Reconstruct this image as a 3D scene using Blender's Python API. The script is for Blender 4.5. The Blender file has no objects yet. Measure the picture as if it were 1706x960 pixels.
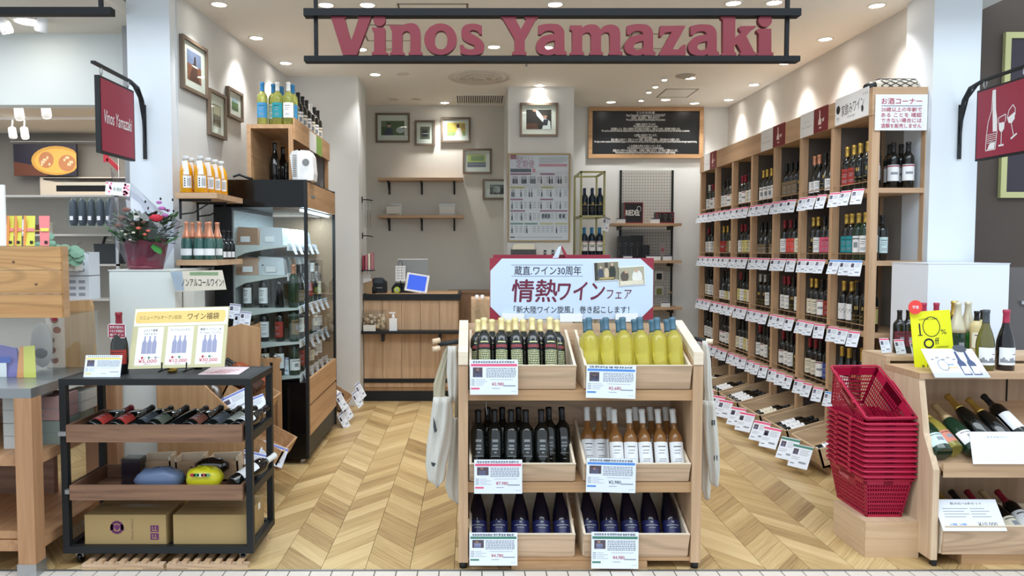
import bpy, math, random
from mathutils import Vector, Matrix
R = random.Random(7)
SC = bpy.context.scene
COL = SC.collection
PI = math.pi

# ---------------------------------------------------------------- camera
F = 1250.0
PITCH = math.radians(2.84)
CX, CZ = 785.0, 1.5
cam_d = bpy.data.cameras.new('camera')
cam = bpy.data.objects.new('camera', cam_d)
COL.objects.link(cam)
cam.location = (0, 0, CZ)
cam.rotation_euler = (PI/2 - PITCH, 0, 0)
cam_d.sensor_fit = 'HORIZONTAL'
cam_d.sensor_width = 36
cam_d.lens = 36*F/1706
cam_d.shift_x = (853-CX)/1706
cam_d.clip_end = 60
SC.camera = cam
# ---------------------------------------------------------------- world and light
w = bpy.data.worlds.new('mall_light')
SC.world = w
w.use_nodes = True
w.node_tree.nodes['Background'].inputs[0].default_value = (0.82, 0.92, 1.0, 1)
w.node_tree.nodes['Background'].inputs[1].default_value = 0.82
SC.view_settings.view_transform = 'Standard'
SC.view_settings.look = 'None'
SC.view_settings.gamma = 1
SC.view_settings.use_curve_mapping = False
SC.view_settings.exposure = 0.58
SPOT_W = 26.0
def area(name, loc, rot, sx, sy, e, col):
    d = bpy.data.lights.new(name, 'AREA'); d.shape = 'RECTANGLE'; d.size = sx; d.size_y = sy
    d.energy = e; d.color = col
    o = bpy.data.objects.new(name, d); COL.objects.link(o); o.location = loc; o.rotation_euler = rot
area('mall_ceiling_panel', (0.4, 1.6, 4.3), (math.radians(14), 0, 0), 7, 1.6, 125, (0.86, 0.94, 1.0))

# ---------------------------------------------------------------- helpers
def at(px, py, Y):
    u = (px-CX)/F; v = (480-py)/F
    t = Y/(math.cos(PITCH)+v*math.sin(PITCH))
    return Vector((u*t, Y, CZ+t*(-math.sin(PITCH)+v*math.cos(PITCH))))
def onz(px, py, z):
    u = (px-CX)/F; v = (480-py)/F
    t = (z-CZ)/(-math.sin(PITCH)+v*math.cos(PITCH))
    return Vector((u*t, t*(math.cos(PITCH)+v*math.sin(PITCH)), z))

def s2l(c):
    return tuple(((x/255)/12.92 if x/255 <= .04045 else ((x/255+.055)/1.055)**2.4) for x in c)
MATS = {}
def mat(name, rgb=(200, 200, 200), rough=.6, metal=0, emit=0, trans=0, ior=1.45, coat=0, noise=0, alpha=1, spec=.5):
    if name in MATS: return MATS[name]
    m = bpy.data.materials.new(name); MATS[name] = m
    m.use_nodes = True
    nt = m.node_tree; b = nt.nodes['Principled BSDF']
    c = s2l(rgb)
    b.inputs['Base Color'].default_value = (*c, 1)
    b.inputs['Roughness'].default_value = rough
    b.inputs['Metallic'].default_value = metal
    b.inputs['Transmission Weight'].default_value = trans
    b.inputs['IOR'].default_value = ior
    b.inputs['Coat Weight'].default_value = coat
    b.inputs['Specular IOR Level'].default_value = spec
    b.inputs['Alpha'].default_value = alpha
    if emit:
        b.inputs['Emission Color'].default_value = (*c, 1)
        b.inputs['Emission Strength'].default_value = emit
    if noise:
        tc = nt.nodes.new('ShaderNodeTexCoord'); n = nt.nodes.new('ShaderNodeTexNoise')
        n.inputs['Scale'].default_value = 9; n.inputs['Detail'].default_value = 5
        r = nt.nodes.new('ShaderNodeMix'); r.data_type = 'RGBA'
        r.inputs[6].default_value = (*[x*(1-noise) for x in c], 1)
        r.inputs[7].default_value = (*[min(1, x*(1+noise)) for x in c], 1)
        nt.links.new(tc.outputs['Object'], n.inputs['Vector'])
        nt.links.new(n.outputs['Fac'], r.inputs[0]); nt.links.new(r.outputs[2], b.inputs['Base Color'])
    return m
def wood(name, a, b_, axis=0, dens=1.0, rough=.5, rings=False):
    if name in MATS: return MATS[name]
    m = bpy.data.materials.new(name); MATS[name] = m
    m.use_nodes = True; nt = m.node_tree; L = nt.links.new
    b = nt.nodes['Principled BSDF']; b.inputs['Roughness'].default_value = rough
    tc = nt.nodes.new('ShaderNodeTexCoord'); mp = nt.nodes.new('ShaderNodeMapping')
    sc = [26*dens]*3; sc[axis] = 1.3*dens
    mp.inputs['Scale'].default_value = sc
    oi = nt.nodes.new('ShaderNodeObjectInfo'); ad = nt.nodes.new('ShaderNodeVectorMath'); ad.operation = 'ADD'
    L(tc.outputs['Object'], ad.inputs[0]); L(oi.outputs['Location'], ad.inputs[1])
    L(ad.outputs[0], mp.inputs[0])
    n = nt.nodes.new('ShaderNodeTexNoise'); n.inputs['Scale'].default_value = 1.0; n.inputs['Detail'].default_value = 6
    n.inputs['Roughness'].default_value = .6; n.inputs['Distortion'].default_value = .6
    L(mp.outputs[0], n.inputs['Vector'])
    cr = nt.nodes.new('ShaderNodeValToRGB')
    cr.color_ramp.elements[0].position = .32; cr.color_ramp.elements[1].position = .68
    cr.color_ramp.elements[0].color = (*s2l(b_), 1); cr.color_ramp.elements[1].color = (*s2l(a), 1)
    L(n.outputs['Fac'], cr.inputs[0])
    if rings:
        mp2 = nt.nodes.new('ShaderNodeMapping'); s2 = [9.0]*3; s2[axis] = .9; mp2.inputs['Scale'].default_value = s2
        L(ad.outputs[0], mp2.inputs[0])
        wv = nt.nodes.new('ShaderNodeTexNoise'); wv.inputs['Scale'].default_value = .8; wv.inputs['Detail'].default_value = 0
        L(mp2.outputs[0], wv.inputs['Vector'])
        ml = nt.nodes.new('ShaderNodeMath'); ml.operation = 'MULTIPLY'; ml.inputs[1].default_value = 70
        L(wv.outputs['Fac'], ml.inputs[0])
        sn = nt.nodes.new('ShaderNodeMath'); sn.operation = 'SINE'; L(ml.outputs[0], sn.inputs[0])
        mr = nt.nodes.new('ShaderNodeMapRange'); mr.inputs[1].default_value = .2; mr.inputs[2].default_value = 1
        mr.inputs[3].default_value = 0; mr.inputs[4].default_value = .35; L(sn.outputs[0], mr.inputs[0])
        mx = nt.nodes.new('ShaderNodeMix'); mx.data_type = 'RGBA'; L(mr.outputs[0], mx.inputs[0])
        L(cr.outputs[0], mx.inputs[6]); mx.inputs[7].default_value = (*s2l([x*.72 for x in b_]), 1)
        L(mx.outputs[2], b.inputs['Base Color'])
    else:
        L(cr.outputs[0], b.inputs['Base Color'])
    bp = nt.nodes.new('ShaderNodeBump'); bp.inputs['Strength'].default_value = .08; bp.inputs['Distance'].default_value = .002
    L(n.outputs['Fac'], bp.inputs['Height']); L(bp.outputs[0], b.inputs['Normal'])
    return m
def clear(name, rgb=(235, 245, 245), fac=.10, rough=.03):
    """thin clear sheet: transparent with a little gloss"""
    if name in MATS: return MATS[name]
    m = bpy.data.materials.new(name); MATS[name] = m
    m.use_nodes = True; nt = m.node_tree; nt.nodes.clear()
    o = nt.nodes.new('ShaderNodeOutputMaterial'); mx = nt.nodes.new('ShaderNodeMixShader')
    t = nt.nodes.new('ShaderNodeBsdfTransparent'); g = nt.nodes.new('ShaderNodeBsdfGlossy'); f = nt.nodes.new('ShaderNodeLayerWeight')
    f.inputs['Blend'].default_value = .5
    pw = nt.nodes.new('ShaderNodeMath'); pw.operation = 'POWER'; pw.inputs[1].default_value = 4.0
    ma = nt.nodes.new('ShaderNodeMath'); ma.operation = 'MULTIPLY_ADD'; ma.inputs[1].default_value = .5; ma.inputs[2].default_value = fac; ma.use_clamp = True
    nt.links.new(f.outputs['Facing'], pw.inputs[0]); nt.links.new(pw.outputs[0], ma.inputs[0])
    t.inputs[0].default_value = (*s2l(rgb), 1); g.inputs['Roughness'].default_value = rough
    nt.links.new(ma.outputs[0], mx.inputs[0]); nt.links.new(t.outputs[0], mx.inputs[1]); nt.links.new(g.outputs[0], mx.inputs[2])
    nt.links.new(mx.outputs[0], o.inputs[0])
    return m

class MB:
    def __init__(s): s.v = []; s.f = []; s.m = []; s.s = []; s.T = Matrix.Identity(4)
    def P(s, *ps):
        i = len(s.v)
        for p in ps: s.v.append(tuple(s.T @ Vector(p)))
        return i
    def face(s, idx, m=0, sm=False): s.f.append(tuple(idx)); s.m.append(m); s.s.append(sm)
    def poly(s, pts, m=0):
        i = s.P(*pts); s.face(range(i, i+len(pts)), m)
        return s
    def box(s, x0, y0, z0, x1, y1, z1, m=0):
        i = s.P((x0,y0,z0),(x1,y0,z0),(x1,y1,z0),(x0,y1,z0),(x0,y0,z1),(x1,y0,z1),(x1,y1,z1),(x0,y1,z1))
        for q in ((0,3,2,1),(4,5,6,7),(0,1,5,4),(1,2,6,5),(2,3,7,6),(3,0,4,7)): s.face([i+k for k in q], m)
        return s
    def hexa(s, b, t, m=0):
        """b, t: four corners each, same winding"""
        i = s.P(*b, *t)
        for q in ((0,3,2,1),(4,5,6,7),(0,1,5,4),(1,2,6,5),(2,3,7,6),(3,0,4,7)): s.face([i+k for k in q], m)
        return s
    def prism(s, pts, axis, a, b, m=0):
        """extrude a 2D outline along an axis from a to b"""
        def mk(p, h):
            l = list(p); l.insert(axis, h); return tuple(l)
        n = len(pts); i = s.P(*[mk(p, a) for p in pts], *[mk(p, b) for p in pts])
        s.face(range(i, i+n), m); s.face(range(i+2*n-1, i+n-1, -1), m)
        for k in range(n): s.face((i+k, i+(k+1) % n, i+n+(k+1) % n, i+n+k), m)
        return s
    def tube(s, pts, r, n=8, m=0, closed=False):
        pts = [Vector(p) for p in pts]; N = len(pts); rings = []
        for k, p in enumerate(pts):
            a = pts[k-1] if (k or closed) else p; b = pts[(k+1) % N] if (k < N-1 or closed) else p
            d = (b-a).normalized(); up = Vector((0, 0, 1)) if abs(d.z) < .95 else Vector((1, 0, 0))
            x = d.cross(up).normalized(); y = d.cross(x)
            rr = r[k] if isinstance(r, (list, tuple)) else r
            rings.append(s.P(*[p+(x*math.cos(2*PI*j/n)+y*math.sin(2*PI*j/n))*rr for j in range(n)]))
        for k in range(N if closed else N-1):
            a, b = rings[k], rings[(k+1) % N]
            for j in range(n): s.face((a+j, a+(j+1) % n, b+(j+1) % n, b+j), m, True)
        if not closed:
            s.face([rings[0]+j for j in range(n)], m); s.face([rings[-1]+n-1-j for j in range(n)], m)
        return s
    def lathe(s, prof, n=16, m=0, c=(0, 0, 0), cap=True, smooth=True):
        rings = [s.P(*[(c[0]+r*math.cos(2*PI*j/n), c[1]+r*math.sin(2*PI*j/n), c[2]+z) for j in range(n)]) for r, z in prof]
        for a, b in zip(rings, rings[1:]):
            for j in range(n): s.face((a+j, a+(j+1) % n, b+(j+1) % n, b+j), m, smooth)
        if cap:
            s.face([rings[0]+n-1-j for j in range(n)], m); s.face([rings[-1]+j for j in range(n)], m)
        return s
    def patch(s, r, a0, a1, z0, z1, n=10, m=0, r1=None):
        """bit of a cylinder; angle 0 faces -Y"""
        r1 = r if r1 is None else r1
        i = s.P(*[q for k in range(n+1) for a in [a0+(a1-a0)*k/n] for q in ((r*math.sin(a), -r*math.cos(a), z0), (r1*math.sin(a), -r1*math.cos(a), z1))])
        for k in range(n): s.face((i+2*k, i+2*k+2, i+2*k+3, i+2*k+1), m, True)
        return s
    def ball(s, c, rx, ry, rz, n=12, m=0):
        k = max(4, n//2)
        prof = [(math.sin(PI*i/k), -math.cos(PI*i/k)) for i in range(k+1)]
        rings = [s.P(*[(c[0]+rx*max(r, .001)*math.cos(2*PI*j/n), c[1]+ry*max(r, .001)*math.sin(2*PI*j/n), c[2]+rz*z) for j in range(n)]) for r, z in prof]
        for a, b in zip(rings, rings[1:]):
            for j in range(n): s.face((a+j, a+(j+1) % n, b+(j+1) % n, b+j), m, True)
        return s
    def mesh(s, name, mats):
        me = bpy.data.meshes.new(name); me.from_pydata(s.v, [], s.f)
        me.polygons.foreach_set('material_index', s.m); me.polygons.foreach_set('use_smooth', s.s)
        for x in (mats if isinstance(mats, (list, tuple)) else [mats]): me.materials.append(x)
        me.update(); return me
    def build(s, name, mats, parent=None, loc=(0, 0, 0), rot=(0, 0, 0)):
        return put(name, s.mesh(name, mats), parent, loc, rot)
def put(name, me, parent=None, loc=(0, 0, 0), rot=(0, 0, 0), scale=None):
    o = bpy.data.objects.new(name, me); COL.objects.link(o)
    o.parent = parent; o.location = loc; o.rotation_euler = rot
    if scale: o.scale = scale
    return o
def tag(o, label, cat, group=None):
    o['label'] = label; o['category'] = cat
    if group: o['group'] = group
    return o
def thing(name, label, cat, loc=(0, 0, 0), rot=(0, 0, 0), group=None):
    return tag(put(name, None, None, loc, rot), label, cat, group)
def struct(o):
    o['kind'] = 'structure'; return o
def bx(*a, m=0): return MB().box(*a, m=m)

TXT = {}
def text(body, w, h, m, parent, loc, rot=(0, 0, 0), bold=0, name='lettering', extrude=0, shear=0):
    """flat lettering facing -Y, centred on loc, fitted into w x h"""
    key = (body, extrude, shear)
    if key not in TXT:
        c = bpy.data.curves.new('lettering', 'FONT'); c.body = body; c.resolution_u = 2; c.extrude = extrude; c.shear = shear
        o = bpy.data.objects.new('t', c); COL.objects.link(o)
        bpy.context.view_layer.update()
        me = bpy.data.meshes.new_from_object(o.evaluated_get(bpy.context.evaluated_depsgraph_get()))
        bpy.data.objects.remove(o); bpy.data.curves.remove(c)
        xs = [v.co.x for v in me.vertices]; ys = [v.co.y for v in me.vertices]
        x0, x1, y0, y1 = min(xs), max(xs), min(ys), max(ys)
        for v in me.vertices:
            x, y, z = v.co; v.co = (x-(x0+x1)/2, -z, y-(y0+y1)/2)
        TXT[key] = (me, x1-x0, y1-y0)
    me, W, H = TXT[key]; me = me.copy(); me.materials.clear(); me.materials.append(m)
    sx = w/W; sz = (h/H) if h else sx
    for v in me.vertices: v.co = (v.co.x*sx, v.co.y, v.co.z*sz)
    if bold:   # heavier strokes: the same outline laid down again a hair to each side
        d = bold*.9*(H*sz); vs = [v.co.copy() for v in me.vertices]; fs = [tuple(q.vertices) for q in me.polygons]; n = len(vs)
        V = []; Fc = []
        for i, (a, b) in enumerate(((-d, 0), (d, 0), (0, -d), (0, d), (0, 0))):
            V += [(q.x+a, q.y-.00002*i, q.z+b) for q in vs]; Fc += [tuple(k+n*i for k in q) for q in fs]
        me = bpy.data.meshes.new('lettering'); me.from_pydata(V, [], Fc); me.materials.append(m)
    return put(name, me, parent, loc, rot)

# ---------------------------------------------------------------- materials
WALL = mat('wall_paint', (214, 217, 217), .85, noise=.02)
CEIL = mat('ceiling_paint', (234, 234, 230), .9)
COLW = mat('column_paint', (222, 230, 238), .5)
GREYW = mat('grey_paint', (150, 152, 154), .7)
OAKX = wood('oak_x', (205, 172, 138), (180, 146, 114), 0)
OAKY = wood('oak_y', (205, 172, 138), (180, 146, 114), 1)
OAKZ = wood('oak_z', (205, 172, 138), (180, 146, 114), 2)
PINEX = wood('pine_x', (216, 188, 158), (188, 156, 126), 0, rings=True)
PINEY = wood('pine_y', (222, 198, 168), (196, 168, 138), 1)
PINEZ = wood('pine_z', (222, 198, 168), (196, 168, 138), 2)
PALE = wood('pale_wood', (236, 222, 200), (220, 202, 178), 0)
HONX = wood('honey_x', (196, 158, 118), (168, 130, 92), 0)
HONY = wood('honey_y', (196, 158, 118), (168, 130, 92), 1)
HONZ = wood('honey_z', (190, 152, 112), (166, 126, 88), 2)
WALN = wood('walnut', (146, 110, 86), (108, 78, 60), 0, dens=1.6)
WALNY = wood('walnut_y', (118, 84, 64), (84, 58, 44), 1, dens=1.6)
BLK = mat('black_metal', (20, 24, 27), .5)
SIGNB = mat('sign_bar', (9, 13, 17), .55, spec=.3)
BLKG = mat('black_gloss', (8, 9, 11), .14, coat=.1, spec=.35)
MAROON = mat('maroon', (142, 40, 58), .5)
MAR2 = mat('maroon_sign', (150, 44, 66), .45)
WHITE = mat('white_paper', (238, 240, 243), .6)
WHITEP = mat('white_plastic', (235, 237, 238), .35)
PAPERB = mat('cool_paper', (226, 234, 246), .45)
INK = mat('ink', (40, 36, 42), .6)
INKR = mat('ink_red', (176, 44, 62), .6)
INKP = mat('ink_plum', (104, 34, 58), .6)
GREYI = mat('ink_grey', (140, 146, 156), .6)
PINKB = mat('print_pink', (226, 92, 128), .6)
BLUEB = mat('print_blue', (84, 140, 214), .6)
GREENB = mat('print_green', (70, 128, 110), .6)
LILAC = mat('print_lilac', (150, 152, 180), .6)
CREAM = mat('cream_paper', (232, 226, 206), .6)
GOLD = mat('gold_foil', (205, 172, 88), .3, metal=.7)
GOLDP = mat('gold_paint', (150, 128, 86), .4, metal=.3)
FRAMEB = mat('frame_brown', (108, 94, 80), .45)
GLASSD = mat('dark_bottle', (14, 17, 16), .06, coat=.5)
GLASSG = mat('green_bottle', (22, 52, 36), .07, coat=.5)
CLEAR = clear('clear_acrylic', (250, 252, 252), .05)
CLEARG = clear('cabinet_glass', (248, 252, 252), .03, .02)
CANVAS = mat('canvas', (206, 204, 196), .9, noise=.04)
STEEL = mat('steel', (176, 178, 180), .35, metal=.8)
YEL = mat('yellow_card', (232, 236, 30), .55)
EMITW = mat('lamp_glow', (255, 246, 232), .5, emit=14)
TRIMW = mat('lamp_trim', (225, 222, 216), .5)

# ---------------------------------------------------------------- floor
X0F, SW, PDY, PP = -0.92, 0.21, 0.25, 0.17
FY0, FY1 = 3.465, 8.72
def floor_mat():
    m = bpy.data.materials.new('chevron_oak'); m.use_nodes = True; nt = m.node_tree; L = nt.links.new
    b = nt.nodes['Principled BSDF']; b.inputs['Roughness'].default_value = .38
    g = nt.nodes.new('ShaderNodeNewGeometry'); sp = nt.nodes.new('ShaderNodeSeparateXYZ'); L(g.outputs['Position'], sp.inputs[0])
    def M(op, a, b_=None, c=None):
        n = nt.nodes.new('ShaderNodeMath'); n.operation = op
        for i, x in enumerate((a, b_, c)):
            if x is None: continue
            if isinstance(x, (int, float)): n.inputs[i].default_value = x
            else: L(x, n.inputs[i])
        return n.outputs[0]
    xs = M('DIVIDE', M('SUBTRACT', sp.outputs[0], X0F), SW)
    s = M('FLOOR', xs); fx = M('SUBTRACT', xs, s)
    par = M('FLOORED_MODULO', s, 2.0)
    sgn = M('SUBTRACT', M('MULTIPLY', par, 2.0), 1.0)
    yy = M('SUBTRACT', sp.outputs[1], M('MULTIPLY', M('MULTIPLY', sgn, fx), PDY))
    q = M('DIVIDE', yy, PP); k = M('FLOOR', q)
    cb = nt.nodes.new('ShaderNodeCombineXYZ'); L(s, cb.inputs[0]); L(k, cb.inputs[1])
    wn = nt.nodes.new('ShaderNodeTexWhiteNoise'); wn.noise_dimensions = '2D'; L(cb.outputs[0], wn.inputs['Vector'])
    c2 = nt.nodes.new('ShaderNodeCombineXYZ'); L(M('MULTIPLY', fx, 1.1), c2.inputs[0]); L(M('MULTIPLY', q, 14.0), c2.inputs[1])
    L(M('ADD', M('MULTIPLY', s, 7.3), M('MULTIPLY', k, 3.1)), c2.inputs[2])
    n = nt.nodes.new('ShaderNodeTexNoise'); n.inputs['Scale'].default_value = 1.0; n.inputs['Detail'].default_value = 5; n.inputs['Distortion'].default_value = .8
    L(c2.outputs[0], n.inputs['Vector'])
    # each board is two or three narrower strips of tone
    c3 = nt.nodes.new('ShaderNodeCombineXYZ'); L(s, c3.inputs[0]); L(M('FLOOR', M('MULTIPLY', q, 2.0)), c3.inputs[1])
    w2 = nt.nodes.new('ShaderNodeTexWhiteNoise'); w2.noise_dimensions = '2D'; L(c3.outputs[0], w2.inputs['Vector'])
    tone = M('ADD', M('MULTIPLY', wn.outputs['Value'], .42), M('ADD', M('MULTIPLY', n.outputs['Fac'], .85), M('MULTIPLY', w2.outputs['Value'], .18)))
    cr = nt.nodes.new('ShaderNodeValToRGB'); e = cr.color_ramp.elements
    e[0].position = .25; e[0].color = (*s2l((112, 86, 52)), 1); e[1].position = 1.0; e[1].color = (*s2l((212, 186, 138)), 1)
    x = e.new(.5); x.color = (*s2l((162, 132, 88)), 1); x = e.new(.75); x.color = (*s2l((190, 162, 112)), 1)
    L(tone, cr.inputs[0]); L(cr.outputs[0], b.inputs['Base Color'])
    return m
FLOORM = floor_mat()
fl = struct(bx(-4.6, FY0, -.05, 4.6, 9.3, -.008).build('floor', mat('floor_base', (96, 70, 42), .7)))
def plank_pts(s, k):
    x0 = X0F+s*SW; sg = 1 if s % 2 else -1
    y0 = k*PP; y1 = y0+PP; g = .0012
    return [(x0+g, y0+g), (x0+SW-g, y0+sg*PDY+g), (x0+SW-g, y1+sg*PDY-g), (x0+g, y1-g)]
def clipy(pts, lo, hi):
    for lim, sgn in ((lo, 1), (hi, -1)):
        out = []
        for i in range(len(pts)):
            a, b = pts[i], pts[(i+1) % len(pts)]
            da, db = sgn*(a[1]-lim), sgn*(b[1]-lim)
            if da >= 0: out.append(a)
            if da*db < 0:
                t = da/(da-db); out.append((a[0]+(b[0]-a[0])*t, lim))
        pts = out
        if len(pts) < 3: return []
    return pts
cells = []
for s in range(-17, 20):
    for k in range(int(FY0/PP)-3, int(FY1/PP)+3):
        p = plank_pts(s, k); c = clipy(p, FY0, FY1)
        if len(c) >= 3:
            cx = sum(q[0] for q in c)/len(c); cy = sum(q[1] for q in c)/len(c)
            cells.append((cy if -2.1 < cx < 2.6 else cy+20, s, k, c, c == p, cx))
cells.sort(key=lambda t: t[0])
pm = {}
rest = MB()
for i, (d, s, k, c, full, cx) in enumerate(cells):
    if i < 296:
        x0 = X0F+s*SW
        if full and s % 2 not in pm:
            q = [(a-x0, b-k*PP) for a, b in c]; pm[s % 2] = MB().prism(q, 2, -.009, 0).mesh('plank', FLOORM)
        if full: put('plank', pm[s % 2], fl, (x0, k*PP, 0))
        else: MB().prism(c, 2, -.009, 0).build('plank', FLOORM, fl)
    else: rest.prism(c, 2, -.009, 0)
o = rest.build('plank_field', FLOORM, fl); o['kind'] = 'stuff'
# pale stone tiles of the mall walkway
walk = struct(bx(-5, -1.5, -.05, 5, FY0-.012, -.006).build('floor_walkway', mat('grout', (120, 112, 104), .8)))
TILE = mat('stone_tile', (214, 206, 196), .45, noise=.08)
tm = MB().prism([(.003, .003), (.097, .003), (.097, .194), (.003, .194)], 2, -.006, 0).mesh('tile', TILE)
for r in range(2):
    for i in range(56):
        put('tile', tm, walk, (-2.55+i*.1+r*.05, FY0-.214-r*.197, 0))
struct(bx(-5, FY0-.013, -.04, 5, FY0-.001, .001).build('trim_threshold', STEEL))

# ---------------------------------------------------------------- room shell
CH = 3.15
def wallx(y): return -1.743-.065*(7.21-y)
wl = MB().hexa([(wallx(4.9), 4.9, 0), (wallx(7.25), 7.25, 0), (wallx(7.25)-.2, 7.25, 0), (wallx(4.9)-.2, 4.9, 0)],
               [(wallx(4.9), 4.9, CH), (wallx(7.25), 7.25, CH), (wallx(7.25)-.2, 7.25, CH), (wallx(4.9)-.2, 4.9, CH)])
struct(wl.build('wall_left', WALL))
struct(bx(-2.0, 7.21, 0, -1.075, 7.72, CH).build('wall_left_return', WALL))
struct(bx(-2.4, 8.62, 0, .45, 8.75, CH).build('wall_back', mat('wall_back_paint', (208, 206, 198), .85, noise=.02)))
struct(bx(-2.45, 7.72, 0, -2.35, 8.62, CH).build('wall_back_side', WALL))
struct(bx(.372, 7.64, 0, 1.035, 8.9, CH).build('wall_pillar', WALL))
struct(bx(1.035, 8.72, 0, 3.2, 8.85, CH).build('wall_back_right', WALL))
struct(bx(2.955, 5.1, 0, 3.2, 8.72, CH).build('wall_right', mat('wall_right_paint', (210, 207, 202), .85, noise=.02)))
struct(bx(-2.35, 4.2, CH, 3.5, 9.2, CH+.08).build('ceiling', CEIL))
struct(bx(-2.17, 4.8, 0, wallx(4.8), 5.1, CH+.2).build('column_left', COLW))
struct(bx(-2.17-.012, 5.0, 0, -2.17, 5.6, CH+.2).build('trim_1', GREYW))
struct(bx(-2.30, 5.02, 0, -2.182, 5.6, CH+.2).build('wall_left_outer', GREYW))
struct(bx(2.915, 4.8, 0, 3.215, 5.1, CH+.2).build('column_right', COLW))
struct(bx(3.215, 5.25, 0, 6.5, 5.35, 4).build('wall_far_right', mat('brown_wall', (86, 76, 70), .8, noise=.05)))
# neighbouring shop behind the open left side
struct(bx(-6.5, 5.2, 2.50, -2.30, 5.32, 3.15).build('wall_soffit', mat('soffit_paint', (205, 212, 212), .8)))
struct(bx(-6.5, 3.9, 2.98, -2.17, 5.2, 3.06).build('ceiling_neighbour', mat('nceil', (214, 208, 196), .9)))
struct(bx(-6.5, 5.32, 2.82, -2.30, 8.6, 2.9).build('ceiling_neighbour_inner', mat('nceil2', (196, 186, 170), .9)))
struct(bx(-6.5, 8.5, 0, -2.40, 8.6, 2.82).build('wall_neighbour', mat('nwall', (128, 126, 122), .9)))
struct(bx(-6.6, 3.9, 0, -6.5, 8.6, 3.1).build('wall_neighbour_side', GREYW))
struct(bx(-4.8, 8.40, 2.0, -3.42, 8.5, 2.32).build('trim_2', mat('beige', (196, 186, 172), .8)))
struct(bx(-3.42, 8.1, 0, -2.4, 8.5, 2.82).build('wall_neighbour_return', mat('beige2', (206, 196, 180), .8)))

# ---------------------------------------------------------------- ceiling fittings
ring = MB().lathe([(.062, -.004), (.05, -.006), (.046, .0)], 20, 0, cap=False).lathe([(.062, -.004), (.062, .0)], 20, 0, cap=False).mesh('trim_ring', TRIMW)
lens = MB().lathe([(.046, -.002), (.046, .002)], 20, 0).mesh('lens', EMITW)
lensoff = MB().lathe([(.046, -.002), (.046, .002)], 20, 0).mesh('lens', mat('lamp_off', (200, 194, 184), .4))
def spot(parent, e, size, blend, aim=(0, 0, 0), col=(1, .97, .93), r=.035, z=-.03):
    d = bpy.data.lights.new('spot', 'SPOT'); d.energy = e; d.spot_size = math.radians(size); d.spot_blend = blend
    d.shadow_soft_size = r; d.color = col
    o = bpy.data.objects.new('lamp_beam', d); COL.objects.link(o); o.parent = parent; o.location = (0, 0, z); o.rotation_euler = aim
def downlight(px, py, label, on=1.0, size=96, cz=CH, sc=1.0):
    p = onz(px, py, cz)
    t = thing('recessed_downlight', label, 'ceiling light', (p.x, p.y, cz), group='recessed ceiling downlights')
    t.scale = (sc, sc, 1)
    put('trim_ring', ring, t); put('lens', lens if on else lensoff, t)
    if on: spot(t, SPOT_W*on, size, .9)
DL = [
 (365, 7, 'lit round downlight above the large vineyard picture on the side wall', 1.0),
 (427, 63, 'lit round downlight above the two small pictures on the side wall', 1.0),
 (476, 105, 'lit round downlight above the white wine bottles on the crate cabinet', 1.0),
 (543, 8, 'lit round downlight behind the hanger rod by the letter V', .8),
 (612, 8, 'lit round downlight above the first dotted letter of the shop sign', .8),
 (601, 82, 'lit round downlight seen between the V and the i of the shop sign', .9),
 (649, 82, 'lit round downlight seen between the i and the n of the shop sign', .0),
 (823, 78, 'lit round downlight seen in the gap between the two sign words', 1.1),
 (911, 79, 'lit round downlight seen through the first letter a of the sign', .9),
 (925, 7, 'lit round downlight above the first letter a of the sign', .8),
 (1222, 5, 'lit round downlight above the letter k of the sign', .8),
 (1290, 4, 'lit round downlight above the last letter i of the sign', .8),
 (1461, 9, 'lit round downlight near the entrance above the front of the bottle shelves', 1.0),
 (1375, 65, 'lit round downlight above the home drinking banner of the bottle shelves', 1.0),
 (1308, 105, 'lit round downlight under the end of the lower sign bar', 1.0),
 (1256, 141, 'lit round downlight above the middle of the bottle shelves', .9),
 (1214, 166, 'lit round downlight above the far end of the bottle shelves', .8),
 (625, 124, 'lit round downlight nearest the corner of the white wall block', 1.0),
 (671, 123, 'twin small round downlight beside the corner downlight', .0),
 (899, 142, 'lit round downlight over the framed picture on the pillar', 1.1),
 (741, 171, 'lit round downlight by the grille over the back wall pictures', 1.3),
 (694, 165, 'small unlit downlight left of the grille over the back wall', .0),
 (655, 165, 'small unlit downlight nearest the back wall corner', .0),
 (1018, 170, 'lit round downlight over the left part of the black notice board', .9),
 (1109, 166, 'lit round downlight between the hatch and the black notice board', .5),
 (1157, 172, 'lit round downlight over the right end of the black notice board', .9),
 (1150, 130, 'lit round downlight beside the round smoke detector', .8),
]
for px, py, lab, on in DL: downlight(px, py, lab, on)
# small spot heads in a recessed slot
for i, (px, py) in enumerate([(1107, 130), (1092, 142), (1081, 151), (1068, 165)]):
    p = onz(px, py, CH)
    t = thing('spot_head', ['small tilted ceiling spot nearest the sign', 'small tilted ceiling spot, second behind the sign', 'small tilted ceiling spot, third behind the sign', 'small tilted ceiling spot nearest the notice board'][i], 'ceiling light', tuple(p), group='small spots in the ceiling slot')
    MB().lathe([(.03, -.02), (.034, .0)], 12, 0).build('housing', TRIMW, t)
    MB().lathe([(.022, -.024), (.022, -.019)], 12, 0).build('lens', EMITW, t)
# air diffuser
p = onz(799, 129, CH)
t = thing('air_diffuser', 'round white air diffuser of concentric rings in the shop ceiling', 'diffuser', (p.x, p.y, CH))
for i, r in enumerate((.30, .22, .145, .07)):
    MB().lathe([(r, 0), (r, -.006-.006*i), (r-.02, -.012-.006*i), (r-.045, -.004)], 40, 0, cap=False).build('ring', mat('diffuser', (205, 200, 192), .6), t)
MB().lathe([(.0001, -.02), (.05, -.02), (.05, 0)], 24).build('centre_disc', MATS['diffuser'], t)
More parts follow.
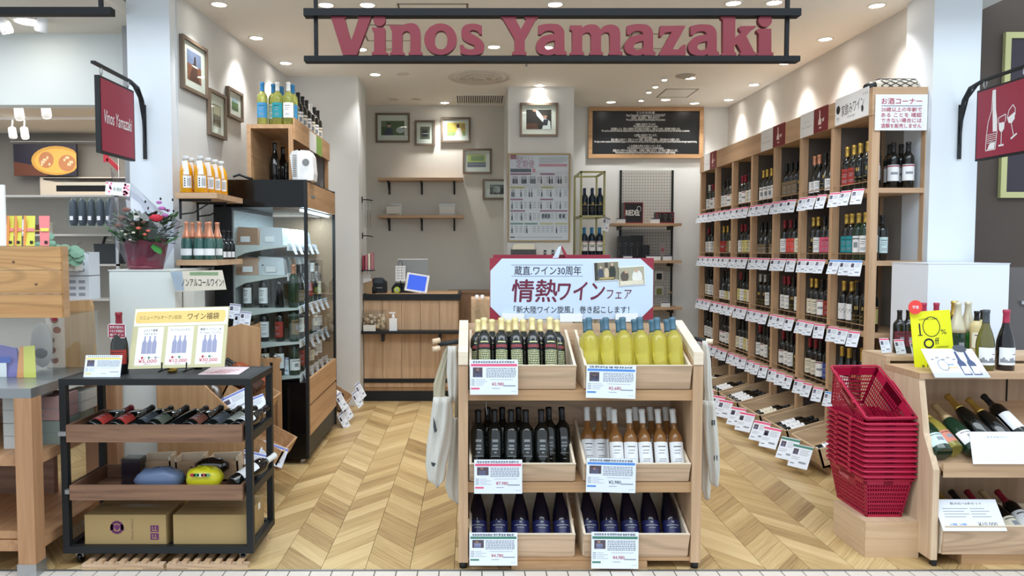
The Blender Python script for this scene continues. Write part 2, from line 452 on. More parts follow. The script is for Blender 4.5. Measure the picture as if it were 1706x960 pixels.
# smoke detector, sprinkler
p = onz(1142, 126, CH); t = thing('smoke_detector', 'round ceiling speaker grille beside a lit downlight', 'detector', (p.x, p.y, CH))
MB().lathe([(.001, -.02), (.05, -.02), (.09, -.006), (.095, 0)], 24).build('cover', mat('det', (170, 166, 158), .6), t)
p = onz(877, 105, CH); t = thing('sprinkler', 'small sprinkler head just behind the lower sign bar', 'sprinkler', (p.x, p.y, CH))
MB().lathe([(.03, -.004), (.03, 0)], 16).build('plate', TRIMW, t); MB().lathe([(.012, -.03), (.008, -.004)], 10).build('nozzle', STEEL, t)
p = onz(1130, 130, CH)
# air grille
a = onz(765, 171, CH); b = onz(833, 171, CH); yb = onz(800, 158, CH).y
t = thing('air_grille', 'rectangular air grille of dark slots in front of the back wall', 'grille', ((a.x+b.x)/2, (a.y+yb)/2, CH))
W2 = (b.x-a.x)/2+.02; D2 = abs(yb-a.y)/2
f = MB()
for x0, x1, y0, y1 in ((-W2-.05, W2+.05, -D2-.04, -D2), (-W2-.05, W2+.05, D2, D2+.04), (-W2-.05, -W2, -D2, D2), (W2, W2+.05, -D2, D2)): f.box(x0, y0, -.01, x1, y1, 0)
f.build('frame', TRIMW, t)
bx(-W2, -D2, -.002, W2, D2, 0).build('dark_opening', BLK, t)
sl = bx(-.006, -D2, -.012, .006, D2, -.003).mesh('slat', TRIMW)
for i in range(20): put('slat', sl, t, (-W2+.02+i*(2*W2-.04)/19, 0, 0))
# access hatches
def hatch(c, label):
    pts = [onz(x, y, CH) for x, y in c]
    x0 = min(q.x for q in pts); x1 = max(q.x for q in pts); y0 = min(q.y for q in pts); y1 = max(q.y for q in pts)
    t = thing('access_hatch', label, 'hatch', ((x0+x1)/2, (y0+y1)/2, CH), group='ceiling access hatches')
    a, b = (x1-x0)/2, (y1-y0)/2; e = .012
    f = MB()
    for q in ((-a, -b, a, -b+e), (-a, b-e, a, b), (-a, -b, -a+e, b), (a-e, -b, a, b)): f.box(q[0], q[1], -.003, q[2], q[3], 0)
    f.build('frame', mat('hatch_edge', (120, 112, 102), .6), t)
    bx(-a+e, -b+e, -.001, a-e, b-e, 0).build('panel', CEIL, t)
hatch([(1093, 162), (1165, 148)], 'square ceiling hatch in front of the black notice board')
hatch([(612, 68), (693, 41)], 'square ceiling hatch seen behind the letters i and n of the sign')
hatch([(1034, 81), (1130, 56)], 'square ceiling hatch seen behind the letters a and z of the sign')
hatch([(668, 28), (780, 6)], 'square ceiling hatch crossing the upper sign bar')
# ---------------------------------------------------------------- shop sign
SY = 3.80
def zl(ox, pts, smooth=True):
    """outline given as (x, y[, 'c']) in tenfold enlarged photo pixels -> sampled world points at the sign"""
    n = len(pts); out = []
    P = [Vector((q[0], q[1])) for q in pts]; cor = [len(q) > 2 for q in pts]
    for i in range(n):
        a, b = P[i], P[(i+1) % n]
        if cor[i] and cor[(i+1) % n]: out.append(a); continue
        ta = (b-P[i-1])*.5 if not cor[i] else (b-a)
        tb = (P[(i+2) % n]-a)*.5 if not cor[(i+1) % n] else (b-a)
        for k in range(6):
            t = k/6; h = t*t; g = h*t
            out.append(a*(2*g-3*h+1)+ta*(g-2*h+t)+b*(3*h-2*g)+tb*(g-h))
    res = []
    for q in out:
        w = at(ox+q.x/10.6625, 10+q.y/10.6625, SY); res.append((w.x, w.z))
    return res
def ell(cx, cy, rx, ry, n=28, e=1.0):
    r = []
    for k in range(n):
        a = 2*PI*k/n; c, s = math.cos(a), math.sin(a)
        r.append((cx+rx*math.copysign(abs(c)**e, c), cy+ry*math.copysign(abs(s)**e, s), 'c'))
    return r
c_ = lambda L: [(x, y, 'c') for x, y in L]
def mix(s):
    """'x,y x,y~ ...' : a trailing ~ marks a smooth point"""
    r = []
    for w in s.split():
        sm = w.endswith('~'); x, y = w.rstrip('~').split(',')
        r.append((float(x), float(y)) if sm else (float(x), float(y), 'c'))
    return r
A_ = '815,365 930,338~ 1050,332~ 1180,350~ 1255,420~ 1278,500 1280,800 1320,835 1320,885 1115,885 1115,862 1060,883~ 960,890~ 840,860~ 785,800~ 772,720~ 800,640~ 880,560~ 1000,525~ 1105,515 1090,480~ 1040,455~ 960,460~ 900,490~ 870,520 815,520'
AH = '1108,630 1030,645~ 960,680~ 935,740~ 970,785~ 1040,785~ 1090,765~ 1108,740'
def sh(s, dx, dy=0): return [(q[0]+dx, q[1]+dy, *q[2:]) for q in mix(s)]
LET = [
 (540, [mix('110,118 400,118 400,215 372,235 488,640 622,235 595,205 600,118 842,118 842,215 590,885 340,885 130,215')]),
 (540, [mix('850,400 1078,400 1092,430 1092,820 1140,850 1140,885 855,885 855,840 895,815 895,490 875,470'), ell(988, 255, 108, 120)]),
 (540, [mix('1168,355 1370,355 1388,375 1450,338~ 1550,320~ 1640,345~ 1698,420~ 1716,500 1716,818 1752,845 1752,885 1505,885 1505,850 1535,815 1535,540 1520,490~ 1480,462~ 1430,472~ 1395,505 1395,820 1437,850 1437,885 1175,885 1175,845 1213,815 1210,455 1172,385')]),
 (690, [ell(470, 605, 290, 280), ell(480, 620, 112, 166, e=.85)]),
 (690, [mix('1205,370 1205,520 1165,520 1130,470~ 1060,445~ 1010,450~ 990,480~ 1020,505~ 1100,550~ 1180,610~ 1235,680~ 1248,750~ 1220,830~ 1150,875~ 1030,888~ 900,880~ 820,850 812,705 870,705 905,760~ 970,787~ 1040,782~ 1078,748~ 1055,710~ 960,670~ 880,620~ 845,560~ 838,470~ 860,400~ 920,350~ 1030,330~ 1120,338~')]),
 (820, [mix('135,118 430,118 430,215 410,240 505,430 600,255 570,225 565,118 810,118 810,225 775,245 590,590 575,620 575,815 605,840 605,885 352,885 352,840 395,810 395,610 380,575 190,245 155,225')]),
 (820, [mix(A_), mix(AH)]),
 (940, [mix('100,360 305,360 315,400 380,357~ 480,340~ 570,360~ 640,430 700,372~ 820,345~ 920,370~ 970,430~ 985,510 985,800 1025,835 1025,885 785,885 785,850 805,815 800,530 780,490~ 730,482~ 680,505~ 645,545 645,815 680,850 680,885 440,885 440,850 468,815 468,540 445,497~ 400,483~ 345,505~ 312,540 312,815 345,850 345,885 95,885 95,850 135,815 135,455 95,440')]),
 (940, [sh(A_, 288, 5), sh(AH, 288, 5)]),
 (1080, [mix('200,370 640,365 640,385 420,785 540,785 560,740~ 600,705~ 650,700 650,893 185,893 185,860 405,475 290,490~ 250,535~ 222,560 185,555')]),
 (1080, [sh(A_, -78, 10), sh(AH, -78, 10)]),
 (1180, [mix('210,135 465,135 460,570 570,480 530,440 530,390 560,372 825,370 825,395 740,450 655,550 790,820 830,850 830,893 545,893 545,850 570,835 485,690 445,720 445,820 480,850 480,893 205,893 205,870 245,840 245,260 210,235')]),
 (1180, [mix('870,420 1098,418 1098,830 1137,850 1137,893 845,893 845,865 878,840 878,510 842,480 842,440'), ell(990, 270, 120, 122)]),
]
xl, xr = at(508, 60, SY).x, at(1330, 60, SY).x
sg = thing('shop_sign', 'suspended shop sign of red cut-out letters reading Vinos Yamazaki between two black bars', 'sign', ((xl+xr)/2, SY, at(850, 103, SY).z))
o0 = Vector(sg.location)
SMATL = mat('sign_letter', (112, 28, 42), .5)
for ox, loops in LET:
    c = bpy.data.curves.new('letter', 'CURVE'); c.dimensions = '2D'; c.fill_mode = 'BOTH'; c.extrude = .016
    for lp in loops:
        pts = zl(ox, lp); s = c.splines.new('POLY'); s.points.add(len(pts)-1); s.use_cyclic_u = True
        for q, (x, z) in zip(s.points, pts): q.co = (x-o0.x, z-o0.z, 0, 1)
    tmp = bpy.data.objects.new('t', c); COL.objects.link(tmp); bpy.context.view_layer.update()
    me = bpy.data.meshes.new_from_object(tmp.evaluated_get(bpy.context.evaluated_depsgraph_get())); bpy.data.objects.remove(tmp)
    me.name = 'letter'; me.materials.clear(); me.materials.append(SMATL)
    put('letter', me, sg, (0, 0, 0), (PI/2, 0, 0))
za, zb = at(850, 14.5, SY-.02).z, at(850, 26.5, SY-.02).z
zc, zd = at(850, 93.5, SY-.02).z, at(850, 102.5, SY-.02).z
for z0, z1 in ((zb, za), (zd, zc)):
    bx(xl-o0.x, -.03, z0-o0.z, xr-o0.x, .03, z1-o0.z).build('bar', SIGNB, sg)
for px in (526, 1312):
    x = at(px, 60, SY).x-o0.x
    bx(x-.009, .0, zd-o0.z, x+.009, .018, CH-o0.z).build('hanger_rod', SIGNB, sg)
# neighbour sign bar
p = at(188, 14, 3.9)
t = thing('sign_bar', 'black hanging bar of the next shop sign at the upper corner', 'sign', (p.x, 3.9, p.z))
bx(-2, -.025, -.036, 0, .025, 0).build('bar', SIGNB, t); bx(-.07, -.008, 0, -.05, .008, .9).build('hanger_rod', SIGNB, t)

# ---------------------------------------------------------------- projecting bracket signs
def bracket(x, label, art, cs):
    t = thing('bracket_sign', label, 'sign', (x, 4.79, 0))
    ztop = 2.52
    # bar on the column, curving out to the arm
    MB().box(-.012, -.006, 2.08, .012, 0, 2.42).build('wall_bar', BLK, t)
    arm = [(0, -.004, 2.36), (0, -.03, 2.44), (0, -.09, 2.505), (0, -.2, 2.525), (0, -.64, 2.53)]
    m = MB()
    for a, b in zip(arm, arm[1:]):
        m.hexa([(-.012, a[1], a[2]-.007), (.012, a[1], a[2]-.007), (.012, b[1], b[2]-.007), (-.012, b[1], b[2]-.007)],
               [(-.012, a[1], a[2]+.007), (.012, a[1], a[2]+.007), (.012, b[1], b[2]+.007), (-.012, b[1], b[2]+.007)])
    m.build('arm', BLK, t)
    m = MB(); m.tube([(0, -.004, 2.17), (0, -.02, 2.32), (0, -.07, 2.45), (0, -.16, 2.515)], .007, 6); m.build('brace', BLK, t)
    y0, y1, z0, z1 = -.60, -.175, 2.045, 2.47
    bd = MB().box(-.014, y0, z0, .014, y1, z1).build('board', BLK, t)
    bx(-.016, y0+.012, z0+.012, .016, y1-.012, z1-.012).build('face', MAR2, bd)
    for y in (y0+.05, y1-.05):
        m = MB(); m.tube([(0, y+.014*math.cos(a*PI/5), z1+.035+.025*math.sin(a*PI/5)) for a in range(10)], .0035, 6, closed=True); m.build('ring', STEEL, t)
        m = MB(); m.tube([(0, y, z1-.003), (0, y, z1+.012)], .003, 5); m.build('eyelet', STEEL, t)
    art(bd, y0, y1, z0, z1, cs)
def art_text(bd, y0, y1, z0, z1, cs):
    text('Vinos Yamazaki', .34, .075, WHITE, bd, (.0175, (y0+y1)/2, (z0+z1)/2-.005), (math.radians(-2), 0, PI/2), shear=.35)
def art_bottle(bd, y0, y1, z0, z1, cs):
    m = MB(); X = -.0175
    def P(pts): m.poly([(X, y1-.43*u, z0+.43*v) for u, v in pts])
    def stroke(pts, w=.006):
        for a, b in zip(pts, pts[1:]):
            d = Vector((b[0]-a[0], b[1]-a[1])); n = Vector((-d.y, d.x)).normalized()*w
            P([(a[0]-n.x, a[1]-n.y), (b[0]-n.x, b[1]-n.y), (b[0]+n.x, b[1]+n.y), (a[0]+n.x, a[1]+n.y)])
    P([(.335, .93), (.395, .93), (.41, .66), (.44, .52), (.445, .36), (.36, .36), (.345, .6)])          # lit side of the bottle
    stroke([(.335, .93), (.325, .66), (.26, .5), (.235, .33), (.225, .12), (.42, .12), (.445, .36)])
    P([(.26, .13), (.40, .13), (.415, .22), (.34, .235), (.29, .19)])
    for k in range(5): stroke([(.25, .33-.028*k), (.43, .335-.028*k)], .004)
    P([(.47, .46), (.585, .46), (.58, .37), (.53, .32), (.48, .37)])
    stroke([(.47, .46), (.465, .53), (.60, .56), (.60, .46)]); stroke([(.53, .33), (.53, .16)]); stroke([(.48, .155), (.58, .155)], .012)
    P([(.63, .50), (.77, .56), (.77, .47), (.72, .42), (.66, .43)])
    stroke([(.63, .50), (.66, .60), (.73, .66), (.775, .6), (.775, .52)]); stroke([(.71, .42), (.76, .25)]); stroke([(.71, .215), (.82, .27)], .012)
    m.build('line_drawing', WHITE, bd)
bracket(-2.065, 'maroon square bracket sign with script lettering hanging beside the plant-topped column', art_text, 1)
bracket(3.09, 'maroon square bracket sign with bottle and glasses drawing against the brown wall', art_bottle, -1)

# ---------------------------------------------------------------- pictures
def picture(x0, x1, z0, z1, place, label, art, inner=(.2, .8, .22, .8), dark=False):
    """frame centred on an Empty, facing -Y in its own space; place = (loc, rotz)"""
    w, h = x1-x0, z1-z0; loc, rz = place
    t = thing('framed_picture', label, 'picture', loc, (0, 0, rz), 'framed pictures on the shop walls')
    e = .022; f = MB(); a, b = w/2, h/2
    for q in ((-a, -b, a, -b+e), (-a, b-e, a, b), (-a, -b+e, -a+e, b-e), (a-e, -b+e, a, b-e)): f.box(q[0], -.028, q[1], q[2], 0, q[3])
    f.build('frame', FRAMEB, t)
    bx(-a+e, -.012, -b+e, a-e, -.004, b-e).build('mount', mat('mount', (226, 224, 216), .7), t)
    ix0, ix1 = -a+inner[0]*w, -a+inner[1]*w; iz0, iz1 = -b+inner[2]*h, -b+inner[3]*h
    m = MB(); mats = []
    for k, (col, pts) in enumerate(art):
        mats.append(mat('pic_%d_%d_%d' % col, col, .6, noise=.25))
        m.poly([(ix0+(ix1-ix0)*u, -.0125-.0004*k, iz0+(iz1-iz0)*v) for u, v in pts], k)
    m.build('photograph', mats, t)
    bx(-a+e, -.018, -b+e, a-e, -.0165, b-e).build('glass', CLEARG, t)
sq = lambda a, b, c, d: [(a, b), (c, b), (c, d), (a, d)]
def disc(x, y, rx, ry, n=12): return [(x+rx*math.cos(2*PI*i/n), y+ry*math.sin(2*PI*i/n)) for i in range(n)]
F1 = sq(0, 0, 1, 1)
ART = {
 'vine_man': [((74, 96, 62), F1), ((120, 130, 98), sq(0, .6, .2, 1)), ((190, 200, 200), disc(.82, .35, .18, .22)), ((40, 52, 76), [(.12, 0), (.5, 0), (.5, .4), (.38, .55), (.2, .5)]), ((196, 160, 140), disc(.34, .68, .09, .14)), ((50, 42, 40), [(.25, .72), (.43, .72), (.4, .86), (.28, .86)])],
 'pair': [((104, 108, 92), F1), ((42, 44, 60), sq(.22, .2, .8, .62)), ((60, 58, 66), disc(.36, .68, .12, .1)), ((60, 58, 66), disc(.64, .68, .12, .1)), ((200, 200, 200), sq(.2, .42, .85, .48))],
 'woman': [((200, 172, 84), F1), ((140, 158, 96), sq(0, 0, 1, .28)), ((232, 214, 208), [(.42, 0), (.86, 0), (.74, .6), (.58, .62)]), ((88, 60, 52), disc(.6, .75, .09, .17)), ((180, 150, 100), sq(.8, .5, 1, .9))],
 'field': [((176, 186, 90), F1), ((120, 140, 60), sq(.2, .5, .9, .9)), ((84, 84, 96), sq(0, .0, 1, .38)), ((140, 140, 150), sq(0, .2, 1, .26))],
 'grey': [((106, 112, 108), F1), ((170, 174, 170), disc(.4, .5, .22, .36)), ((58, 62, 60), disc(.75, .4, .15, .3)), ((64, 66, 64), sq(0, 0, 1, .15))],
 'toast': [((48, 40, 38), F1), ((96, 60, 50), sq(0, 0, .45, .3)), ((236, 236, 236), [(.36, .98), (.46, .96), (.66, .66), (.95, .4), (.98, .0), (.62, .0), (.7, .3), (.42, .7)]), ((44, 48, 60), [(.62, .2), (.84, .2), (.88, .5), (.7, .5)]), ((186, 140, 120), disc(.74, .66, .09, .11)), ((60, 48, 44), sq(.62, .7, .88, .8)), ((190, 140, 120), disc(.32, .95, .07, .06))],
 'vineyard': [((118, 128, 160), F1), ((138, 84, 62), sq(0, 0, 1, .55)), ((84, 46, 38), [(.1, 0), (.9, 0), (.62, .62), (.42, .62)]), ((220, 214, 208), disc(.55, .52, .25, .03)), ((60, 44, 44), disc(.55, .72, .07, .14))],
 'cellar': [((150, 142, 122), F1), ((204, 196, 168), sq(.1, .55, .9, .95)), ((90, 78, 62), sq(.1, .1, .3, .5)), ((100, 88, 70), sq(.4, .1, .6, .5)), ((90, 78, 62), sq(.7, .1, .9, .5))],
 'green': [((90, 120, 64), F1), ((170, 190, 200), sq(0, .66, 1, 1)), ((60, 92, 44), sq(0, 0, 1, .25))],
}
def pic_back(x0, y0, x1, y1, Y, label, art, inner):
    a, b = at(x0, y0, Y), at(x1, y1, Y)
    picture(a.x, b.x, b.z, a.z, (((a.x+b.x)/2, Y, (a.z+b.z)/2), 0), label, ART[art], inner)
BYW = 8.618
pic_back(626, 189, 683, 238, BYW, 'largest framed picture on the back wall, a man before green leaves', 'vine_man', (.16, .84, .25, .74))
pic_back(691, 201, 725, 243, BYW, 'small upright framed picture of two people on the back wall', 'pair', (.27, .74, .26, .75))
pic_back(735, 196, 784, 238, BYW, 'framed picture of a woman before yellow foliage on the back wall', 'woman', (.2, .82, .28, .79))
pic_back(771, 248, 819, 290, BYW, 'framed picture of a green and grey field on the back wall', 'field', (.16, .8, .27, .77))
pic_back(804, 299, 852, 333, BYW, 'lowest framed picture, grey toned, half behind the pillar', 'grey', (.25, .86, .27, .73))
pic_back(866, 172, 929, 228, 7.638, 'framed picture of a man raising his arm on the pillar', 'toast', (.17, .83, .22, .8))
def pic_side(xa, xb, yt, yb, label, art, inner):
    # on the slanting side wall: pixel columns give the distance along it
    def yy(px):
        u = (px-CX)/F; lo, hi = 4.6, 7.2
        for _ in range(40):
            m = (lo+hi)/2
            if u*m*1.0 > wallx(m): lo, hi = (lo, m) if False else (lo, hi)
            f = u*m-wallx(m)
            if f > 0: lo = m
            else: hi = m
        return (lo+hi)/2
    ya, yb2 = yy(xa), yy(xb)
    z1 = at(xa, yt, ya).z; z0 = at(xa, yb, ya).z; ym = (ya+yb2)/2
    w = math.hypot(yb2-ya, wallx(yb2)-wallx(ya))
    rz = math.atan2(yb2-ya, wallx(yb2)-wallx(ya))
    picture(-w/2, w/2, z0, z1, ((wallx(ym)+.002, ym, (z0+z1)/2), rz), label, ART[art], inner)
pic_side(305, 346, 56, 146, 'largest framed picture on the side wall, a brown vineyard under blue sky', 'vineyard', (.22, .78, .22, .8))
pic_side(348, 376, 146, 224, 'narrow upright framed picture of pale casks on the side wall', 'cellar', (.26, .74, .24, .72))
pic_side(380, 404, 143, 193, 'small framed picture of a green hill on the side wall', 'green', (.3, .74, .3, .72))

# ---------------------------------------------------------------- back wall shelves
def wall_shelf(x0, x1, py, Y, D, label, brks, grp='oak shelves on the back wall', mt=None, th=.03):
    a, b = at(x0, py, Y-D), at(x1, py, Y-D)
    t = thing('wall_shelf', label, 'shelf', ((a.x+b.x)/2, Y, a.z), group=grp)
    w = (b.x-a.x)/2
    bx(-w, -D, -th, w, -.001, 0).build('board', mt or OAKX, t)
    m = MB().box(-.01, -.008, -.17, .01, -.001, -th).box(-.01, -D*.85, -th-.008, .01, -.001, -th)
    m.hexa([(-.006, -D*.8, -th-.008), (.006, -D*.8, -th-.008), (.006, -.008, -.165), (-.006, -.008, -.165)],
           [(-.006, -D*.8+.01, -th-.008), (.006, -D*.8+.01, -th-.008), (.006, -.003, -.15), (-.006, -.003, -.15)])
    me = m.mesh('bracket', BLK)
    for px in brks: put('bracket', me, t, (at(px, py, Y).x-t.location.x, 0, 0))
    return t
wall_shelf(629, 772, 296, BYW+.002, .24, 'upper empty oak shelf on the back wall behind the till', (649, 703, 757))
wall_shelf(629, 772, 358.5, BYW+.002, .24, 'lower oak shelf with two clear card stands behind the till', (649, 703, 757))
for i, px in enumerate((656, 745)):
    p = at(px, 359, 8.45)
    t = thing('card_stand', ['clear acrylic card stand near the till end of the lower shelf', 'clear acrylic card stand by the picture end of the lower shelf'][i], 'card stand', (p.x, 8.45, p.z+.001), group='clear card stands on the back shelf')
    bx(-.09, -.002, 0, .09, .002, .13).build('front_sheet', CLEAR, t); bx(-.09, -.002, 0, .09, .05, .004).build('foot', CLEAR, t)
    bx(-.08, -.003, .02, .08, -.0022, .10).build('card', mat('pale_card', (222, 220, 214), .6), t)

# pillar poster
a, b = at(846, 256, 7.638), at(949, 403, 7.638)
W, H = b.x-a.x, a.z-b.z
t = thing('framed_poster', 'tall gold-framed poster of wine bottle rows on the pillar', 'poster', ((a.x+b.x)/2, 7.638, b.z))
f = MB(); e = .014
for q in ((-W/2, 0, W/2, e), (-W/2, H-e, W/2, H), (-W/2, e, -W/2+e, H-e), (W/2-e, e, W/2, H-e)): f.box(q[0], -.02, q[1], q[2], 0, q[3])
f.build('frame', GOLDP, t)
pm_ = MB(); PM = [mat('poster_paper', (216, 212, 222), .5), MAROON, mat('dusty_rose', (196, 120, 140), .6), LILAC, mat('khaki', (190, 180, 110), .6), GREENB, mat('bottle_print', (52, 56, 72), .6), mat('mauve', (142, 84, 118), .6), GREYI]
def pr(u0, v0, u1, v1, m, k=1): pm_.poly([(-W/2+e+(W-2*e)*u, -.006-.0003*k, (H-2*e)*(1-v)+e) for u, v in ((u0, v1), (u1, v1), (u1, v0), (u0, v0))], m)
pr(0, 0, 1, 1, 0, 0)
pr(.02, .0, .12, .05, 1); pr(.5, .105, .97, .135, 2); pr(.02, .16, .37, .2, 6); pr(.39, .16, .44, .2, 2)
for i in range(5): pr(.5, .03+.014*i, .97-.06*(i == 4), .036+.014*i, 8)
rows = [(.215, [(0, .36, 7), (.5, .75, 7)]), (.37, [(0, .25, 4), (.52, .73, 4)]), (.51, [(0, .22, 7), (.5, .73, 7)]), (.645, [(0, .26, 7), (.5, .97, 7)]), (.795, [(0, .23, 5), (.24, .47, 5), (.5, .73, 4), (.75, .97, 4)])]
for v, bars in rows:
    for u0, u1, m_ in bars: pr(.02+u0, v, .01+u1, v+.018, m_)
def pb(u, v, s=1):
    pm_.poly([(-W/2+e+(W-2*e)*(u+du*s), -.0065, (H-2*e)*(1-(v+dv))+e) for du, dv in ((-.013, .09), (.013, .09), (.013, .045), (.005, .03), (.005, .0), (-.005, 0), (-.005, .03), (-.013, .045))], 6)
for ri, us in enumerate([[.07, .10, .13, .22, .25, .28, .37, .4, .43, .54, .68, .72, .83, .87], [.05, .08, .2, .34, .38, .55, .7, .86], [.05, .21, .36, .54, .7, .86], [.05, .21, .36], [.05, .30, .8]]):
    for u in us: pb(u, rows[ri][0]+.03)
    for k in range(12):
        u = .1+.075*k
        if all(abs(u-x) > .03 for x in us): [pr(u, rows[ri][0]+.04+.02*j, u+.05, rows[ri][0]+.047+.02*j, 8) for j in range(4)]
for u in (.55, .6, .65, .84, .9): pr(u, .69, u+.04, .74, 6)
pr(.02, .955, .1, .97, 6); pr(.13, .96, .9, .966, 8)
pm_.build('print', PM, t)
text('蔵直ワイン', W*.27, .045, mat('plum_print', (150, 80, 110), .6), t, (-W*.225, -.0075, H*.945))
text('定期便', W*.29, .08, mat('plum_print', (150, 80, 110), .6), t, (-W*.22, -.0075, H*.88))
bx(-W/2+e, -.012, e, W/2-e, -.0105, H-e).build('glass', CLEARG, t)
# leaflet holder and switches beneath the poster
p = at(872, 424, 7.6); t = thing('leaflet_box', 'dark wall box holding pale leaflets under the tall poster', 'leaflet holder', (p.x, 7.638, p.z))
bx(-.125, -.08, -.1, .125, -.0, .05).build('box', mat('dark_box', (70, 74, 76), .6), t)
for i in range(3): bx(-.11+.01*i, -.07+.02*i, .0, .11, -.06+.02*i, .085+.012*i).build('leaflet', CREAM, t)
for i, px in enumerate((908, 921)):
    p = at(px, 421, 7.638); t = thing('wall_switch', ['black wall switch closer to the leaflet box', 'black wall switch farther from the leaflet box'][i], 'switch', (p.x, 7.638, p.z), group='switches on the pillar')
    bx(-.012, -.012, -.025, .012, 0, .025).build('cover', BLK, t); bx(-.005, -.016, -.01, .005, -.012, .01).build('button', STEEL, t)

# black notice board
NY = 8.718
a, b = at(980, 179, NY), at(1170, 264, NY); W, H = b.x-a.x, a.z-b.z
t = thing('notice_board', 'wide black notice board with white text in an oak frame', 'notice board', ((a.x+b.x)/2, NY, (a.z+b.z)/2))
e = .045; f = MB()
for q in ((-W/2, -H/2, W/2, -H/2+e), (-W/2, H/2-e, W/2, H/2), (-W/2, -H/2+e, -W/2+e, H/2-e), (W/2-e, -H/2+e, W/2, H/2-e)): f.box(q[0], -.035, q[1], q[2], 0, q[3])
f.build('frame', HONX, t)
bx(-W/2+e, -.012, -H/2+e, W/2-e, 0, H/2-e).build('board', mat('board_black', (22, 26, 30), .35), t)
WT = mat('white_text', (225, 226, 226), .6)
lines = [(112, 260, '5つのお約束', 1), (148, 560, 'Vinos Yamazaki\'s Commitment to "A GOOD BUY"', 0), (184, 410, '私達は、味と品質に、責任を持ちます。', 0), (215, 560, 'We assume responsibility for taste and quality of our products.', 0),
 (277, 300, '1 価格に自信がございます。', 0), (309, 350, 'We guarantee that our prices are correct.', 0), (340, 990, '産地直輸入により、蔵元から直接買い付けた商品だけをお届けし、中間コストを省き、適正価格でお届けします。', 0), (371, 1260, 'We visit the wineries to check the vineyards and surrounding and buy the wine directly. We thank the trust we earn with the fields and wineries.', 0),
 (430, 330, '2 品質に自信がございます。', 0), (462, 200, 'We guarantee quality.', 0), (492, 980, '蔵元の畑から食卓まで、定温のコンテナで運び、最良の状態で管理し、品質を確かめてお届けします。', 0), (523, 1470, 'We ship in reefer containers from the field of grapes to the bottle and to the shop so that the quality is kept and perfect, and we check the wine through repeated tasting.', 0),
 (583, 460, '3 お客様の声を大切にいたします。', 0), (614, 520, 'We promise that all of our services are customer-pleasing.', 0), (645, 930, '店頭スタッフがすべての商品を試飲し、お客様のご要望に合わせて、おすすめをご提案いたします。', 0), (677, 860, 'We are true to our partnership by reviewing customers, comments and opinions in a regular exchange.', 0)]
for y, wd, s, _ in lines:
    text(s, W*wd/1640, .030, WT, t, ((1706/2-850)/1640*0, -.0128, H*(.5-(y-35)/720)), bold=.01)

# slat edge beside pillar (end of a frame on its flank)
a = at(955, 174, 8.3); b = at(955, 233, 8.3)
t = thing('framed_picture', 'dark picture frame seen edge on at the flank of the pillar', 'picture', (1.036, 8.2, (a.z+b.z)/2), group='framed pictures on the shop walls')
bx(0, -.16, -(a.z-b.z)/2, .02, .16, (a.z-b.z)/2).build('frame', FRAMEB, t)

# ---------------------------------------------------------------- counter
CYF = 7.44
x0, x1 = -1.07, at(767, 495, CYF).x
t = thing('sales_counter', 'oak plank sales counter with black edged top and foot rail', 'counter', ((x0+x1)/2, CYF, 0))
w = (x1-x0)/2
body = bx(-w, .012, .1, w-.02, .6, 1.01).build('body', HONZ, t)
n = 5; pw = (2*w-.02)/n
for i in range(n):
    bx(-w+i*pw+.002, 0, .14, -w+(i+1)*pw-.002, .012, 1.01).build('plank', OAKZ, t)
bx(-w, -.012, 0, w-.02, .58, .10).build('plinth', BLK, t)
bx(-w-.005, -.02, 1.01, w, .62, 1.07).build('top_edge', BLK, t)
bx(-w+.03, .012, 1.0701, w-.03, .6, 1.074).build('work_surface', HONX, t)
bx(-w, -.012, .185, w-.02, 0, .225).build('foot_rail', BLK, t)
bx(-w-.005, -.16, .69, w-.01, 0, .715).build('bag_shelf', BLK, t)
for x in (-w+.2, w-.2): bx(x-.012, -.12, .61, x+.012, -.01, .69).build('shelf_bracket', BLK, t)
# low wall cabinet to its right
t = thing('low_cabinet', 'dark oak low cabinet between the counter and the pillar', 'cabinet', (.02, 8.12, 0))
bx(-.28, 0, 0, .36, .4, 1.04).build('body', wood('dim_oak', (150, 116, 86), (126, 94, 66), 2), t); bx(-.28, -.01, 1.04, .36, .4, 1.06).build('top', wood('dim_oak', (150, 116, 86), (126, 94, 66), 2), t)
p = at(800, 533, 6.3); q = at(785, 499, 6.3)
t = thing('tasting_stand', 'plain oak box stand half hidden behind the banner', 'stand', (.13, 6.3, 0))
bx(-.13, 0, 0, .35, .4, q.z).build('body', OAKZ, t)
for i in range(2): MB().lathe([(.012, 0), (.016, .004), (.016, .03), (.008, .034)], 10, c=(-.08+.045*i, .08, q.z)).build('knob', WHITEP, t)
t = thing('paper_wrap', 'clear plastic wrapped papers leaning at the banner edge', 'wrap', (.12, 5.4, .95), (0, 0, 0))
for i in range(3): bx(-.13+.04*i, .02*i, 0, -.125+.04*i+.12, .02*i+.003, .14+.03*i).build('sheet', CLEAR, t, rot=(0, math.radians(-24), 0))
bx(-.1, -.02, -.95, .1, .1, 0).build('post', OAKZ, t)
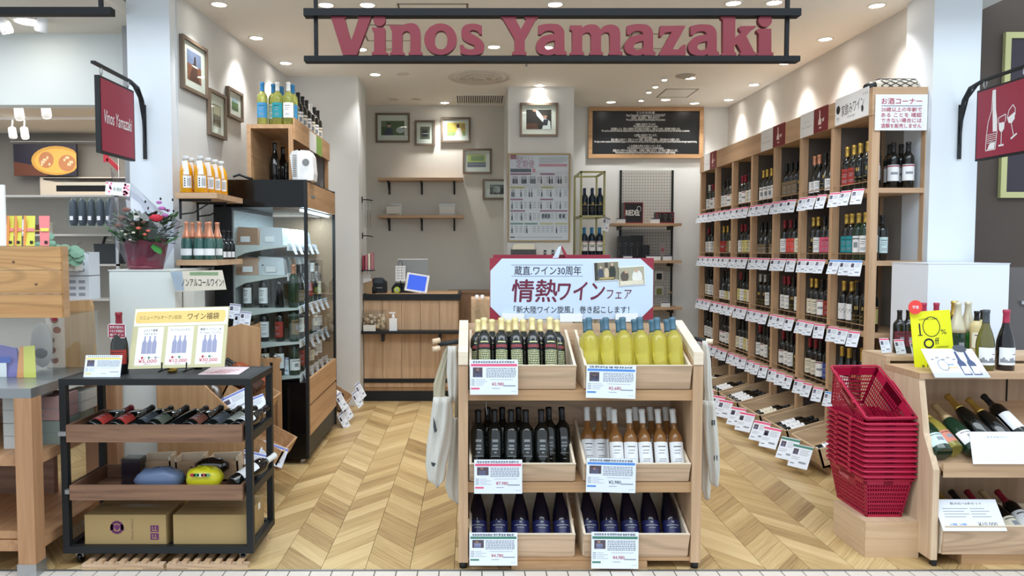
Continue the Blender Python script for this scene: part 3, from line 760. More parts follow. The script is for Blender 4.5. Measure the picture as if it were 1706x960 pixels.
# things on the counter
TZ = 1.0745
def on(px, Y, z=TZ): return Vector(((px-CX)/F*Y*1.003, Y, z))
p = on(688, 7.72); t = thing('display_monitor', 'silver backed monitor standing behind the till machines', 'monitor', tuple(p))
bx(-.155, 0, .14, .155, .02, .34).build('screen_back', mat('silver', (150, 152, 152), .4, metal=.3), t); bx(-.155, -.002, .335, .155, .022, .343).build('rim', WHITEP, t)
bx(-.02, .0, 0, .02, .02, .16).build('neck', STEEL, t); bx(-.08, -.06, 0, .08, .06, .008).build('foot', STEEL, t)
p = on(692, 7.56); t = thing('tablet', 'white framed tablet with a blue screen on a stand', 'tablet', (p.x, 7.58, TZ))
bd = bx(-.115, -.004, 0, .115, .004, .19).build('body', WHITEP, t, (0, -.0, .008), (math.radians(-14), math.radians(9), 0))
bx(-.092, -.0055, .02, .092, -.004, .172).build('screen', mat('screen_blue', (22, 70, 190), .3, emit=.55), bd)
MB().tube([(-.07, -.03, .004), (-.07, .05, .004), (-.07, .03, .09)], .004, 6).tube([(.07, -.03, .004), (.07, .05, .004), (.07, .03, .09)], .004, 6).build('stand', BLK, t)
p = on(668, 7.6); t = thing('hanging_sign', 'small white notice with two handles among the till machines', 'notice', (p.x, 7.56, TZ))
bx(-.05, 0, .12, .05, .006, .275).build('notice', WHITE, t)
for k in range(5): text('会計 電子', .08, .014, INK, t, (0, -.0006, .255-.027*k))
MB().tube([(-.02, 0, .27), (-.016, 0, .315), (.0, 0, .33), (.016, 0, .315), (.02, 0, .27)], .003, 6).build('handle', BLK, t)
MB().tube([(0, .01, 0), (0, .004, .13)], .006, 6).build('post', BLK, t)
p = on(632, 7.6); t = thing('receipt_printer', 'black receipt printer on the counter beside the paper bag', 'printer', tuple(p))
MB().prism([(-.075, 0), (.075, 0), (.075, .11), (.03, .15), (-.05, .15), (-.075, .1)], 1, -.07, .07).build('body', BLK, t)
bx(-.045, -.072, .1, .045, -.05, .148).build('paper_cover', mat('smoke', (60, 68, 76), .15), t); bx(-.04, -.0735, .05, .04, -.07, .058).build('paper_slot', GREYI, t)
p = on(668, 7.58); t = thing('card_terminal', 'low black card terminal with a green tape roll against it', 'terminal', (p.x, 7.68, TZ))
MB().prism([(-.1, 0), (.12, 0), (.12, .09), (-.06, .10), (-.1, .05)], 1, -.05, .06).build('body', BLKG, t)
bx(-.09, -.06, 0, .12, -.05, .04).build('keypad', BLK, t)
p = on(661, 7.5); t = thing('tape_roll', 'green adhesive tape roll in front of the card terminal', 'tape', (p.x, 7.53, TZ+.032))
m = MB(); m.T = Matrix.Rotation(PI/2, 4, 'X'); m.lathe([(.014, -.01), (.032, -.01), (.032, .01), (.014, .01), (.014, -.01)], 18, cap=False); m.build('roll', mat('lime', (172, 196, 60), .5), t)
m = MB(); m.T = Matrix.Rotation(PI/2, 4, 'X'); m.lathe([(.008, -.012), (.0145, -.012), (.0145, .012), (.008, .012)], 14, cap=False); m.build('core', WHITEP, t)
p = on(612, 7.5); t = thing('paper_bag', 'crumpled white and brown paper bag at the end of the counter', 'bag', (p.x, 7.52, TZ))
m = MB().hexa([(-.04, -.04, 0), (.06, -.04, 0), (.06, .04, 0), (-.04, .04, 0)], [(-.07, -.03, .13), (.04, -.05, .17), (.05, .04, .15), (-.05, .05, .14)]); m.build('bag', mat('kraft', (176, 150, 118), .8, noise=.2), t)
MB().hexa([(-.05, -.05, .10), (.05, -.05, .13), (.05, -.03, .13), (-.05, -.03, .10)], [(-.075, -.06, .19), (.02, -.06, .225), (.02, -.03, .22), (-.075, -.03, .19)]).build('receipt', WHITE, t)
MB().lathe([(.02, 0), (.024, .06), (.001, .075)], 12, c=(.07, -.03, 0)).build('cap', BLK, t)
p = on(655, 7.35, .7155); t = thing('sanitizer_bottle', 'white pump bottle of hand sanitizer on the bag shelf', 'bottle', (p.x, 7.36, .7155))
bx(-.038, -.025, 0, .038, .025, .12).build('bottle', WHITEP, t)
MB().lathe([(.014, .12), (.014, .15), (.006, .152), (.006, .17)], 12).box(-.04, -.008, .168, .02, .008, .182).build('pump', WHITEP, t)
p = on(620, 7.35, .7155); t = thing('cork_bag', 'clear bag of pale corks on the bag shelf', 'bag', (p.x+.02, 7.36, .7155))
ck = MB(); R2 = random.Random(5)
for i in range(110):
    a, b, c = R2.uniform(-.1, .1), R2.uniform(-.035, .035), R2.uniform(.02, .15)
    ck.T = Matrix.Translation((a, b, c)) @ Matrix.Rotation(R2.uniform(0, 3), 4, 'XYZ'[R2.randrange(3)]); ck.box(-.009, -.009, -.014, .009, .009, .014, m=R2.randrange(3))
o = ck.build('corks', [mat('cork', (208, 188, 156), .9), mat('cork2', (172, 146, 118), .9), mat('cork3', (226, 216, 196), .9)], t); o['kind'] = 'stuff'
bx(-.115, -.05, 0, .115, .05, .2).build('bag', CLEAR, t)
p = on(612, 7.3, .7155); t = thing('price_card', 'clear standing card in front of the cork bag', 'price card', (p.x+.02, 7.3, .7155))
bx(-.06, -.001, 0, .06, .001, .06).build('card', mat('pale_card', (222, 220, 214), .6), t)
# hanging racks on the flank of the white wall block
X = -1.073
for i, (px, py, lab) in enumerate([(602, 333, 'black hook rail with clear hanging packets, topmost on the wall block'), (602, 393, 'bare black hook rail between the two hanging displays'), (602, 448, 'black wire tray of red and clear packets under the hook rails')]):
    p = at(606, py, 7.4)
    t = thing('hook_rail', lab, 'hook', (X, 7.4, p.z), group='hook rails beside the counter')
    MB().box(.0, -.01, -.03, .008, .01, .03).tube([(0, 0, 0), (.06, -.02, .0), (.11, -.03, -.01)], .006, 6).build('rail', BLK, t)
    if i == 0:
        for k in range(3): bx(.03+.025*k, -.04, -.27, .032+.025*k, .04, -.015).build('packet', CLEARG, t); bx(.028+.025*k, -.035, -.10, .0295+.025*k, .035, -.03).build('header', WHITE, t)
    if i == 2:
        bx(0, -.1, -.02, .12, .06, -.012).build('tray', BLK, t)
        for k in range(4): bx(.01+.028*k, -.06, -.01, .03+.028*k, .03, .13+.01*k).build('packet', [MAROON, mat('rose_pack', (190, 120, 130), .4), CREAM, mat('rose_pack', (190, 120, 130), .4)][k], t)

# ---------------------------------------------------------------- pegboard and its shelves
PY = 8.717
a, b = at(1034, 284, PY), at(1117, 520, PY)
t = thing('pegboard', 'white pegboard with black side rails on the back wall', 'pegboard', ((a.x+b.x)/2, PY, 0))
w = (b.x-a.x)/2; H = a.z-.6
bx(-w, -.012, .6, w, 0, a.z).build('board', mat('peg_white', (176, 176, 172), .6), t)
for s in (-1, 1): bx(s*w-.012, -.02, .6, s*w+.012, 0, a.z).build('rail', BLK, t)
hl = MB()
for i in range(18):
    for j in range(int(H/.034)): 
        x, z = -w+.03+i*(2*w-.06)/17, .62+j*.034; hl.box(x-.0045, -.0128, z-.0045, x+.0045, -.0121, z+.0045)
o = hl.build('peg_holes', mat('hole', (70, 70, 72), .8), t); o['kind'] = 'stuff'
PS = []
for py, lab, x0, x1 in ((372, 'oak shelf with two boxed glass sets on the pegboard', 1022, 1136), (434, 'oak shelf with tall black gift boxes on the pegboard', 1022, 1136), (512, 'lowest visible oak shelf on the pegboard', 1022, 1136)):
    a, b = at(x0, py, 8.42), at(x1, py, 8.42); PS.append(a.z)
    t = thing('wall_shelf', lab, 'shelf', ((a.x+b.x)/2, 8.42, a.z), group='oak shelves on the pegboard')
    w = (b.x-a.x)/2; bx(-w, 0, -.03, w, .27, 0).build('board', OAKX, t)
    for s in (-.29, .29): bx(s-.006, .03, -.07, s+.006, .27, -.03).build('bracket', BLK, t)
def gbox(px, Y, z, w, h, d, m, label, art=None, edge=None):
    p = at(px, 400, Y); t = thing('gift_box', label, 'box', (p.x, Y, z+.001), group='boxed glasses on the pegboard shelves')
    bx(-w/2, 0, 0, w/2, d, h).build('carton', m, t)
    if edge: 
        f = MB()
        for q in ((-w/2, 0, -w/2+.01, h), (w/2-.01, 0, w/2, h), (-w/2, h-.01, w/2, h), (-w/2, 0, w/2, .01)): f.box(q[0], -.001, q[1], q[2], 0, q[3])
        f.build('edging', edge, t)
    if art: art(t, w, h)
RB = mat('box_black', (34, 30, 32), .4)
def a_r(t, w, h):
    text('RIEDEL', w*.72, .06, WHITE, t, (-.01, -.0015, h*.5), bold=.03)
    MB().tube([(w*.28, -.002, h*.55), (w*.28, -.002, h*.35)], .002, 5).tube([(w*.28+.022*math.cos(a), -.002, h*.68+.03*math.sin(a)) for a in [k*PI/6 for k in range(12)]], .0025, 5, closed=True).build('glass_print', WHITE, t)
def a_g(t, w, h):
    m = MB()
    for k in (-1, 0, 1): m.tube([(k*.07+.018*math.cos(a), -.002, h*.65+.02*math.sin(a)) for a in [j*PI/5 for j in range(10)]], .0018, 5, closed=True).tube([(k*.07, -.002, h*.5), (k*.07, -.002, h*.2)], .0015, 5)
    m.build('glass_print', mat('dim_white', (140, 140, 140), .6), t)
gbox(1055, 8.47, PS[0], .215, .235, .12, RB, 'large black glass box with a red edge and white capital lettering', a_r, MAROON)
gbox(1108, 8.47, PS[0], .2, .125, .12, RB, 'small black glass box with a red edge on the upper shelf', a_g, MAROON)
gbox(1042, 8.47, PS[1], .15, .27, .1, mat('box_ink', (26, 28, 34), .35), 'tall black glass box at the pillar end of the middle shelf', a_g)
gbox(1062, 8.50, PS[1], .13, .28, .1, mat('box_ink2', (22, 24, 30), .35), 'tall black glass box with a pale glass picture, second of its row', a_g)
gbox(1076, 8.47, PS[1], .085, .17, .1, mat('box_ink', (26, 28, 34), .35), 'shorter black box in front of the tall ones', None)
for i, (px, s, lab) in enumerate([(1034, 0, 'white card box beside the large lettered glass box'), (1091, 0, 'white card box beside the small glass box'), (1046, 1, 'white card box at the foot of the tall black boxes'), (1089, 1, 'long white card box on the middle shelf'), (1112, 1, 'short white card box at the end of the middle shelf'), (1082, 2, 'long white card box on the lowest shelf'), (1110, 2, 'short white card box by the glass jar')]):
    p = at(px, 400, 8.44); w = .10 if i != 3 else .16
    t = thing('card_box', lab, 'card', (p.x, 8.43, PS[s]+.001), group='white cards on the pegboard shelves')
    bx(-w/2, 0, 0, w/2, .03, .055).build('body', WHITE, t); bx(-w/2, -.001, .045, w/2, 0, .055).build('header', mat('navy', (44, 52, 96), .6), t)
p = at(1107, 400, 8.6); t = thing('hook_packet', 'small packet with a pink badge hanging on the pegboard', 'packet', (p.x, 8.69, at(1107, 415, 8.6).z))
bx(-.03, 0, -.1, .04, .006, .08).build('card', mat('packet', (186, 176, 172), .5), t); bx(-.015, -.002, -.03, .02, 0, .01).build('badge', mat('rose', (200, 110, 130), .5), t)
for i, (px, py) in enumerate([(1098, 460), (1098, 485)]):
    t = thing('stopper_pack', ['dark bottle stopper pack hanging on the pegboard', 'green bottle stopper pack hanging lower on the pegboard'][i], 'packet', tuple(at(px, py, 8.68)))
    bx(-.05, 0, -.05, .05, .01, .06).build('card', mat('packc', (200, 200, 196), .5), t); bx(-.03, -.01, -.04, .03, 0, .03).build('stopper', [BLK, mat('olive', (116, 126, 70), .6)][i], t)
p = at(1117, 400, 8.5); t = thing('glass_jar', 'small clear glass jar on the lowest pegboard shelf', 'jar', (p.x, 8.5, PS[2]+.001))
MB().lathe([(.03, 0), (.032, .1), (.02, .13), (.02, .16)], 14).build('jar', CLEARG, t); MB().lathe([(.022, .15), (.022, .17)], 14).build('lid', mat('khk', (150, 144, 110), .5), t)
# ---------------------------------------------------------------- bottles
PROF = {
 'bordeaux': ([(.033, 0), (.037, .004), (.037, .192), (.0345, .208), (.026, .222), (.0165, .234), (.0145, .245), (.0135, .282), (.0155, .286), (.0155, .30)], .037, .236),
 'burgundy': ([(.037, 0), (.041, .004), (.041, .125), (.0385, .15), (.030, .185), (.020, .215), (.0150, .24), (.0140, .282), (.0158, .286), (.0158, .30)], .041, .235),
 'sparkling': ([(.040, 0), (.044, .005), (.044, .125), (.041, .155), (.031, .195), (.021, .232), (.0165, .255), (.0155, .29), (.0175, .295), (.0175, .31)], .044, .215),
 'slim': ([(.031, 0), (.034, .004), (.034, .150), (.031, .170), (.022, .19), (.0145, .205), (.0135, .235), (.013, .282), (.015, .286), (.015, .30)], .034, .232),
 'juice': ([(.040, 0), (.043, .004), (.043, .155), (.040, .175), (.028, .205), (.017, .228), (.0155, .245)], .043, .236),
}
BC = {}
def bodymesh(kind, gm, seg):
    k = ('b', kind, gm.name, seg)
    if k not in BC: BC[k] = MB().lathe(PROF[kind][0], seg).mesh('wine_bottle', gm)
    return BC[k]
def capmesh(kind, cm, seg, z0=None):
    k = ('c', kind, cm.name, seg, z0)
    if k not in BC:
        prof, r, zc = PROF[kind]; z0 = z0 or zc; pts = []
        def rad(z):
            for (a, za), (b, zb_) in zip(prof, prof[1:]):
                if za <= z <= zb_: return a+(b-a)*(z-za)/max(zb_-za, 1e-6)
            return prof[-1][0]
        zs = [z0]+[z for _, z in prof if z > z0+.002]
        pts = [(rad(z)+.0008, z) for z in zs]; top = prof[-1][1]
        pts += [(prof[-1][0]*.9, top+.0015)]
        BC[k] = MB().lathe(pts, seg).mesh('capsule', cm)
    return BC[k]
def labmesh(kind, lm, style, seg, h=None):
    k = ('l', kind, lm.name if lm else None, style, seg, h)
    if k in BC: return BC[k]
    r = PROF[kind][1]+.0006; z0, z1 = h or {'bordeaux': (.05, .155), 'burgundy': (.035, .115), 'sparkling': (.03, .1), 'slim': (.03, .14), 'juice': (.035, .11)}[kind]
    m = MB(); a = 1.25; n = seg//2
    mats = [lm or WHITE, GREYI, INK, MAROON, GOLD, mat('label_text', (196, 200, 150), .5), mat('label_silver', (150, 156, 160), .4), mat('label_red_dim', (130, 50, 56), .5), mat('label_gold_lines', (176, 150, 80), .4)]
    if lm: m.patch(r, -a, a, z0, z1, n, 0)
    H = z1-z0; q = r+.0004
    rr = random.Random(hash(style) % 1000 if False else len(style)*7)
    if style == 'lines':
        for i, f in enumerate((.78, .62, .5, .25, .16)): m.patch(q, -.55+.1*(i % 2), .5-.12*(i % 3), z0+H*f, z0+H*f+.004, 5, 1 if i else 2)
    elif style == 'band':
        m.patch(q, -a, a, z1-.012, z1-.004, n, 3); m.patch(q, -.6, .6, z0+H*.4, z0+H*.55, 5, 1)
    elif style == 'land':
        for i in range(9): m.patch(q, -1.1+i*.24, -1.1+i*.24+.26, z0+.012, z0+.03+.008*math.sin(i*1.7), 2, 1)
        m.patch(q, .2, .8, z1-.035, z1-.032, 3, 7)
    elif style == 'seal':
        m.patch(q, -.35, .35, z0+H*.3, z0+H*.62, 5, 1); m.patch(q, -.8, .8, z0+H*.8, z0+H*.86, 5, 2)
    elif style == 'print':   # lettering printed straight on the glass
        for i in range(12):
            z = .035+.0085*i; x = -.78
            while x < .72:
                L = rr.uniform(.12, .34); m.patch(q, x, min(x+L, .8), z, z+.0046, 2, 5); x += L+.05
        m.patch(q, -.75, .75, .146, .160, 8, 7); m.patch(q, -.5, .5, .170, .176, 5, 5)
        m.patch(q, -.7, .7, .018, .027, 6, 7)
    elif style == 'logo':
        for z, w_, hh in ((.14, .35, .012), (.118, .3, .009), (.103, .38, .009), (.088, .12, .006), (.072, .55, .003), (.045, .2, .003)):
            x = -w_
            while x < w_: m.patch(q, x, x+.07, z, z+hh, 1, 6); x += .11
    elif style == 'goldlogo':
        for z, w_, hh in ((.125, .3, .022), (.085, .7, .003), (.06, .6, .003)): m.patch(q, -w_, -w_*.2, z, z+hh, 3, 8); m.patch(q, w_*.2, w_, z, z+hh, 3, 8)
    elif style == 'navy':
        m.patch(q, -.7, .7, z0+H*.62, z0+H*.68, 6, 6); m.patch(q, -.4, .4, z0+H*.45, z0+H*.5, 4, 6); m.patch(q, -.15, .15, z0+H*.8, z0+H*.92, 2, 6)
    elif style == 'script':
        for i in range(7): m.patch(q, -.7+i*.2, -.62+i*.2, z0+H*(.5+.1*math.sin(i*2.2)), z0+H*(.62+.1*math.sin(i*2.2)), 1, 2)
    BC[k] = m.mesh('label', mats); return BC[k]
def bottle(kind, gm, cm, lm, style, loc, label, group, rot=(0, 0, 0), seg=12, h=None, cz=None):
    o = put('wine_bottle', bodymesh(kind, gm, seg), None, loc, rot)
    tag(o, label, 'bottle', group)
    if cm: put('capsule', capmesh(kind, cm, seg, cz), o)
    if lm or style in ('print', 'logo', 'goldlogo'):
        put('label', labmesh(kind, lm, style, seg, h), o)
    return o
CM = {'g': GOLD, 'k': mat('cap_black', (20, 20, 22), .35), 'r': mat('cap_red', (128, 26, 42), .35), 'c': mat('cap_copper', (206, 142, 112), .35, metal=.4), 'w': mat('cap_white', (222, 224, 222), .4), 'b': mat('cap_blue', (44, 124, 178), .4), 's': mat('cap_steelblue', (70, 104, 122), .4), 'p': mat('cap_pink', (170, 52, 80), .35), 'v': mat('cap_silver', (170, 172, 172), .35, metal=.5), 'y': mat('cap_pale_gold', (226, 208, 150), .35, metal=.35), 'd': mat('cap_navy', (30, 52, 88), .35)}
CN = {'g': 'gold', 'k': 'black', 'r': 'red', 'c': 'copper', 'w': 'white', 'v': 'silver', 'b': 'blue', 'd': 'navy'}
LM = {'W': WHITE, 'C': CREAM, 'R': mat('lab_red', (160, 52, 44), .5), 'T': mat('lab_teal', (26, 140, 152), .5), 'P': mat('lab_pink', (206, 86, 116), .5), 'O': mat('lab_coral', (232, 82, 72), .5), 'Y': mat('lab_yellow', (220, 210, 140), .5), 'G': mat('lab_bronze', (132, 112, 82), .5), 'B': mat('lab_blue', (46, 74, 160), .5), 'L': mat('lab_lightblue', (200, 224, 226), .5), 'K': None}
LN = {'W': 'white label', 'C': 'cream label', 'R': 'red label', 'T': 'teal label', 'P': 'pink label', 'O': 'coral label', 'Y': 'yellow label', 'G': 'bronze label', 'B': 'blue label', 'L': 'pale blue label', 'K': 'gold print'}

# ---------------------------------------------------------------- price cards
CARDC = {}
def card_mesh(w, h, hdr, photo, seed=0):
    k = (w, h, hdr.name, photo, seed)
    if k in CARDC: return CARDC[k]
    m = MB(); m.box(-w/2, -.0008, -h, w/2, .0008, 0, 0); y = -.0012
    def rc(u0, v0, u1, v1, mi): m.poly([(-w/2+w*u0, y, -h*v1), (-w/2+w*u1, y, -h*v1), (-w/2+w*u1, y, -h*v0), (-w/2+w*u0, y, -h*v0)], mi)
    r = random.Random(seed)
    if photo == 'wide':
        rc(.02, .12, .98, .19, 1); 
        for i in range(16): rc(.06+.055*i, .04, .06+.055*i+.035, .09, 2)
        rc(.06, .22, .26 if seed % 2 else .30, .50 if seed % 2 else .46, 3); rc(.10, .32, .24, .5 if seed % 2 else .46, 4); rc(.13, .24, .19, .34, 5)
        for i in range(6):
            x = .34
            while x < .94: L = r.uniform(.02, .06); rc(x, .235+.048*i, min(x+L, .96), .262+.048*i, 2); x += L+.012
        for i in range(4): rc(.03, .56+.05*i, .10, .58+.05*i, 2); rc(.12, .565+.05*i, .12+r.uniform(.1, .24), .58+.05*i, 6)
        rc(.02, .80, .20, .85, 1)
        rc(.42, .56, .9, .575, 6); rc(.70, .73, .95, .76, 2); rc(.46, .81, .62, .825, 2); rc(.86, .9, .97, .91, 6)
    else:
        rc(.0, .03, 1, .13, 1); rc(.08, .2, .34, .45, 3); rc(.14, .28, .28, .45, 4)
        for i in range(4): rc(.42, .2+.07*i, .9-.08*(i % 2), .23+.07*i, 6)
        rc(.08, .55, .5, .58, 6); rc(.08, .63, .44, .66, 6); rc(.5, .72, .86, .80, 2); rc(.08, .82, .3, .87, 2)
    CARDC[k] = m.mesh('price_card', [PAPERB, hdr, GREYI, mat('ph_dark', (86, 74, 84), .6), mat('ph_mid', (150, 156, 196), .6), mat('ph_skin', (206, 170, 156), .6), mat('ink_pale', (180, 184, 194), .6)])
    return CARDC[k]
def card(loc, label, w, h, hdr=PINKB, photo='small', rot=(0, 0, 0), group='price cards', seed=0):
    return tag(put('price_card', card_mesh(w, h, hdr, photo, seed), None, loc, rot), label, 'price card', group)

# ---------------------------------------------------------------- long bottle shelf on the right wall
SX = 2.57; YB = [4.85+i*.51 for i in range(8)]; TOP = 2.37
t = thing('bottle_shelf', 'long oak shelving of seven bays full of wine along the side wall', 'shelf', (SX, 4.85, 0))
LV = [.50, .965, 1.435, 1.905]
for i, y in enumerate(YB):
    yy = y-4.85
    bx(0, yy, 0, .05, yy+.045, TOP).build('post', OAKZ, t)
    bx(.34, yy, 0, .375, yy+.045, 2.54 if i == 0 else TOP).build('post', OAKZ, t)
    if i: bx(.05, yy+.01, 0, .34, yy+.03, TOP).build('divider', mat('shelf_dark', (92, 84, 78), .7), t)
bx(.362, .05, 0, .374, 3.6, TOP).build('back_panel', mat('shelf_back', (150, 146, 140), .8), t)
for z in LV:
    bx(.0, .045, z-.03, .36, 3.57, z).build('shelf_board', OAKY, t)
for z in LV[1:]:
    bx(.05, .0, z-.032, .34, .045, z).build('shelf_edge', OAKX, t)
for z in LV:
    MB().tube([(.006, .05, z+.045), (.006, 3.57, z+.045)], .0035, 6).build('guard_rail', OAKY, t)
bx(-.006, -.004, TOP, .024, 3.62, 2.545).build('fascia', OAKY, t)
bx(.024, -.004, TOP+.1, .374, .02, 2.545).build('fascia_end', OAKX, t)
bx(.02, 0, TOP, .37, 3.61, TOP+.02).build('top_board', OAKY, t)
SPEC = [  # per level from the top, per bay from the entrance inwards: kind, capsule, glass, label, style, count
 [['gdRl gdRl gdKo gdKo kdWb'], ['cdWl cdWl kdKo kdWl kdWl'], ['kdGl kdGl kdGl kdKo kdCl'], ['gdWs gdWs gdWs gdWs gdWs'], ['rdWl rdWe kdCl kdWl kdKo'], ['kdWl kdWl kdWe kdCl kdWl'], ['wdWl rdWe rdWl kdCl']],
 [['gdTl gdTl ggWs ggWl kdLl'], ['gdKo gdWl kdPl kdPl kdWl'], ['rdWl rdOl kdOl kdCl kdWl'], ['kdGl kdGl kdKo kdGl kdCl'], ['rdWl rdYl kdYl kdWl rdWl'], ['gdRe gdRl kdGo kdCl kdKo'], ['rdWl kdWl rdCl kdWl']],
 [['gdWt gdWt kdKo kdKo kdYe'], ['gdCl gdCl kdWe kdRl kdKo'], ['rdWl rdWl kdKo kdWl kdKo'], ['vdKo vdKo kdWl kdKo kdKo'], ['rdYl kdWl kdYl kdCl kdWl'], ['kdWl kdWl kdYl kdWl kdKo'], ['kdCl kdWl kdWl kdKo']],
 [['gdWt gdWt kdKo gdKo kdKo'], ['rdCl rdCl kdWe kdBl kdBl'], ['rdWe kdWl kdWl kdKo kdKo'], ['rdWl kdWe kdWl kdKo kdWl'], ['kdCl kdWl kdYl kdCl kdKo'], ['kdWe kdWe kdWl kdCl kdWl'], ['kdWl kdWl kdWl kdCl']],
]
LEVN = ['top level', 'second level', 'third level', 'fourth level']; BAYN = ['first', 'second', 'third', 'fourth', 'fifth', 'sixth', 'seventh']; ORD = ['first', 'second', 'third', 'fourth', 'fifth', 'sixth']
STY = {'l': 'lines', 's': 'seal', 'b': 'band', 'e': 'band', 'o': 'goldlogo', 't': 'script'}
for li, row in enumerate(SPEC):
    z = LV[3-li]
    for bi, (s,) in enumerate(row):
        ws = s.split(); n = len(ws); y0 = 4.85+.51*bi+.045
        # nearer the entrance a slot holds wider spaced bottles
        for k, w_ in enumerate(ws):
            y = y0+.05+k*(.365/(n-1)) + .0
            kk = 'burgundy' if (bi*3+li) % 7 == 3 else 'bordeaux'
            gl = GLASSG if w_[1] == 'g' else GLASSD
            # display runs from far to near so that the best seen ones stand by the far post
            yk = y0+.465-.05-k*(.365/(n-1))
            bottle(kk, gl, CM[w_[0]], LM[w_[2]], STY[w_[3]], (SX+.075+R.uniform(-.004, .008), yk, z+.0005),
                   '%s capped dark bottle, %s, %s from the far post, %s, %s bay' % (CN[w_[0]], LN[w_[2]], ORD[k], LEVN[li], BAYN[bi]),
                   'wine bottles on the long shelf', rot=(0, 0, -.75+R.uniform(-.25, .25)))
            if bi < 5 and (bi+li+k) % 4 != 3 and not (bi == 0 and k > 1):
                bottle(kk, gl, CM[w_[0]], LM[w_[2]], STY[w_[3]], (SX+.165+R.uniform(-.004, .006), yk+R.uniform(-.004, .004), z+.0005),
                   '%s capped bottle, %s, inner row, %s from far post, %s, %s bay' % (CN[w_[0]], LN[w_[2]], ORD[k], LEVN[li], BAYN[bi]),
                   'wine bottles on the long shelf', rot=(0, 0, -.6+R.uniform(-.2, .2)))
for o in list(COL.objects):
    if o.get('group') == 'wine bottles on the long shelf': o.scale = (1.0, 1.0, 1.07)
# bottles of the open end on the top board
for i, (dx, dy) in enumerate([(.20, .11), (.275, .07), (.225, .20), (.29, .18)]):
    bottle('bordeaux', GLASSD, CM['k'], WHITE, 'band', (SX+dx, 4.85+dy, LV[3]+.0005), 'dark bottle with white neck ring and pink printed label, %s at the open shelf end' % ORD[i], 'wine bottles on the long shelf', rot=(0, 0, -.25))
bottle('bordeaux', GLASSD, CM['k'], LM['L'], 'lines', (SX+.16, 5.0, LV[2]+.0005), 'single dark bottle with pale label at the open end, second level', 'wine bottles on the long shelf')
# price cards hanging from each board
for li in range(4):
    z = LV[3-li]; hdrs = {(1, 0): BLUEB, (3, 0): BLUEB}
    for bi in range(7):
        n = 3
        for k in range(n):
            y = 4.85+.51*bi+.10+k*.155+R.uniform(-.015, .015)
            card((SX-.026, y, z+.002), 'small price card, %s from the entrance, under the %s, %s bay' % (ORD[k], LEVN[li], BAYN[bi]), .080, .108, hdrs.get((li, bi), PINKB), 'small', (math.radians(-20+R.uniform(-4, 4)), 0, -PI/2+math.radians(30+R.uniform(-6, 6))), 'price cards along the long shelf', seed=1)
# fascia panels
def panel(y0, y1, z0, z1, m, label, fn=None):
    t = thing('fascia_panel', label, 'sign', (SX-.0085, (y0+y1)/2, (z0+z1)/2), (0, 0, -PI/2), 'panels on the shelf fascia')
    bx(-(y1-y0)/2, -.002, -(z1-z0)/2, (y1-y0)/2, .002, (z1-z0)/2).build('panel', m, t)
    if fn: fn(t, y1-y0, z1-z0)
    return t
def fn_home(t, w, h):
    text('家飲みワイン', w*.68, h*.42, INK, t, (.02, -.0026, .0), (0, math.radians(-3), 0)); text('~Tasting~', w*.3, h*.13, GREYI, t, (0, -.0026, -h*.32))
    MB().poly([(q[0], -.0026, q[1]) for q in disc(-w*.40, h*.06, .028, .03)]).poly([(q[0], -.0026, q[1]) for q in disc(w*.34, -h*.2, .014, .022)]).build('spots', INK, t)
    text('・・・', w*.12, h*.1, INK, t, (w*.42, -.0026, h*.3)); text('YY', w*.09, h*.14, INK, t, (-w*.4, -.0026, -h*.3))
def fn_bottle(t, w, h):
    m = MB(); m.poly([(x*w, -.0026, z*h) for x, z in ((-.1, .38), (-.03, .38), (-.02, .1), (.05, -.02), (.05, -.2), (-.16, -.2), (-.16, -.05), (-.1, .08))])
    m.poly([(x*w, -.0026, z*h) for x, z in ((.1, .0), (.26, .04), (.22, -.1), (.14, -.12))]); m.poly([(q[0], -.0026, q[1]) for q in disc(-.02*w, -.33*h, .1*w, .03*h)])
    m.build('line_drawing', mat('pale_print', (232, 214, 208), .6), t)
def fn_faint(t, w, h):
    text('Vinos Yamazaki', w*.7, h*.1, mat('ink_pale', (180, 184, 194), .6), t, (0, -.0026, -h*.1), shear=.3); text('ワイン', w*.4, h*.12, mat('ink_pale', (180, 184, 194), .6), t, (0, -.0026, h*.1))
DR = mat('deep_red', (122, 34, 42), .5)
panel(4.89, 5.33, 2.375, 2.56, WHITE, 'wide white banner with handwritten Japanese for home drinking wine', fn_home)
for i, (a, b) in enumerate([(5.44, 5.66), (6.18, 6.42), (7.90, 8.10)]):
    panel(a, b, 2.372, 2.55, DR, 'deep red fascia panel with a white bottle drawing, %s from the entrance' % ORD[i], fn_bottle)
for i, (a, b) in enumerate([(5.665, 5.89), (6.425, 6.68), (8.105, 8.30)]):
    panel(a, b, 2.372, 2.55, WHITE, 'white fascia panel with faint script, %s from the entrance' % ORD[i], fn_faint)
# age notice
a, b = at(1460, 157, 4.83), at(1545, 217, 4.83)
t = thing('age_notice', 'white notice with red Japanese lettering about buying alcohol at the shelf end', 'sign', ((a.x+b.x)/2, 4.838, (a.z+b.z)/2))
w, h = b.x-a.x, a.z-b.z
bx(-w/2, -.003, -h/2, w/2, .003, h/2).build('panel', WHITE, t)
NR = mat('notice_red', (176, 66, 90), .6)
text('お酒コーナー', w*.78, h*.17, NR, t, (0, -.0038, h*.31), bold=.022)
bx(-w*.39, -.0042, h*.175, w*.39, -.003, h*.19).build('rule', mat('rule_blue', (60, 64, 96), .6), t)
for i, s in enumerate(('20歳以上の年齢で', 'ある ことを 確認', 'できない場合には', '酒類を販売しません')):
    text(s, w*.78, h*.125, NR, t, (0, -.0038, h*(.08-.152*i)), bold=.018)
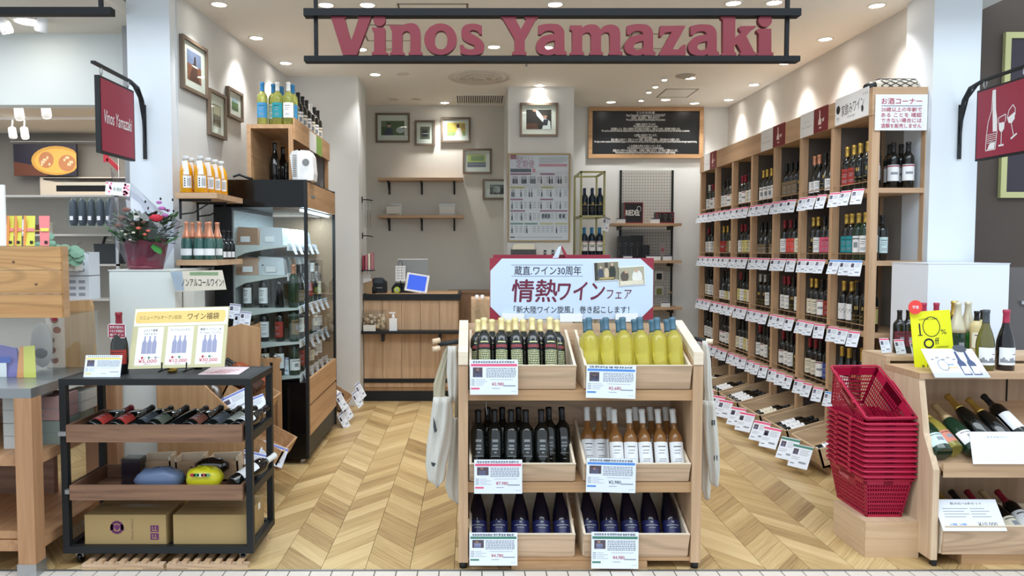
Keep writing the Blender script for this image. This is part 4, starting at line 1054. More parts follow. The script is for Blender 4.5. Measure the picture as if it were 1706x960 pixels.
# things lying on top of the shelving
t = thing('wrapped_bottle', 'bottle in a black and white net sleeve lying on the shelving top', 'bottle', (2.78, 4.98, TOP+.20))
m = MB(); m.T = Matrix.Rotation(PI/2, 4, 'Y'); m.lathe([(.02, -.2), (.035, -.17), (.04, -.14)], 14); m.build('neck_wrap', BLK, t)
NET = mat('net', (214, 208, 194), .8)
m = MB(); m.T = Matrix.Rotation(PI/2, 4, 'Y'); m.lathe([(.04, -.14), (.05, -.1), (.055, .1), (.05, .13), (.02, .135)], 14); m.build('sleeve', NET, t)
m = MB()
for k in range(10):
    for sg_ in (-1, 1): m.tube([(-.12+.24*j/8, -.056*math.cos(sg_*(j/8*2.4)+k*.63), .056*math.sin(sg_*(j/8*2.4)+k*.63)) for j in range(9)], .0025, 4)
m.build('net_cord', BLK, t)
t = thing('storage_box', 'flat white box under the net wrapped bottle on the shelving', 'box', (2.75, 5.0, TOP+.0205)); bx(-.14, -.1, 0, .17, .12, .122).build('carton', WHITE, t)
for i, (y, m_, lab) in enumerate([(5.25, mat('olive_glass', (120, 126, 104), .3), 'greenish glass lying above the home drinking banner'), (5.55, GOLD, 'gold wrapped bottle neck lying above the fascia'), (5.85, BLK, 'dark bottle neck showing above the red fascia panel')]):
    t = thing('lying_bottle', lab, 'bottle', (SX+.14, y, TOP+.14+.0), group='bottles lying on top of the shelving')
    m = MB(); m.T = Matrix.Rotation(PI/2, 4, 'X'); m.lathe([(.02, -.12), (.04, -.1), (.045, .06), (.02, .12)], 14); m.build('glass', m_, t)
    bx(-.05, -.12, -.119, .05, .12, -.04).build('rest', OAKY, t)
t = thing('paper_stack', 'stack of grey papers lying on the far end of the shelving', 'papers', (SX+.15, 7.6, TOP+.021))
for i in range(5): bx(-.12+.01*i, -.6+.05*i, .03*i, .1, .75-.06*i, .03*i+.028).build('sheaf', [mat('pap1', (190, 190, 186), .7), mat('pap2', (110, 112, 112), .7)][i % 2], t)
for k in range(5): tag(MB().lathe([(.0135, 0), (.035, .01), (.038, .06), (.02, .09)], 10).build('upturned_bottle', BLKG, None, (SX+.06, 7.8+.13*k, TOP+.021)), 'dark round bottle end on the shelving top, %s toward the back wall' % ORD[k], 'bottle', 'bottle ends on the far shelving top')

# sloping crates under the long shelf
CRT = MATS.setdefault('crate', wood('crate_pine', (214, 190, 158), (184, 156, 124), 1))
CRX = wood('crate_pine_x', (214, 190, 158), (184, 156, 124), 0)
for bi in range(7):
    y0 = 4.85+.51*bi+.052; L = .445
    t = thing('bottle_crate', 'sloping pine crate of lying wine bottles at floor level, %s bay from the entrance' % BAYN[bi], 'crate', (SX, y0, .0), group='sloping crates under the long shelf')
    T = Matrix.Translation((-.24, 0, .06)) @ Matrix.Rotation(math.radians(-16), 4, 'Y')
    def cb(n, *a): 
        m = MB(); m.T = T; m.box(*a); m.build(n, CRT if n != 'side' else CRX, t)
    cb('floor_board', 0, 0, 0, .56, L, .012); cb('front_board', 0, 0, 0, .014, L, .13); cb('side', 0, 0, 0, .56, .014, .13); cb('side', 0, L-.014, 0, .56, L, .13)
    bx(-.17, .03, .0, .0, L-.03, .045).build('riser', OAKY, t)
    lab = [WHITE, WHITE, CREAM, WHITE, WHITE, CREAM, WHITE][bi]
    nb = [2, 4, 3, 5, 4, 3, 2][bi]
    for k in range(nb):
        q = T @ Vector((.03, .054+k*.08, .012+.062))
        for lay in range(1):
            o = bottle('bordeaux', GLASSD, CM['k'], lab, 'lines', (SX+q.x, y0+q.y, q.z), 'lying dark bottle with %s label, %s from the entrance, floor crate of %s bay' % ('cream' if lab is CREAM else 'white', ORD[k], BAYN[bi]), 'lying bottles in the floor crates')
            o.matrix_basis = Matrix.Translation((SX+q.x, y0+q.y, q.z)) @ Matrix.Rotation(math.radians(-16), 4, 'Y') @ Matrix.Rotation(PI/2, 4, 'Y') @ Matrix.Rotation(-PI/2, 4, 'Z')
    for k in range(2):
        q = T @ Vector((-.004, .1+.2*k, .135))
        card((SX+q.x-.045, y0+q.y, q.z), 'larger price card on the floor crate, %s from the entrance, %s bay' % (ORD[k], BAYN[bi]), .14, .16, GREENB if bi == 0 else PINKB, 'small', (math.radians(-30), 0, -PI/2+math.radians(36)), 'price cards on the floor crates', seed=1)

# ---------------------------------------------------------------- green wire rack
OLV = mat('olive_metal', (172, 172, 120), .45)
x0, x1 = .955, 0
a, b = at(967, 285, 8.0), at(1009, 285, 8.0)
t = thing('metal_rack', 'olive green metal rack of blue capped bottles beside the pillar', 'rack', (a.x, 8.0, 0)); w = b.x-a.x
zt = a.z; D = .5
for x, y in ((0, 0), (w-.02, 0), (0, D), (w-.02, D)): bx(x, y, 0, x+.02, y+.02, zt).build('post', OLV, t)
rz_ = [zt-.02, at(980, 362, 8).z, at(980, 428, 8).z, .9]
for z in rz_:
    f = MB().box(0, 0, z, w, .02, z+.02).box(0, D, z, w, D+.02, z+.02).box(0, 0, z, .02, D, z+.02).box(w-.02, 0, z, w, D, z+.02); f.build('frame', OLV, t)
for z in rz_[1:]: bx(.02, .02, z+.005, w-.02, D, z+.012).build('glass_shelf', CLEARG, t); MB().tube([(0, .0, z+.13), (w, .0, z+.13)], .003, 5).build('guard_rail', OLV, t)
for i in range(2):
    z = rz_[1+i]+.0125
    for r_ in range(2):
        for k in range(3):
            bottle('bordeaux', mat('blue_bottle', (26, 44, 62), .12), CM['d' if i == 0 else 'b'], None if i == 0 else WHITE, 'goldlogo' if i == 0 else 'band', (t.location.x+.055+k*.083+.01*r_, 8.06+r_*.1, z), '%s capped bottle, %s from the pillar, %s row, %s level of the green rack' % (CN['d' if i == 0 else 'b'], ORD[k], ['front', 'rear'][r_], ['upper', 'lower'][i]), 'bottles in the green rack')
card((b.x+.02, 8.0, at(1017, 362, 8).z), 'dark tilted price card hooked on the corner of the green rack', .09, .15, mat('card_grey', (120, 116, 112), .6), 'small', (0, .2, .5), 'price cards on the rack', 1)

# ---------------------------------------------------------------- central stand
CXL, CXR, CYN, CYB = -.06, 1.08, 3.47, 3.88
t = thing('display_stand', 'oak display stand with three tiers of tilted crates in the shop entrance', 'stand', ((CXL+CXR)/2, CYN, 0))
hw = (CXR-CXL)/2; D = CYB-CYN
for s in (-1, 1):
    xa, xb = (s*hw, s*(hw-.045)) if s < 0 else (hw-.045, hw)
    MB().prism([(0, .03), (.41, .03), (.41, 1.13), (.36, 1.135), (0, .985)], 0, min(xa, xb), max(xa, xb)).build('side_panel', OAKZ, t)
    MB().prism([(0, .985), (.36, 1.135), (.36, 1.145), (0, 1.03), (-.004, 1.03), (-.004, .97), (0, .97)], 0, min(xa, xb), max(xa, xb)).build('white_edge', PALE, t)
    for y in (.02, .38): MB().lathe([(.018, 0), (.018, .03)], 10, c=(s*(hw-.022), y, 0)).build('foot', BLK, t)
bx(-hw+.045, D-.015, .1, hw-.045, D, 1.125).build('back_panel', PINEX, t)
tiers = [(.965, .853, .80), (.502, .415, .363), (.166, .07, .035)]
for zt_, zb_, zs in tiers:
    bx(-hw+.045, .012, zs, hw-.045, D-.016, zb_-.004 if zb_ > .1 else .05).build('shelf_board', HONX, t)
bx(-hw+.25, .0, 0, hw-.25, .03, .034).build('front_block', HONX, t)
def crate(x, y, z, w, h, d, label, lean=.02, cat='crate', group='tilted crates of the entrance stand', rh=.09):
    """open pine crate: front face leaning out at the top"""
    t = thing('pine_crate', label, cat, (x, y, z), group=group)
    e = .012
    MB().hexa([(-w/2+.008, lean, 0), (w/2-.008, lean, 0), (w/2-.008, lean+e, 0), (-w/2+.008, lean+e, 0)], [(-w/2, 0, h), (w/2, 0, h), (w/2, e, h), (-w/2, e, h)]).build('front_board', PINEX, t)
    for s in (-1, 1):
        a = s*w/2; b = s*(w/2-e); x0_, x1_ = min(a, b), max(a, b)
        MB().hexa([(x0_, lean+e, 0), (x1_, lean+e, 0), (x1_, d, .0), (x0_, d, 0)], [(x0_, e, h), (x1_, e, h), (x1_, d, h+.13), (x0_, d, h+.13)]).build('side_board', PALE, t)
    bx(-w/2+e, d-e, 0, w/2-e, d, h+rh).build('rear_board', PALE, t)
    bx(-w/2+e, lean+e, .0, w/2-e, d-e, .008).build('floor_board', PALE, t)
    MB().box(-w/2, -.001, h, w/2, e, h+.004).build('rim', PALE, t)
    return t
TN = ['top', 'middle', 'bottom']; SNm = ['pillar side', 'shelf side']
xs = [(CXL+.048+CXL+.048+.505)/2+.0, (CXR-.048-.505/2)]
for ti, (zt_, zb_, zs) in enumerate(tiers):
    for si in range(2):
        crate(xs[si], CYN-.004, zb_-.0 if zb_ > .1 else .052, .50, zt_-zb_ if zb_ > .1 else .114, .36 if ti else .37, '%s tier pine crate of the entrance stand, %s' % (TN[ti].capitalize(), ['nearer the tote bags by the counter', 'nearer the long wine shelf'][si]))
GW = mat('white_wine', (240, 232, 120), .04, trans=.8, ior=1.33, coat=.3)
SAU = mat('sweet_wine', (170, 118, 66), .07, trans=.45, ior=1.33, coat=.4)
NVY = mat('lab_navy', (28, 32, 84), .35)
th = math.radians(-22)   # leaning back
def leanrow(kind, gm, cm, lm, style, xs_, y, z, lab, grp, ang=th, seg=20, h=None, cz=None):
    for i, x in enumerate(xs_):
        bottle(kind, gm, cm, lm, style, (x, y, z), lab % ORD[i], grp, rot=(ang+R.uniform(-.02, .02), R.uniform(-.02, .02), 0), seg=seg, h=h, cz=cz)
X = lambda px, t_=3.6: (px-CX)/F*t_
g1 = 'black bottles in the top crate'; g2 = 'white wine bottles in the top crate'
leanrow('bordeaux', GLASSD, CM['y'], None, 'print', [X(p, 3.62) for p in (807, 834, 860.5, 887.5, 915)], 3.52, .895, 'black bottle with cream capsule and green printed text, %s of the upper layer', g1)
leanrow('bordeaux', GLASSD, CM['y'], None, 'print', [X(p, 3.72) for p in (795, 820, 846, 873, 900, 928)], 3.60, .877, 'black bottle with cream capsule tucked behind, %s of the lower layer', g1)
leanrow('bordeaux', GW, CM['s'], None, 'none', [X(p, 3.62) for p in (984, 1011, 1039.5, 1068, 1095, 1122)], 3.52, .895, 'yellow white wine bottle with blue grey capsule, %s of the upper layer', g2)
leanrow('bordeaux', GW, CM['s'], None, 'none', [X(p, 3.72) for p in (976, 1003, 1031, 1058, 1085, 1112)], 3.60, .877, 'yellow white wine bottle tucked behind, %s of the lower layer', g2)
g3 = 'black bottles in the middle crate'; g4 = 'sweet wine bottles in the middle crate'
leanrow('bordeaux', GLASSD, CM['k'], None, 'logo', [X(p, 3.6) for p in (798, 825, 851, 878, 903)], 3.52, .445, 'plain black bottle with small silver print, %s of the upper layer', g3)
leanrow('bordeaux', GLASSD, CM['k'], None, 'logo', [X(p, 3.7) for p in (812, 838, 864, 915, 939)], 3.605, .439, 'plain black bottle with silver print, %s of the lower layer', g3)
leanrow('slim', SAU, CM['w'], mat('lab_soft', (224, 226, 228), .5), 'lines', [X(p, 3.6) for p in (1027, 1050, 1075, 1101, 1127)], 3.52, .447, 'amber sweet wine bottle with long white label, %s of the upper layer', g4)
leanrow('slim', SAU, CM['w'], mat('lab_soft', (224, 226, 228), .5), 'lines', [X(p, 3.7) for p in (979, 999, 1018, 1062, 1088, 1112)], 3.605, .439, 'amber sweet wine bottle with white label tucked behind, %s of the lower layer', g4)
g5 = 'purple labelled bottles in the bottom crates'
PUR = mat('purple_glass', (16, 16, 34), .1, coat=.4)
leanrow('sparkling', PUR, None, NVY, 'navy', [X(p, 3.58) for p in (797, 832, 868, 904, 940)], 3.55, .092, 'dark purple labelled bottle, %s in the bottom crate nearer the counter', g5, ang=math.radians(-38))
leanrow('sparkling', PUR, None, NVY, 'navy', [X(p, 3.58) for p in (986, 1020, 1055, 1090, 1125)], 3.55, .092, 'dark purple labelled bottle, %s in the bottom crate nearer the long shelf', g5, ang=math.radians(-38))
# big price cards on the crates
BIG = [(783, 600, 863, 658, PINKB, 'ナリタージュ プレミアム ナパ・ヴァレー', '¥3,980', 'pink headed price card of three thousand nine hundred eighty yen', 1),
       (978, 609, 1060, 664, BLUEB, 'ステジュ & セカンド', '¥2,680', 'blue headed price card of two thousand six hundred eighty yen', 1),
       (790, 767, 870, 823, PINKB, 'ちょいぶり プリムスバンド カギーノ', '¥7,980', 'pink headed price card of seven thousand nine hundred eighty yen', 2),
       (978, 765, 1060, 821, BLUEB, 'グランパレ 貴腐ワイン ジャン 2023', '¥2,980', 'blue headed price card of two thousand nine hundred eighty yen', 2),
       (782, 889, 862, 943, GREENB, '2021CHAL ケラ20 BLC', '¥4,780', 'green headed price card of four thousand seven hundred eighty yen', 2),
       (986, 888, 1064, 948, GREENB, 'イゲストミラテゥム GAY 2021', '¥4,980', 'green headed price card of four thousand nine hundred eighty yen', 2)]
for k, (x0, y0, x1, y1, hd, tx, pr_, lab, sd) in enumerate(BIG):
    a, b = at(x0, y0, 3.44), at(x1, y1, 3.44); w, h = b.x-a.x, a.z-b.z
    o = card(((a.x+b.x)/2, 3.45, a.z), lab+' on the entrance stand', w, h, hd, 'wide', (math.radians(-3), math.radians([0, 1.5, 0, 1.5, 0, .5][k]), 0), 'large price cards on the entrance stand', seed=sd)
    o.data = o.data.copy(); mats = o.data.materials
    # lettering is a part of the card
    text(tx, w*.86, h*.075, INK, o, (0, -.0018, -h*.065)); text(pr_, w*.25, h*.11, INKR if k != 3 else INK, o, (w*.08, -.0018, -h*.70))
# ---------------------------------------------------------------- banner on the stand
BY = 3.90
a, b = at(816, 430, BY), at(1088, 533, BY); w, h = b.x-a.x, a.z-b.z
t = thing('banner', 'large pale blue banner with maroon corners and handwritten Japanese title on the stand', 'banner', ((a.x+b.x)/2, BY, b.z))
bx(-w/2, 0, 0, w/2, .012, h).build('backing', MAROON, t)
c = .07
MB().prism([(-w/2+c, .003), (w/2-c, .003), (w/2-.003, c), (w/2-.003, h-c*.9), (w/2-c, h-.003), (-w/2+c*.9, h-.003), (-w/2+.003, h-c*.95), (-w/2+.003, c)], 1, -.003, 0).build('face', mat('banner_blue', (196, 212, 232), .4), t)
def bt(s, x0, y0, x1, y1, m, bold=0, **k):
    q0, q1 = at(x0, y0, BY), at(x1, y1, BY)
    text(s, q1.x-q0.x, q0.z-q1.z, m, t, ((q0.x+q1.x)/2-t.location.x, -.004, (q0.z+q1.z)/2-t.location.z), bold=bold, **k)
bt('蔵直.ワイン30周年', 857, 443.5, 968, 458.5, INK, .005)
bt('情熱', 853, 466, 928, 503, INKP, .018, shear=.06); bt('ワイン', 929, 470, 1007, 500, INKP, .022, shear=.12); bt('フェア', 1011, 483, 1052, 498, INKP, .006, shear=.1)
bt('「新大陸ワイン旋風」 巻き起こします！', 856, 510, 1048, 522, INK, .006)
for yy_ in (441.5, 460): 
    q0, q1 = at(852, yy_, BY), at(971, yy_, BY); bx(q0.x-t.location.x, -.0045, q0.z-t.location.z-.001, q1.x-t.location.x, -.003, q0.z-t.location.z+.001).build('rule', GREYI, t)
for (x0, y0, x1, y1, r_, art) in ((990, 437, 1030, 467, -3, [((128, 122, 104), F1), ((60, 62, 56), sq(0, 0, .14, 1)), ((70, 76, 88), disc(.26, .35, .12, .34)), ((190, 170, 150), disc(.27, .72, .05, .08)), ((196, 178, 150), disc(.5, .4, .1, .3)), ((74, 64, 56), sq(.44, .7, .56, 1)), ((52, 56, 50), disc(.74, .42, .14, .42)), ((190, 160, 140), disc(.74, .85, .06, .1)), ((170, 150, 100), sq(.2, .05, .8, .16))]),
                              (1030, 445, 1073, 475, -4, [((168, 164, 142), F1), ((92, 82, 74), disc(.24, .5, .16, .3)), ((190, 160, 130), disc(.3, .75, .06, .09)), ((222, 220, 214), disc(.72, .42, .2, .4)), ((196, 160, 140), disc(.7, .78, .07, .1)), ((214, 206, 186), sq(.05, .02, .95, .25))])):
    q0, q1 = at(x0, y0, BY), at(x1, y1, BY)
    W_, H_ = q1.x-q0.x, q0.z-q1.z; m = MB(); mats = [WHITE]
    m.box(-W_/2-.003, -.0015, -H_/2-.003, W_/2+.003, 0, H_/2+.003, 0)
    for k, (col, pts) in enumerate(art):
        mats.append(mat('pic_%d_%d_%d' % col, col, .6, noise=.25)); m.poly([(-W_/2+W_*u, -.0018-.0003*k, -H_/2+H_*v) for u, v in pts], k+1)
    m.build('photograph', mats, t, ((q0.x+q1.x)/2-t.location.x, -.005, (q0.z+q1.z)/2-t.location.z), (0, math.radians(r_), 0))
for px in (855, 952, 1045):
    q = at(px, 533, BY-.03); bx(q.x-t.location.x-.058, -.02, -.008, q.x-t.location.x+.058, -.012, .035).build('clip', WHITEP, t)
q = at(918, 533, 4.05)
t = thing('rear_banner', 'second maroon board standing behind the blue banner', 'banner', (at(918, 425, 4.0).x, 3.97, at(918, 533, BY).z))
w2_ = (1015-822)/F*4.0/2; hh = at(918, 424.5, 3.97).z-t.location.z
bx(-w2_, 0, 0, w2_, .012, hh).build('board', MAROON, t)
t2 = thing('folded_flyer', 'folded white and maroon card peaking above the banner', 'card', (at(934, 424, 3.95).x, 3.945, at(934, 424.5, 3.95).z-.03))
MB().hexa([(-.05, 0, 0), (-.045, 0, 0), (-.045, .02, 0), (-.05, .02, 0)], [(0, 0, .075), (.004, 0, .075), (.004, .02, .075), (0, .02, .075)]).build('leaf', WHITE, t2)
MB().hexa([(-.045, -.001, 0), (-.015, -.001, 0), (-.015, .021, 0), (-.045, .021, 0)], [(-.012, -.001, .07), (.004, -.001, .076), (.004, .021, .076), (-.012, .021, .07)]).build('leaf', mat('sky_white', (200, 214, 230), .5), t2)
MB().hexa([(.03, 0, 0), (.05, 0, 0), (.05, .02, 0), (.03, .02, 0)], [(0, 0, .076), (.008, 0, .076), (.008, .02, .076), (0, .02, .076)]).build('leaf', MAROON, t2)
# small hook under the top tier
t = thing('hanging_hook', 'small metal hook hanging under the top tier of the stand', 'hook', (X(810, 3.6), 3.6, .80))
MB().tube([(0, 0, 0), (0, 0, -.06), (.006, 0, -.09), (0, 0, -.1)], .003, 6).build('wire', STEEL, t)

# ---------------------------------------------------------------- hanging canvas tote bags
def drape(pts_l, pts_r, zs, Y, thick, seed, name, label, group, extra=None, ripple=.01, xcols=9):
    """cloth hanging in folds: left and right outlines by height; a closed shell with two faces"""
    r = random.Random(seed); n = len(zs); m = MB(); ph = r.uniform(0, 6)
    idx = []
    for side in (0, 1):
        g = []
        for i in range(n):
            row = []
            for j in range(xcols+1):
                u = j/xcols; x = pts_l[i]+(pts_r[i]-pts_l[i])*u
                edge = math.sin(PI*u)
                y = Y - (1 if side == 0 else -1)*thick*(.15+.85*edge) + ripple*math.sin(u*13+ph+i*.25)*edge*(1 if side == 0 else .6)
                row.append(m.P((x, y, zs[i])))
            g.append(row)
        idx.append(g)
    for side in (0, 1):
        g = idx[side]
        for i in range(n-1):
            for j in range(xcols):
                f = (g[i][j], g[i+1][j], g[i+1][j+1], g[i][j+1]); m.face(f if side == 0 else f[::-1], 0, True)
    a, b = idx
    for i in range(n-1):
        m.face((a[i][0], b[i][0], b[i+1][0], a[i+1][0])); m.face((a[i][-1], a[i+1][-1], b[i+1][-1], b[i][-1]))
    for j in range(xcols):
        m.face((a[0][j], a[0][j+1], b[0][j+1], b[0][j])); m.face((a[-1][j], b[-1][j], b[-1][j+1], a[-1][j+1]))
    return m
def dense(L, k=4):
    out = []
    for a, b in zip(L, L[1:]):
        for i in range(k): out.append(tuple(p+(q-p)*i/k for p, q in zip(a, b)))
    return out+[L[-1]]
def cloth(name, L, Y, thick, seed, parent=None, m_=CANVAS, ripple=.008):
    L = dense(L); pl = [at(q[0], q[2], Y).x for q in L]; prr = [at(q[1], q[2], Y).x for q in L]; zs = [at(800, q[2], Y).z for q in L]
    ox = parent.location if parent else Vector((0, 0, 0))
    m = drape([x-ox.x for x in pl], [x-ox.x for x in prr], [z-ox.z for z in zs], Y-ox.y, thick, seed, name, '', '', ripple=ripple)
    return m.build(name, m_, parent)
def tote(loc, label, parts, group='canvas tote bags hung on the stand'):
    t = thing('tote_bag', label, 'bag', loc, group=group)
    for nm, L, Y, th_, sd, mm, rp in parts: cloth(nm, L, Y, th_, sd, t, mm, rp)
    return t
PRT = mat('tote_print', (60, 66, 70), .8)
SH = mat('canvas_lining', (176, 168, 146), .9, noise=.05)
t = tote((X(742, 3.62), 3.62, 1.0), 'cream canvas tote bag hanging by long straps nearest the counter', [
  ('strap', [(742, 752, 577), (730, 744, 615), (722, 742, 640), (722, 741, 665)], 3.62, .012, 1, SH, .006),
  ('strap', [(746, 760, 577), (744, 764, 620), (748, 762, 668)], 3.60, .014, 2, CANVAS, .01),
  ('body', [(722, 754, 662), (717, 755, 700), (711, 752, 740), (709, 744, 775), (713, 741, 800), (728, 731, 810)], 3.60, .03, 3, CANVAS, .02)])
q = at(726, 712, 3.55)-t.location
MB().prism([(q.x-.012, q.z+.05), (q.x-.003, q.z+.02), (q.x+.006, q.z-.02), (q.x-.006, q.z-.03), (q.x-.012, q.z)], 1, -.062, -.0605).build('print', PRT, t)
q = at(722, 775, 3.55)-t.location
MB().prism([(q.x-.012, q.z+.012), (q.x+.01, q.z+.006), (q.x+.012, q.z-.014), (q.x-.008, q.z-.006)], 1, -.062, -.0605).build('print', PRT, t)
t = tote((X(760, 3.72), 3.72, 1.0), 'second cream canvas tote bag hanging behind, against the stand side', [
  ('strap', [(757, 763, 577), (758, 765, 640), (757, 764, 700)], 3.72, .01, 4, SH, .006),
  ('body', [(751, 767, 697), (747, 767, 760), (741, 768, 810), (748, 767, 830), (762, 766, 839)], 3.70, .02, 5, CANVAS, .01)])
t = thing('hanging_rod', 'wooden rod with two pale ends carrying the tote bags by the counter', 'rod', (CXL, 3.62, 1.07))
MB().tube([(-.0, 0, -.01), (-.10, -.02, -.02)], .012, 8).build('rod', BLK, t)
for y, z in ((-.03, .0), (-.05, -.035)):
    MB().tube([(-.09, y, z), (-.125, y-.01, z-.005)], .013, 10).build('rod_end', PINEY, t)
t = tote((X(1178, 3.6), 3.6, 1.0), 'cream canvas tote bag with small black tags hanging on the shelf side', [
  ('strap', [(1170, 1178, 568), (1172, 1184, 600), (1173, 1186, 640), (1177, 1190, 672)], 3.60, .012, 6, CANVAS, .006),
  ('body', [(1170, 1190, 668), (1172, 1194, 700), (1176, 1198, 750), (1180, 1199, 780), (1184, 1197, 806), (1188, 1195, 809)], 3.59, .024, 7, CANVAS, .018)])
for px, py in ((1189, 705), (1193, 764)):
    q = at(px, py, 3.55)-t.location; bx(q.x-.008, -.045, q.z-.012, q.x+.008, -.0405, q.z+.012).build('tag', PRT, t)
t = tote((X(1172, 3.68), 3.68, 1.0), 'narrow cream canvas tote bag behind, next to the stand leg on the shelf side', [
  ('strap', [(1168, 1174, 575), (1169, 1175, 640), (1168, 1175, 702)], 3.68, .01, 8, SH, .005),
  ('body', [(1167, 1178, 698), (1168, 1182, 760), (1169, 1184, 815), (1174, 1182, 832)], 3.66, .018, 9, CANVAS, .008)])
t = thing('hanging_rod', 'wooden rod end carrying the tote bags on the shelf side', 'rod', (CXR, 3.62, 1.075))
MB().tube([(0, 0, -.0), (.06, -.01, -.01)], .01, 8).build('rod', BLK, t); MB().tube([(.055, -.01, -.01), (.085, -.02, -.012)], .012, 8).build('rod_end', PALE, t)
# ---------------------------------------------------------------- chilled cabinet
kx0, kx1, ky0, ky1 = -1.78, -1.135, 5.2, 6.28
t = thing('chilled_cabinet', 'tall black chilled wine cabinet with glass sides and oak front panels', 'cooler', (kx1, ky0, 0))
W = kx1-kx0; L = ky1-ky0; KH = 1.99
def kb(n, m, *a): return bx(*a).build(n, m, t)
kb('base', BLKG, -W, 0, .04, -.02, L, .58); kb('rear_body', BLK, -W, 0, .58, -.52, L, 1.8)
kb('top_housing', BLKG, -W, 0, 1.80, -.012, L, KH)
kb('corner_post', BLK, -.02, -.004, .04, 0.0, .03, KH); kb('corner_post', BLK, -.02, L-.03, .04, 0.0, L, KH)
kb('fascia', HONY, -.012, .03, 1.80, .004, L-.03, 1.975)
bx(-.0, .0, 0, .003, .13, .02).build('badge', STEEL, t, (.004, .12, 1.875))
kb('lower_panel', HONY, -.02, .03, .42, .002, L-.03, .60); kb('lower_panel', HONY, -.02, .03, .20, .002, L-.03, .405)
kb('vent_panel', mat('vent', (40, 42, 40), .5), -.03, .03, .05, -.012, L-.03, .19)
kb('end_glass', CLEARG, -.50, .0, .60, -.02, .006, 1.78); kb('front_glass', CLEARG, -.012, .03, .62, -.008, L-.03, 1.80)
kb('lamp_tube', mat('cold_tube', (190, 225, 255), .4, emit=7), -.06, .05, 1.775, -.04, L-.05, 1.79)
kb('liner', mat('liner', (170, 176, 176), .4), -.52, .02, .6, -.51, L, 1.78); kb('liner', mat('liner_wood', (150, 122, 96), .6), -.51, L-.03, .6, -.02, L-.012, 1.78)
for y in (.05, L-.05): MB().lathe([(.02, 0), (.02, .04)], 10, c=(-.06, y, 0)).build('foot', STEEL, t)
MB().lathe([(.02, 0), (.02, .04)], 10, c=(-W+.06, .05, 0)).build('foot', STEEL, t)
KZ = [.62, .86, 1.10, 1.33, 1.54]; d = bpy.data.lights.new('cabinet_tube', 'AREA'); d.shape = 'RECTANGLE'; d.size = .05; d.size_y = .9; d.energy = 7; d.color = (.7, .88, 1)
lo = bpy.data.objects.new('cabinet_light', d); COL.objects.link(lo); lo.parent = t; lo.location = (-.12, L/2, 1.77)
SHM = mat('shelf_enamel', (205, 212, 210), .35)
for i, z in enumerate(KZ):
    dp = .44 if i < 3 else .36
    kb('shelf', SHM, -.51, .03, z-.012, -.51+dp, L-.05, z)
    MB().prism([(-.51, z-.09), (-.51, z-.012), (-.51+dp, z-.012), (-.51+dp*.6, z-.03), (-.51+dp*.2, z-.055)], 1, .03, .036).build('shelf_arm', SHM, t)
    kb('card_rail', WHITE, -.51+dp, .04, z-.04, -.51+dp+.006, L-.05, z+.012)
K0 = Vector(t.location)
r3 = random.Random(11); CAPS = 'kvwkrgck'; LBS = [WHITE, CREAM, None, LM['R'], WHITE, LM['G'], None, WHITE]
for i, z in enumerate(KZ[:3]):
    for k in range(6):
        bottle('bordeaux' if (i+k) % 3 else 'burgundy', GLASSD if k % 3 else GLASSG, CM[CAPS[(i*3+k) % 8]], LBS[(i*5+k*3) % 8], 'lines' if k % 2 else 'seal', K0+Vector((-.122 if i < 3 else -.2, .10+.16*k, z+.001)) if i < 2 or True else 0,
               '%s capped wine bottle, %s from the glass end, %s shelf of the chilled cabinet' % (CN[CAPS[(i*3+k) % 8]], ORD[k], ['lowest', 'second', 'third'][i]), 'bottles in the chilled cabinet', rot=(0, 0, r3.uniform(.2, 1.2)))
    for k in range(3):
        bottle('slim' if i else 'bordeaux', GLASSD, CM[CAPS[(i*2+k+3) % 8]], LBS[(i*3+k) % 8], 'lines', K0+Vector((-.22-.11*k, .09, z+.001)),
               '%s capped bottle behind the cabinet end glass, %s inwards, %s shelf' % (CN[CAPS[(i*2+k+3) % 8]], ORD[k], ['lowest', 'second', 'third'][i]), 'bottles in the chilled cabinet', rot=(0, 0, r3.uniform(-.3, .3)))
PKM = [mat('pack_a', (200, 206, 212), .2), mat('pack_b', (150, 156, 160), .2), mat('pack_c', (176, 140, 116), .3), mat('pack_d', (222, 226, 230), .3)]
for i, z in enumerate(KZ[3:]):
    for k in range(8):
        o = thing('cheese_pack', '%s shrink wrapped food pack, %s from the glass end, %s shelf of the chilled cabinet' % (['pale', 'grey', 'brown', 'white'][k % 4], (ORD+['seventh', 'eighth'])[k], ['fourth', 'top'][i]), 'food pack', K0+Vector((-.26 if k < 6 else -.43, .10+.155*(k if k < 6 else k-6), z+.001)), (0, 0, r3.uniform(-.3, .3)), 'packs in the chilled cabinet')
        MB().hexa([(-.09, -.05, 0), (.09, -.05, 0), (.09, .05, 0), (-.09, .05, 0)], [(-.11, -.0, .13), (.07, -.01, .12), (.08, .03, .10), (-.1, .04, .11)]).build('wrapping', PKM[k % 4], o)
        bx(-.04, -.052, .02, .03, -.05, .06).build('sticker', WHITE, o)
for i, z in enumerate(KZ):
    for k in range(5):
        dp = .44 if i < 3 else .36
        card(K0+Vector((-.51+dp+.009, .14+.19*k, z+.012)), 'white shelf edge card in the chilled cabinet, %s from the glass end, %s shelf' % (ORD[k], ['lowest', 'second', 'third', 'fourth', 'top'][i]), .085, .085, LILAC, 'small', (math.radians(-24), 0, PI/2), 'cards in the chilled cabinet', 1)
o = card(K0+Vector((-.19, .09, .625+.12)), 'white paper card leaning inside the lower end glass of the cabinet', .10, .12, LILAC, 'small', (math.radians(-6), .1, 0), 'cards in the chilled cabinet', 1)
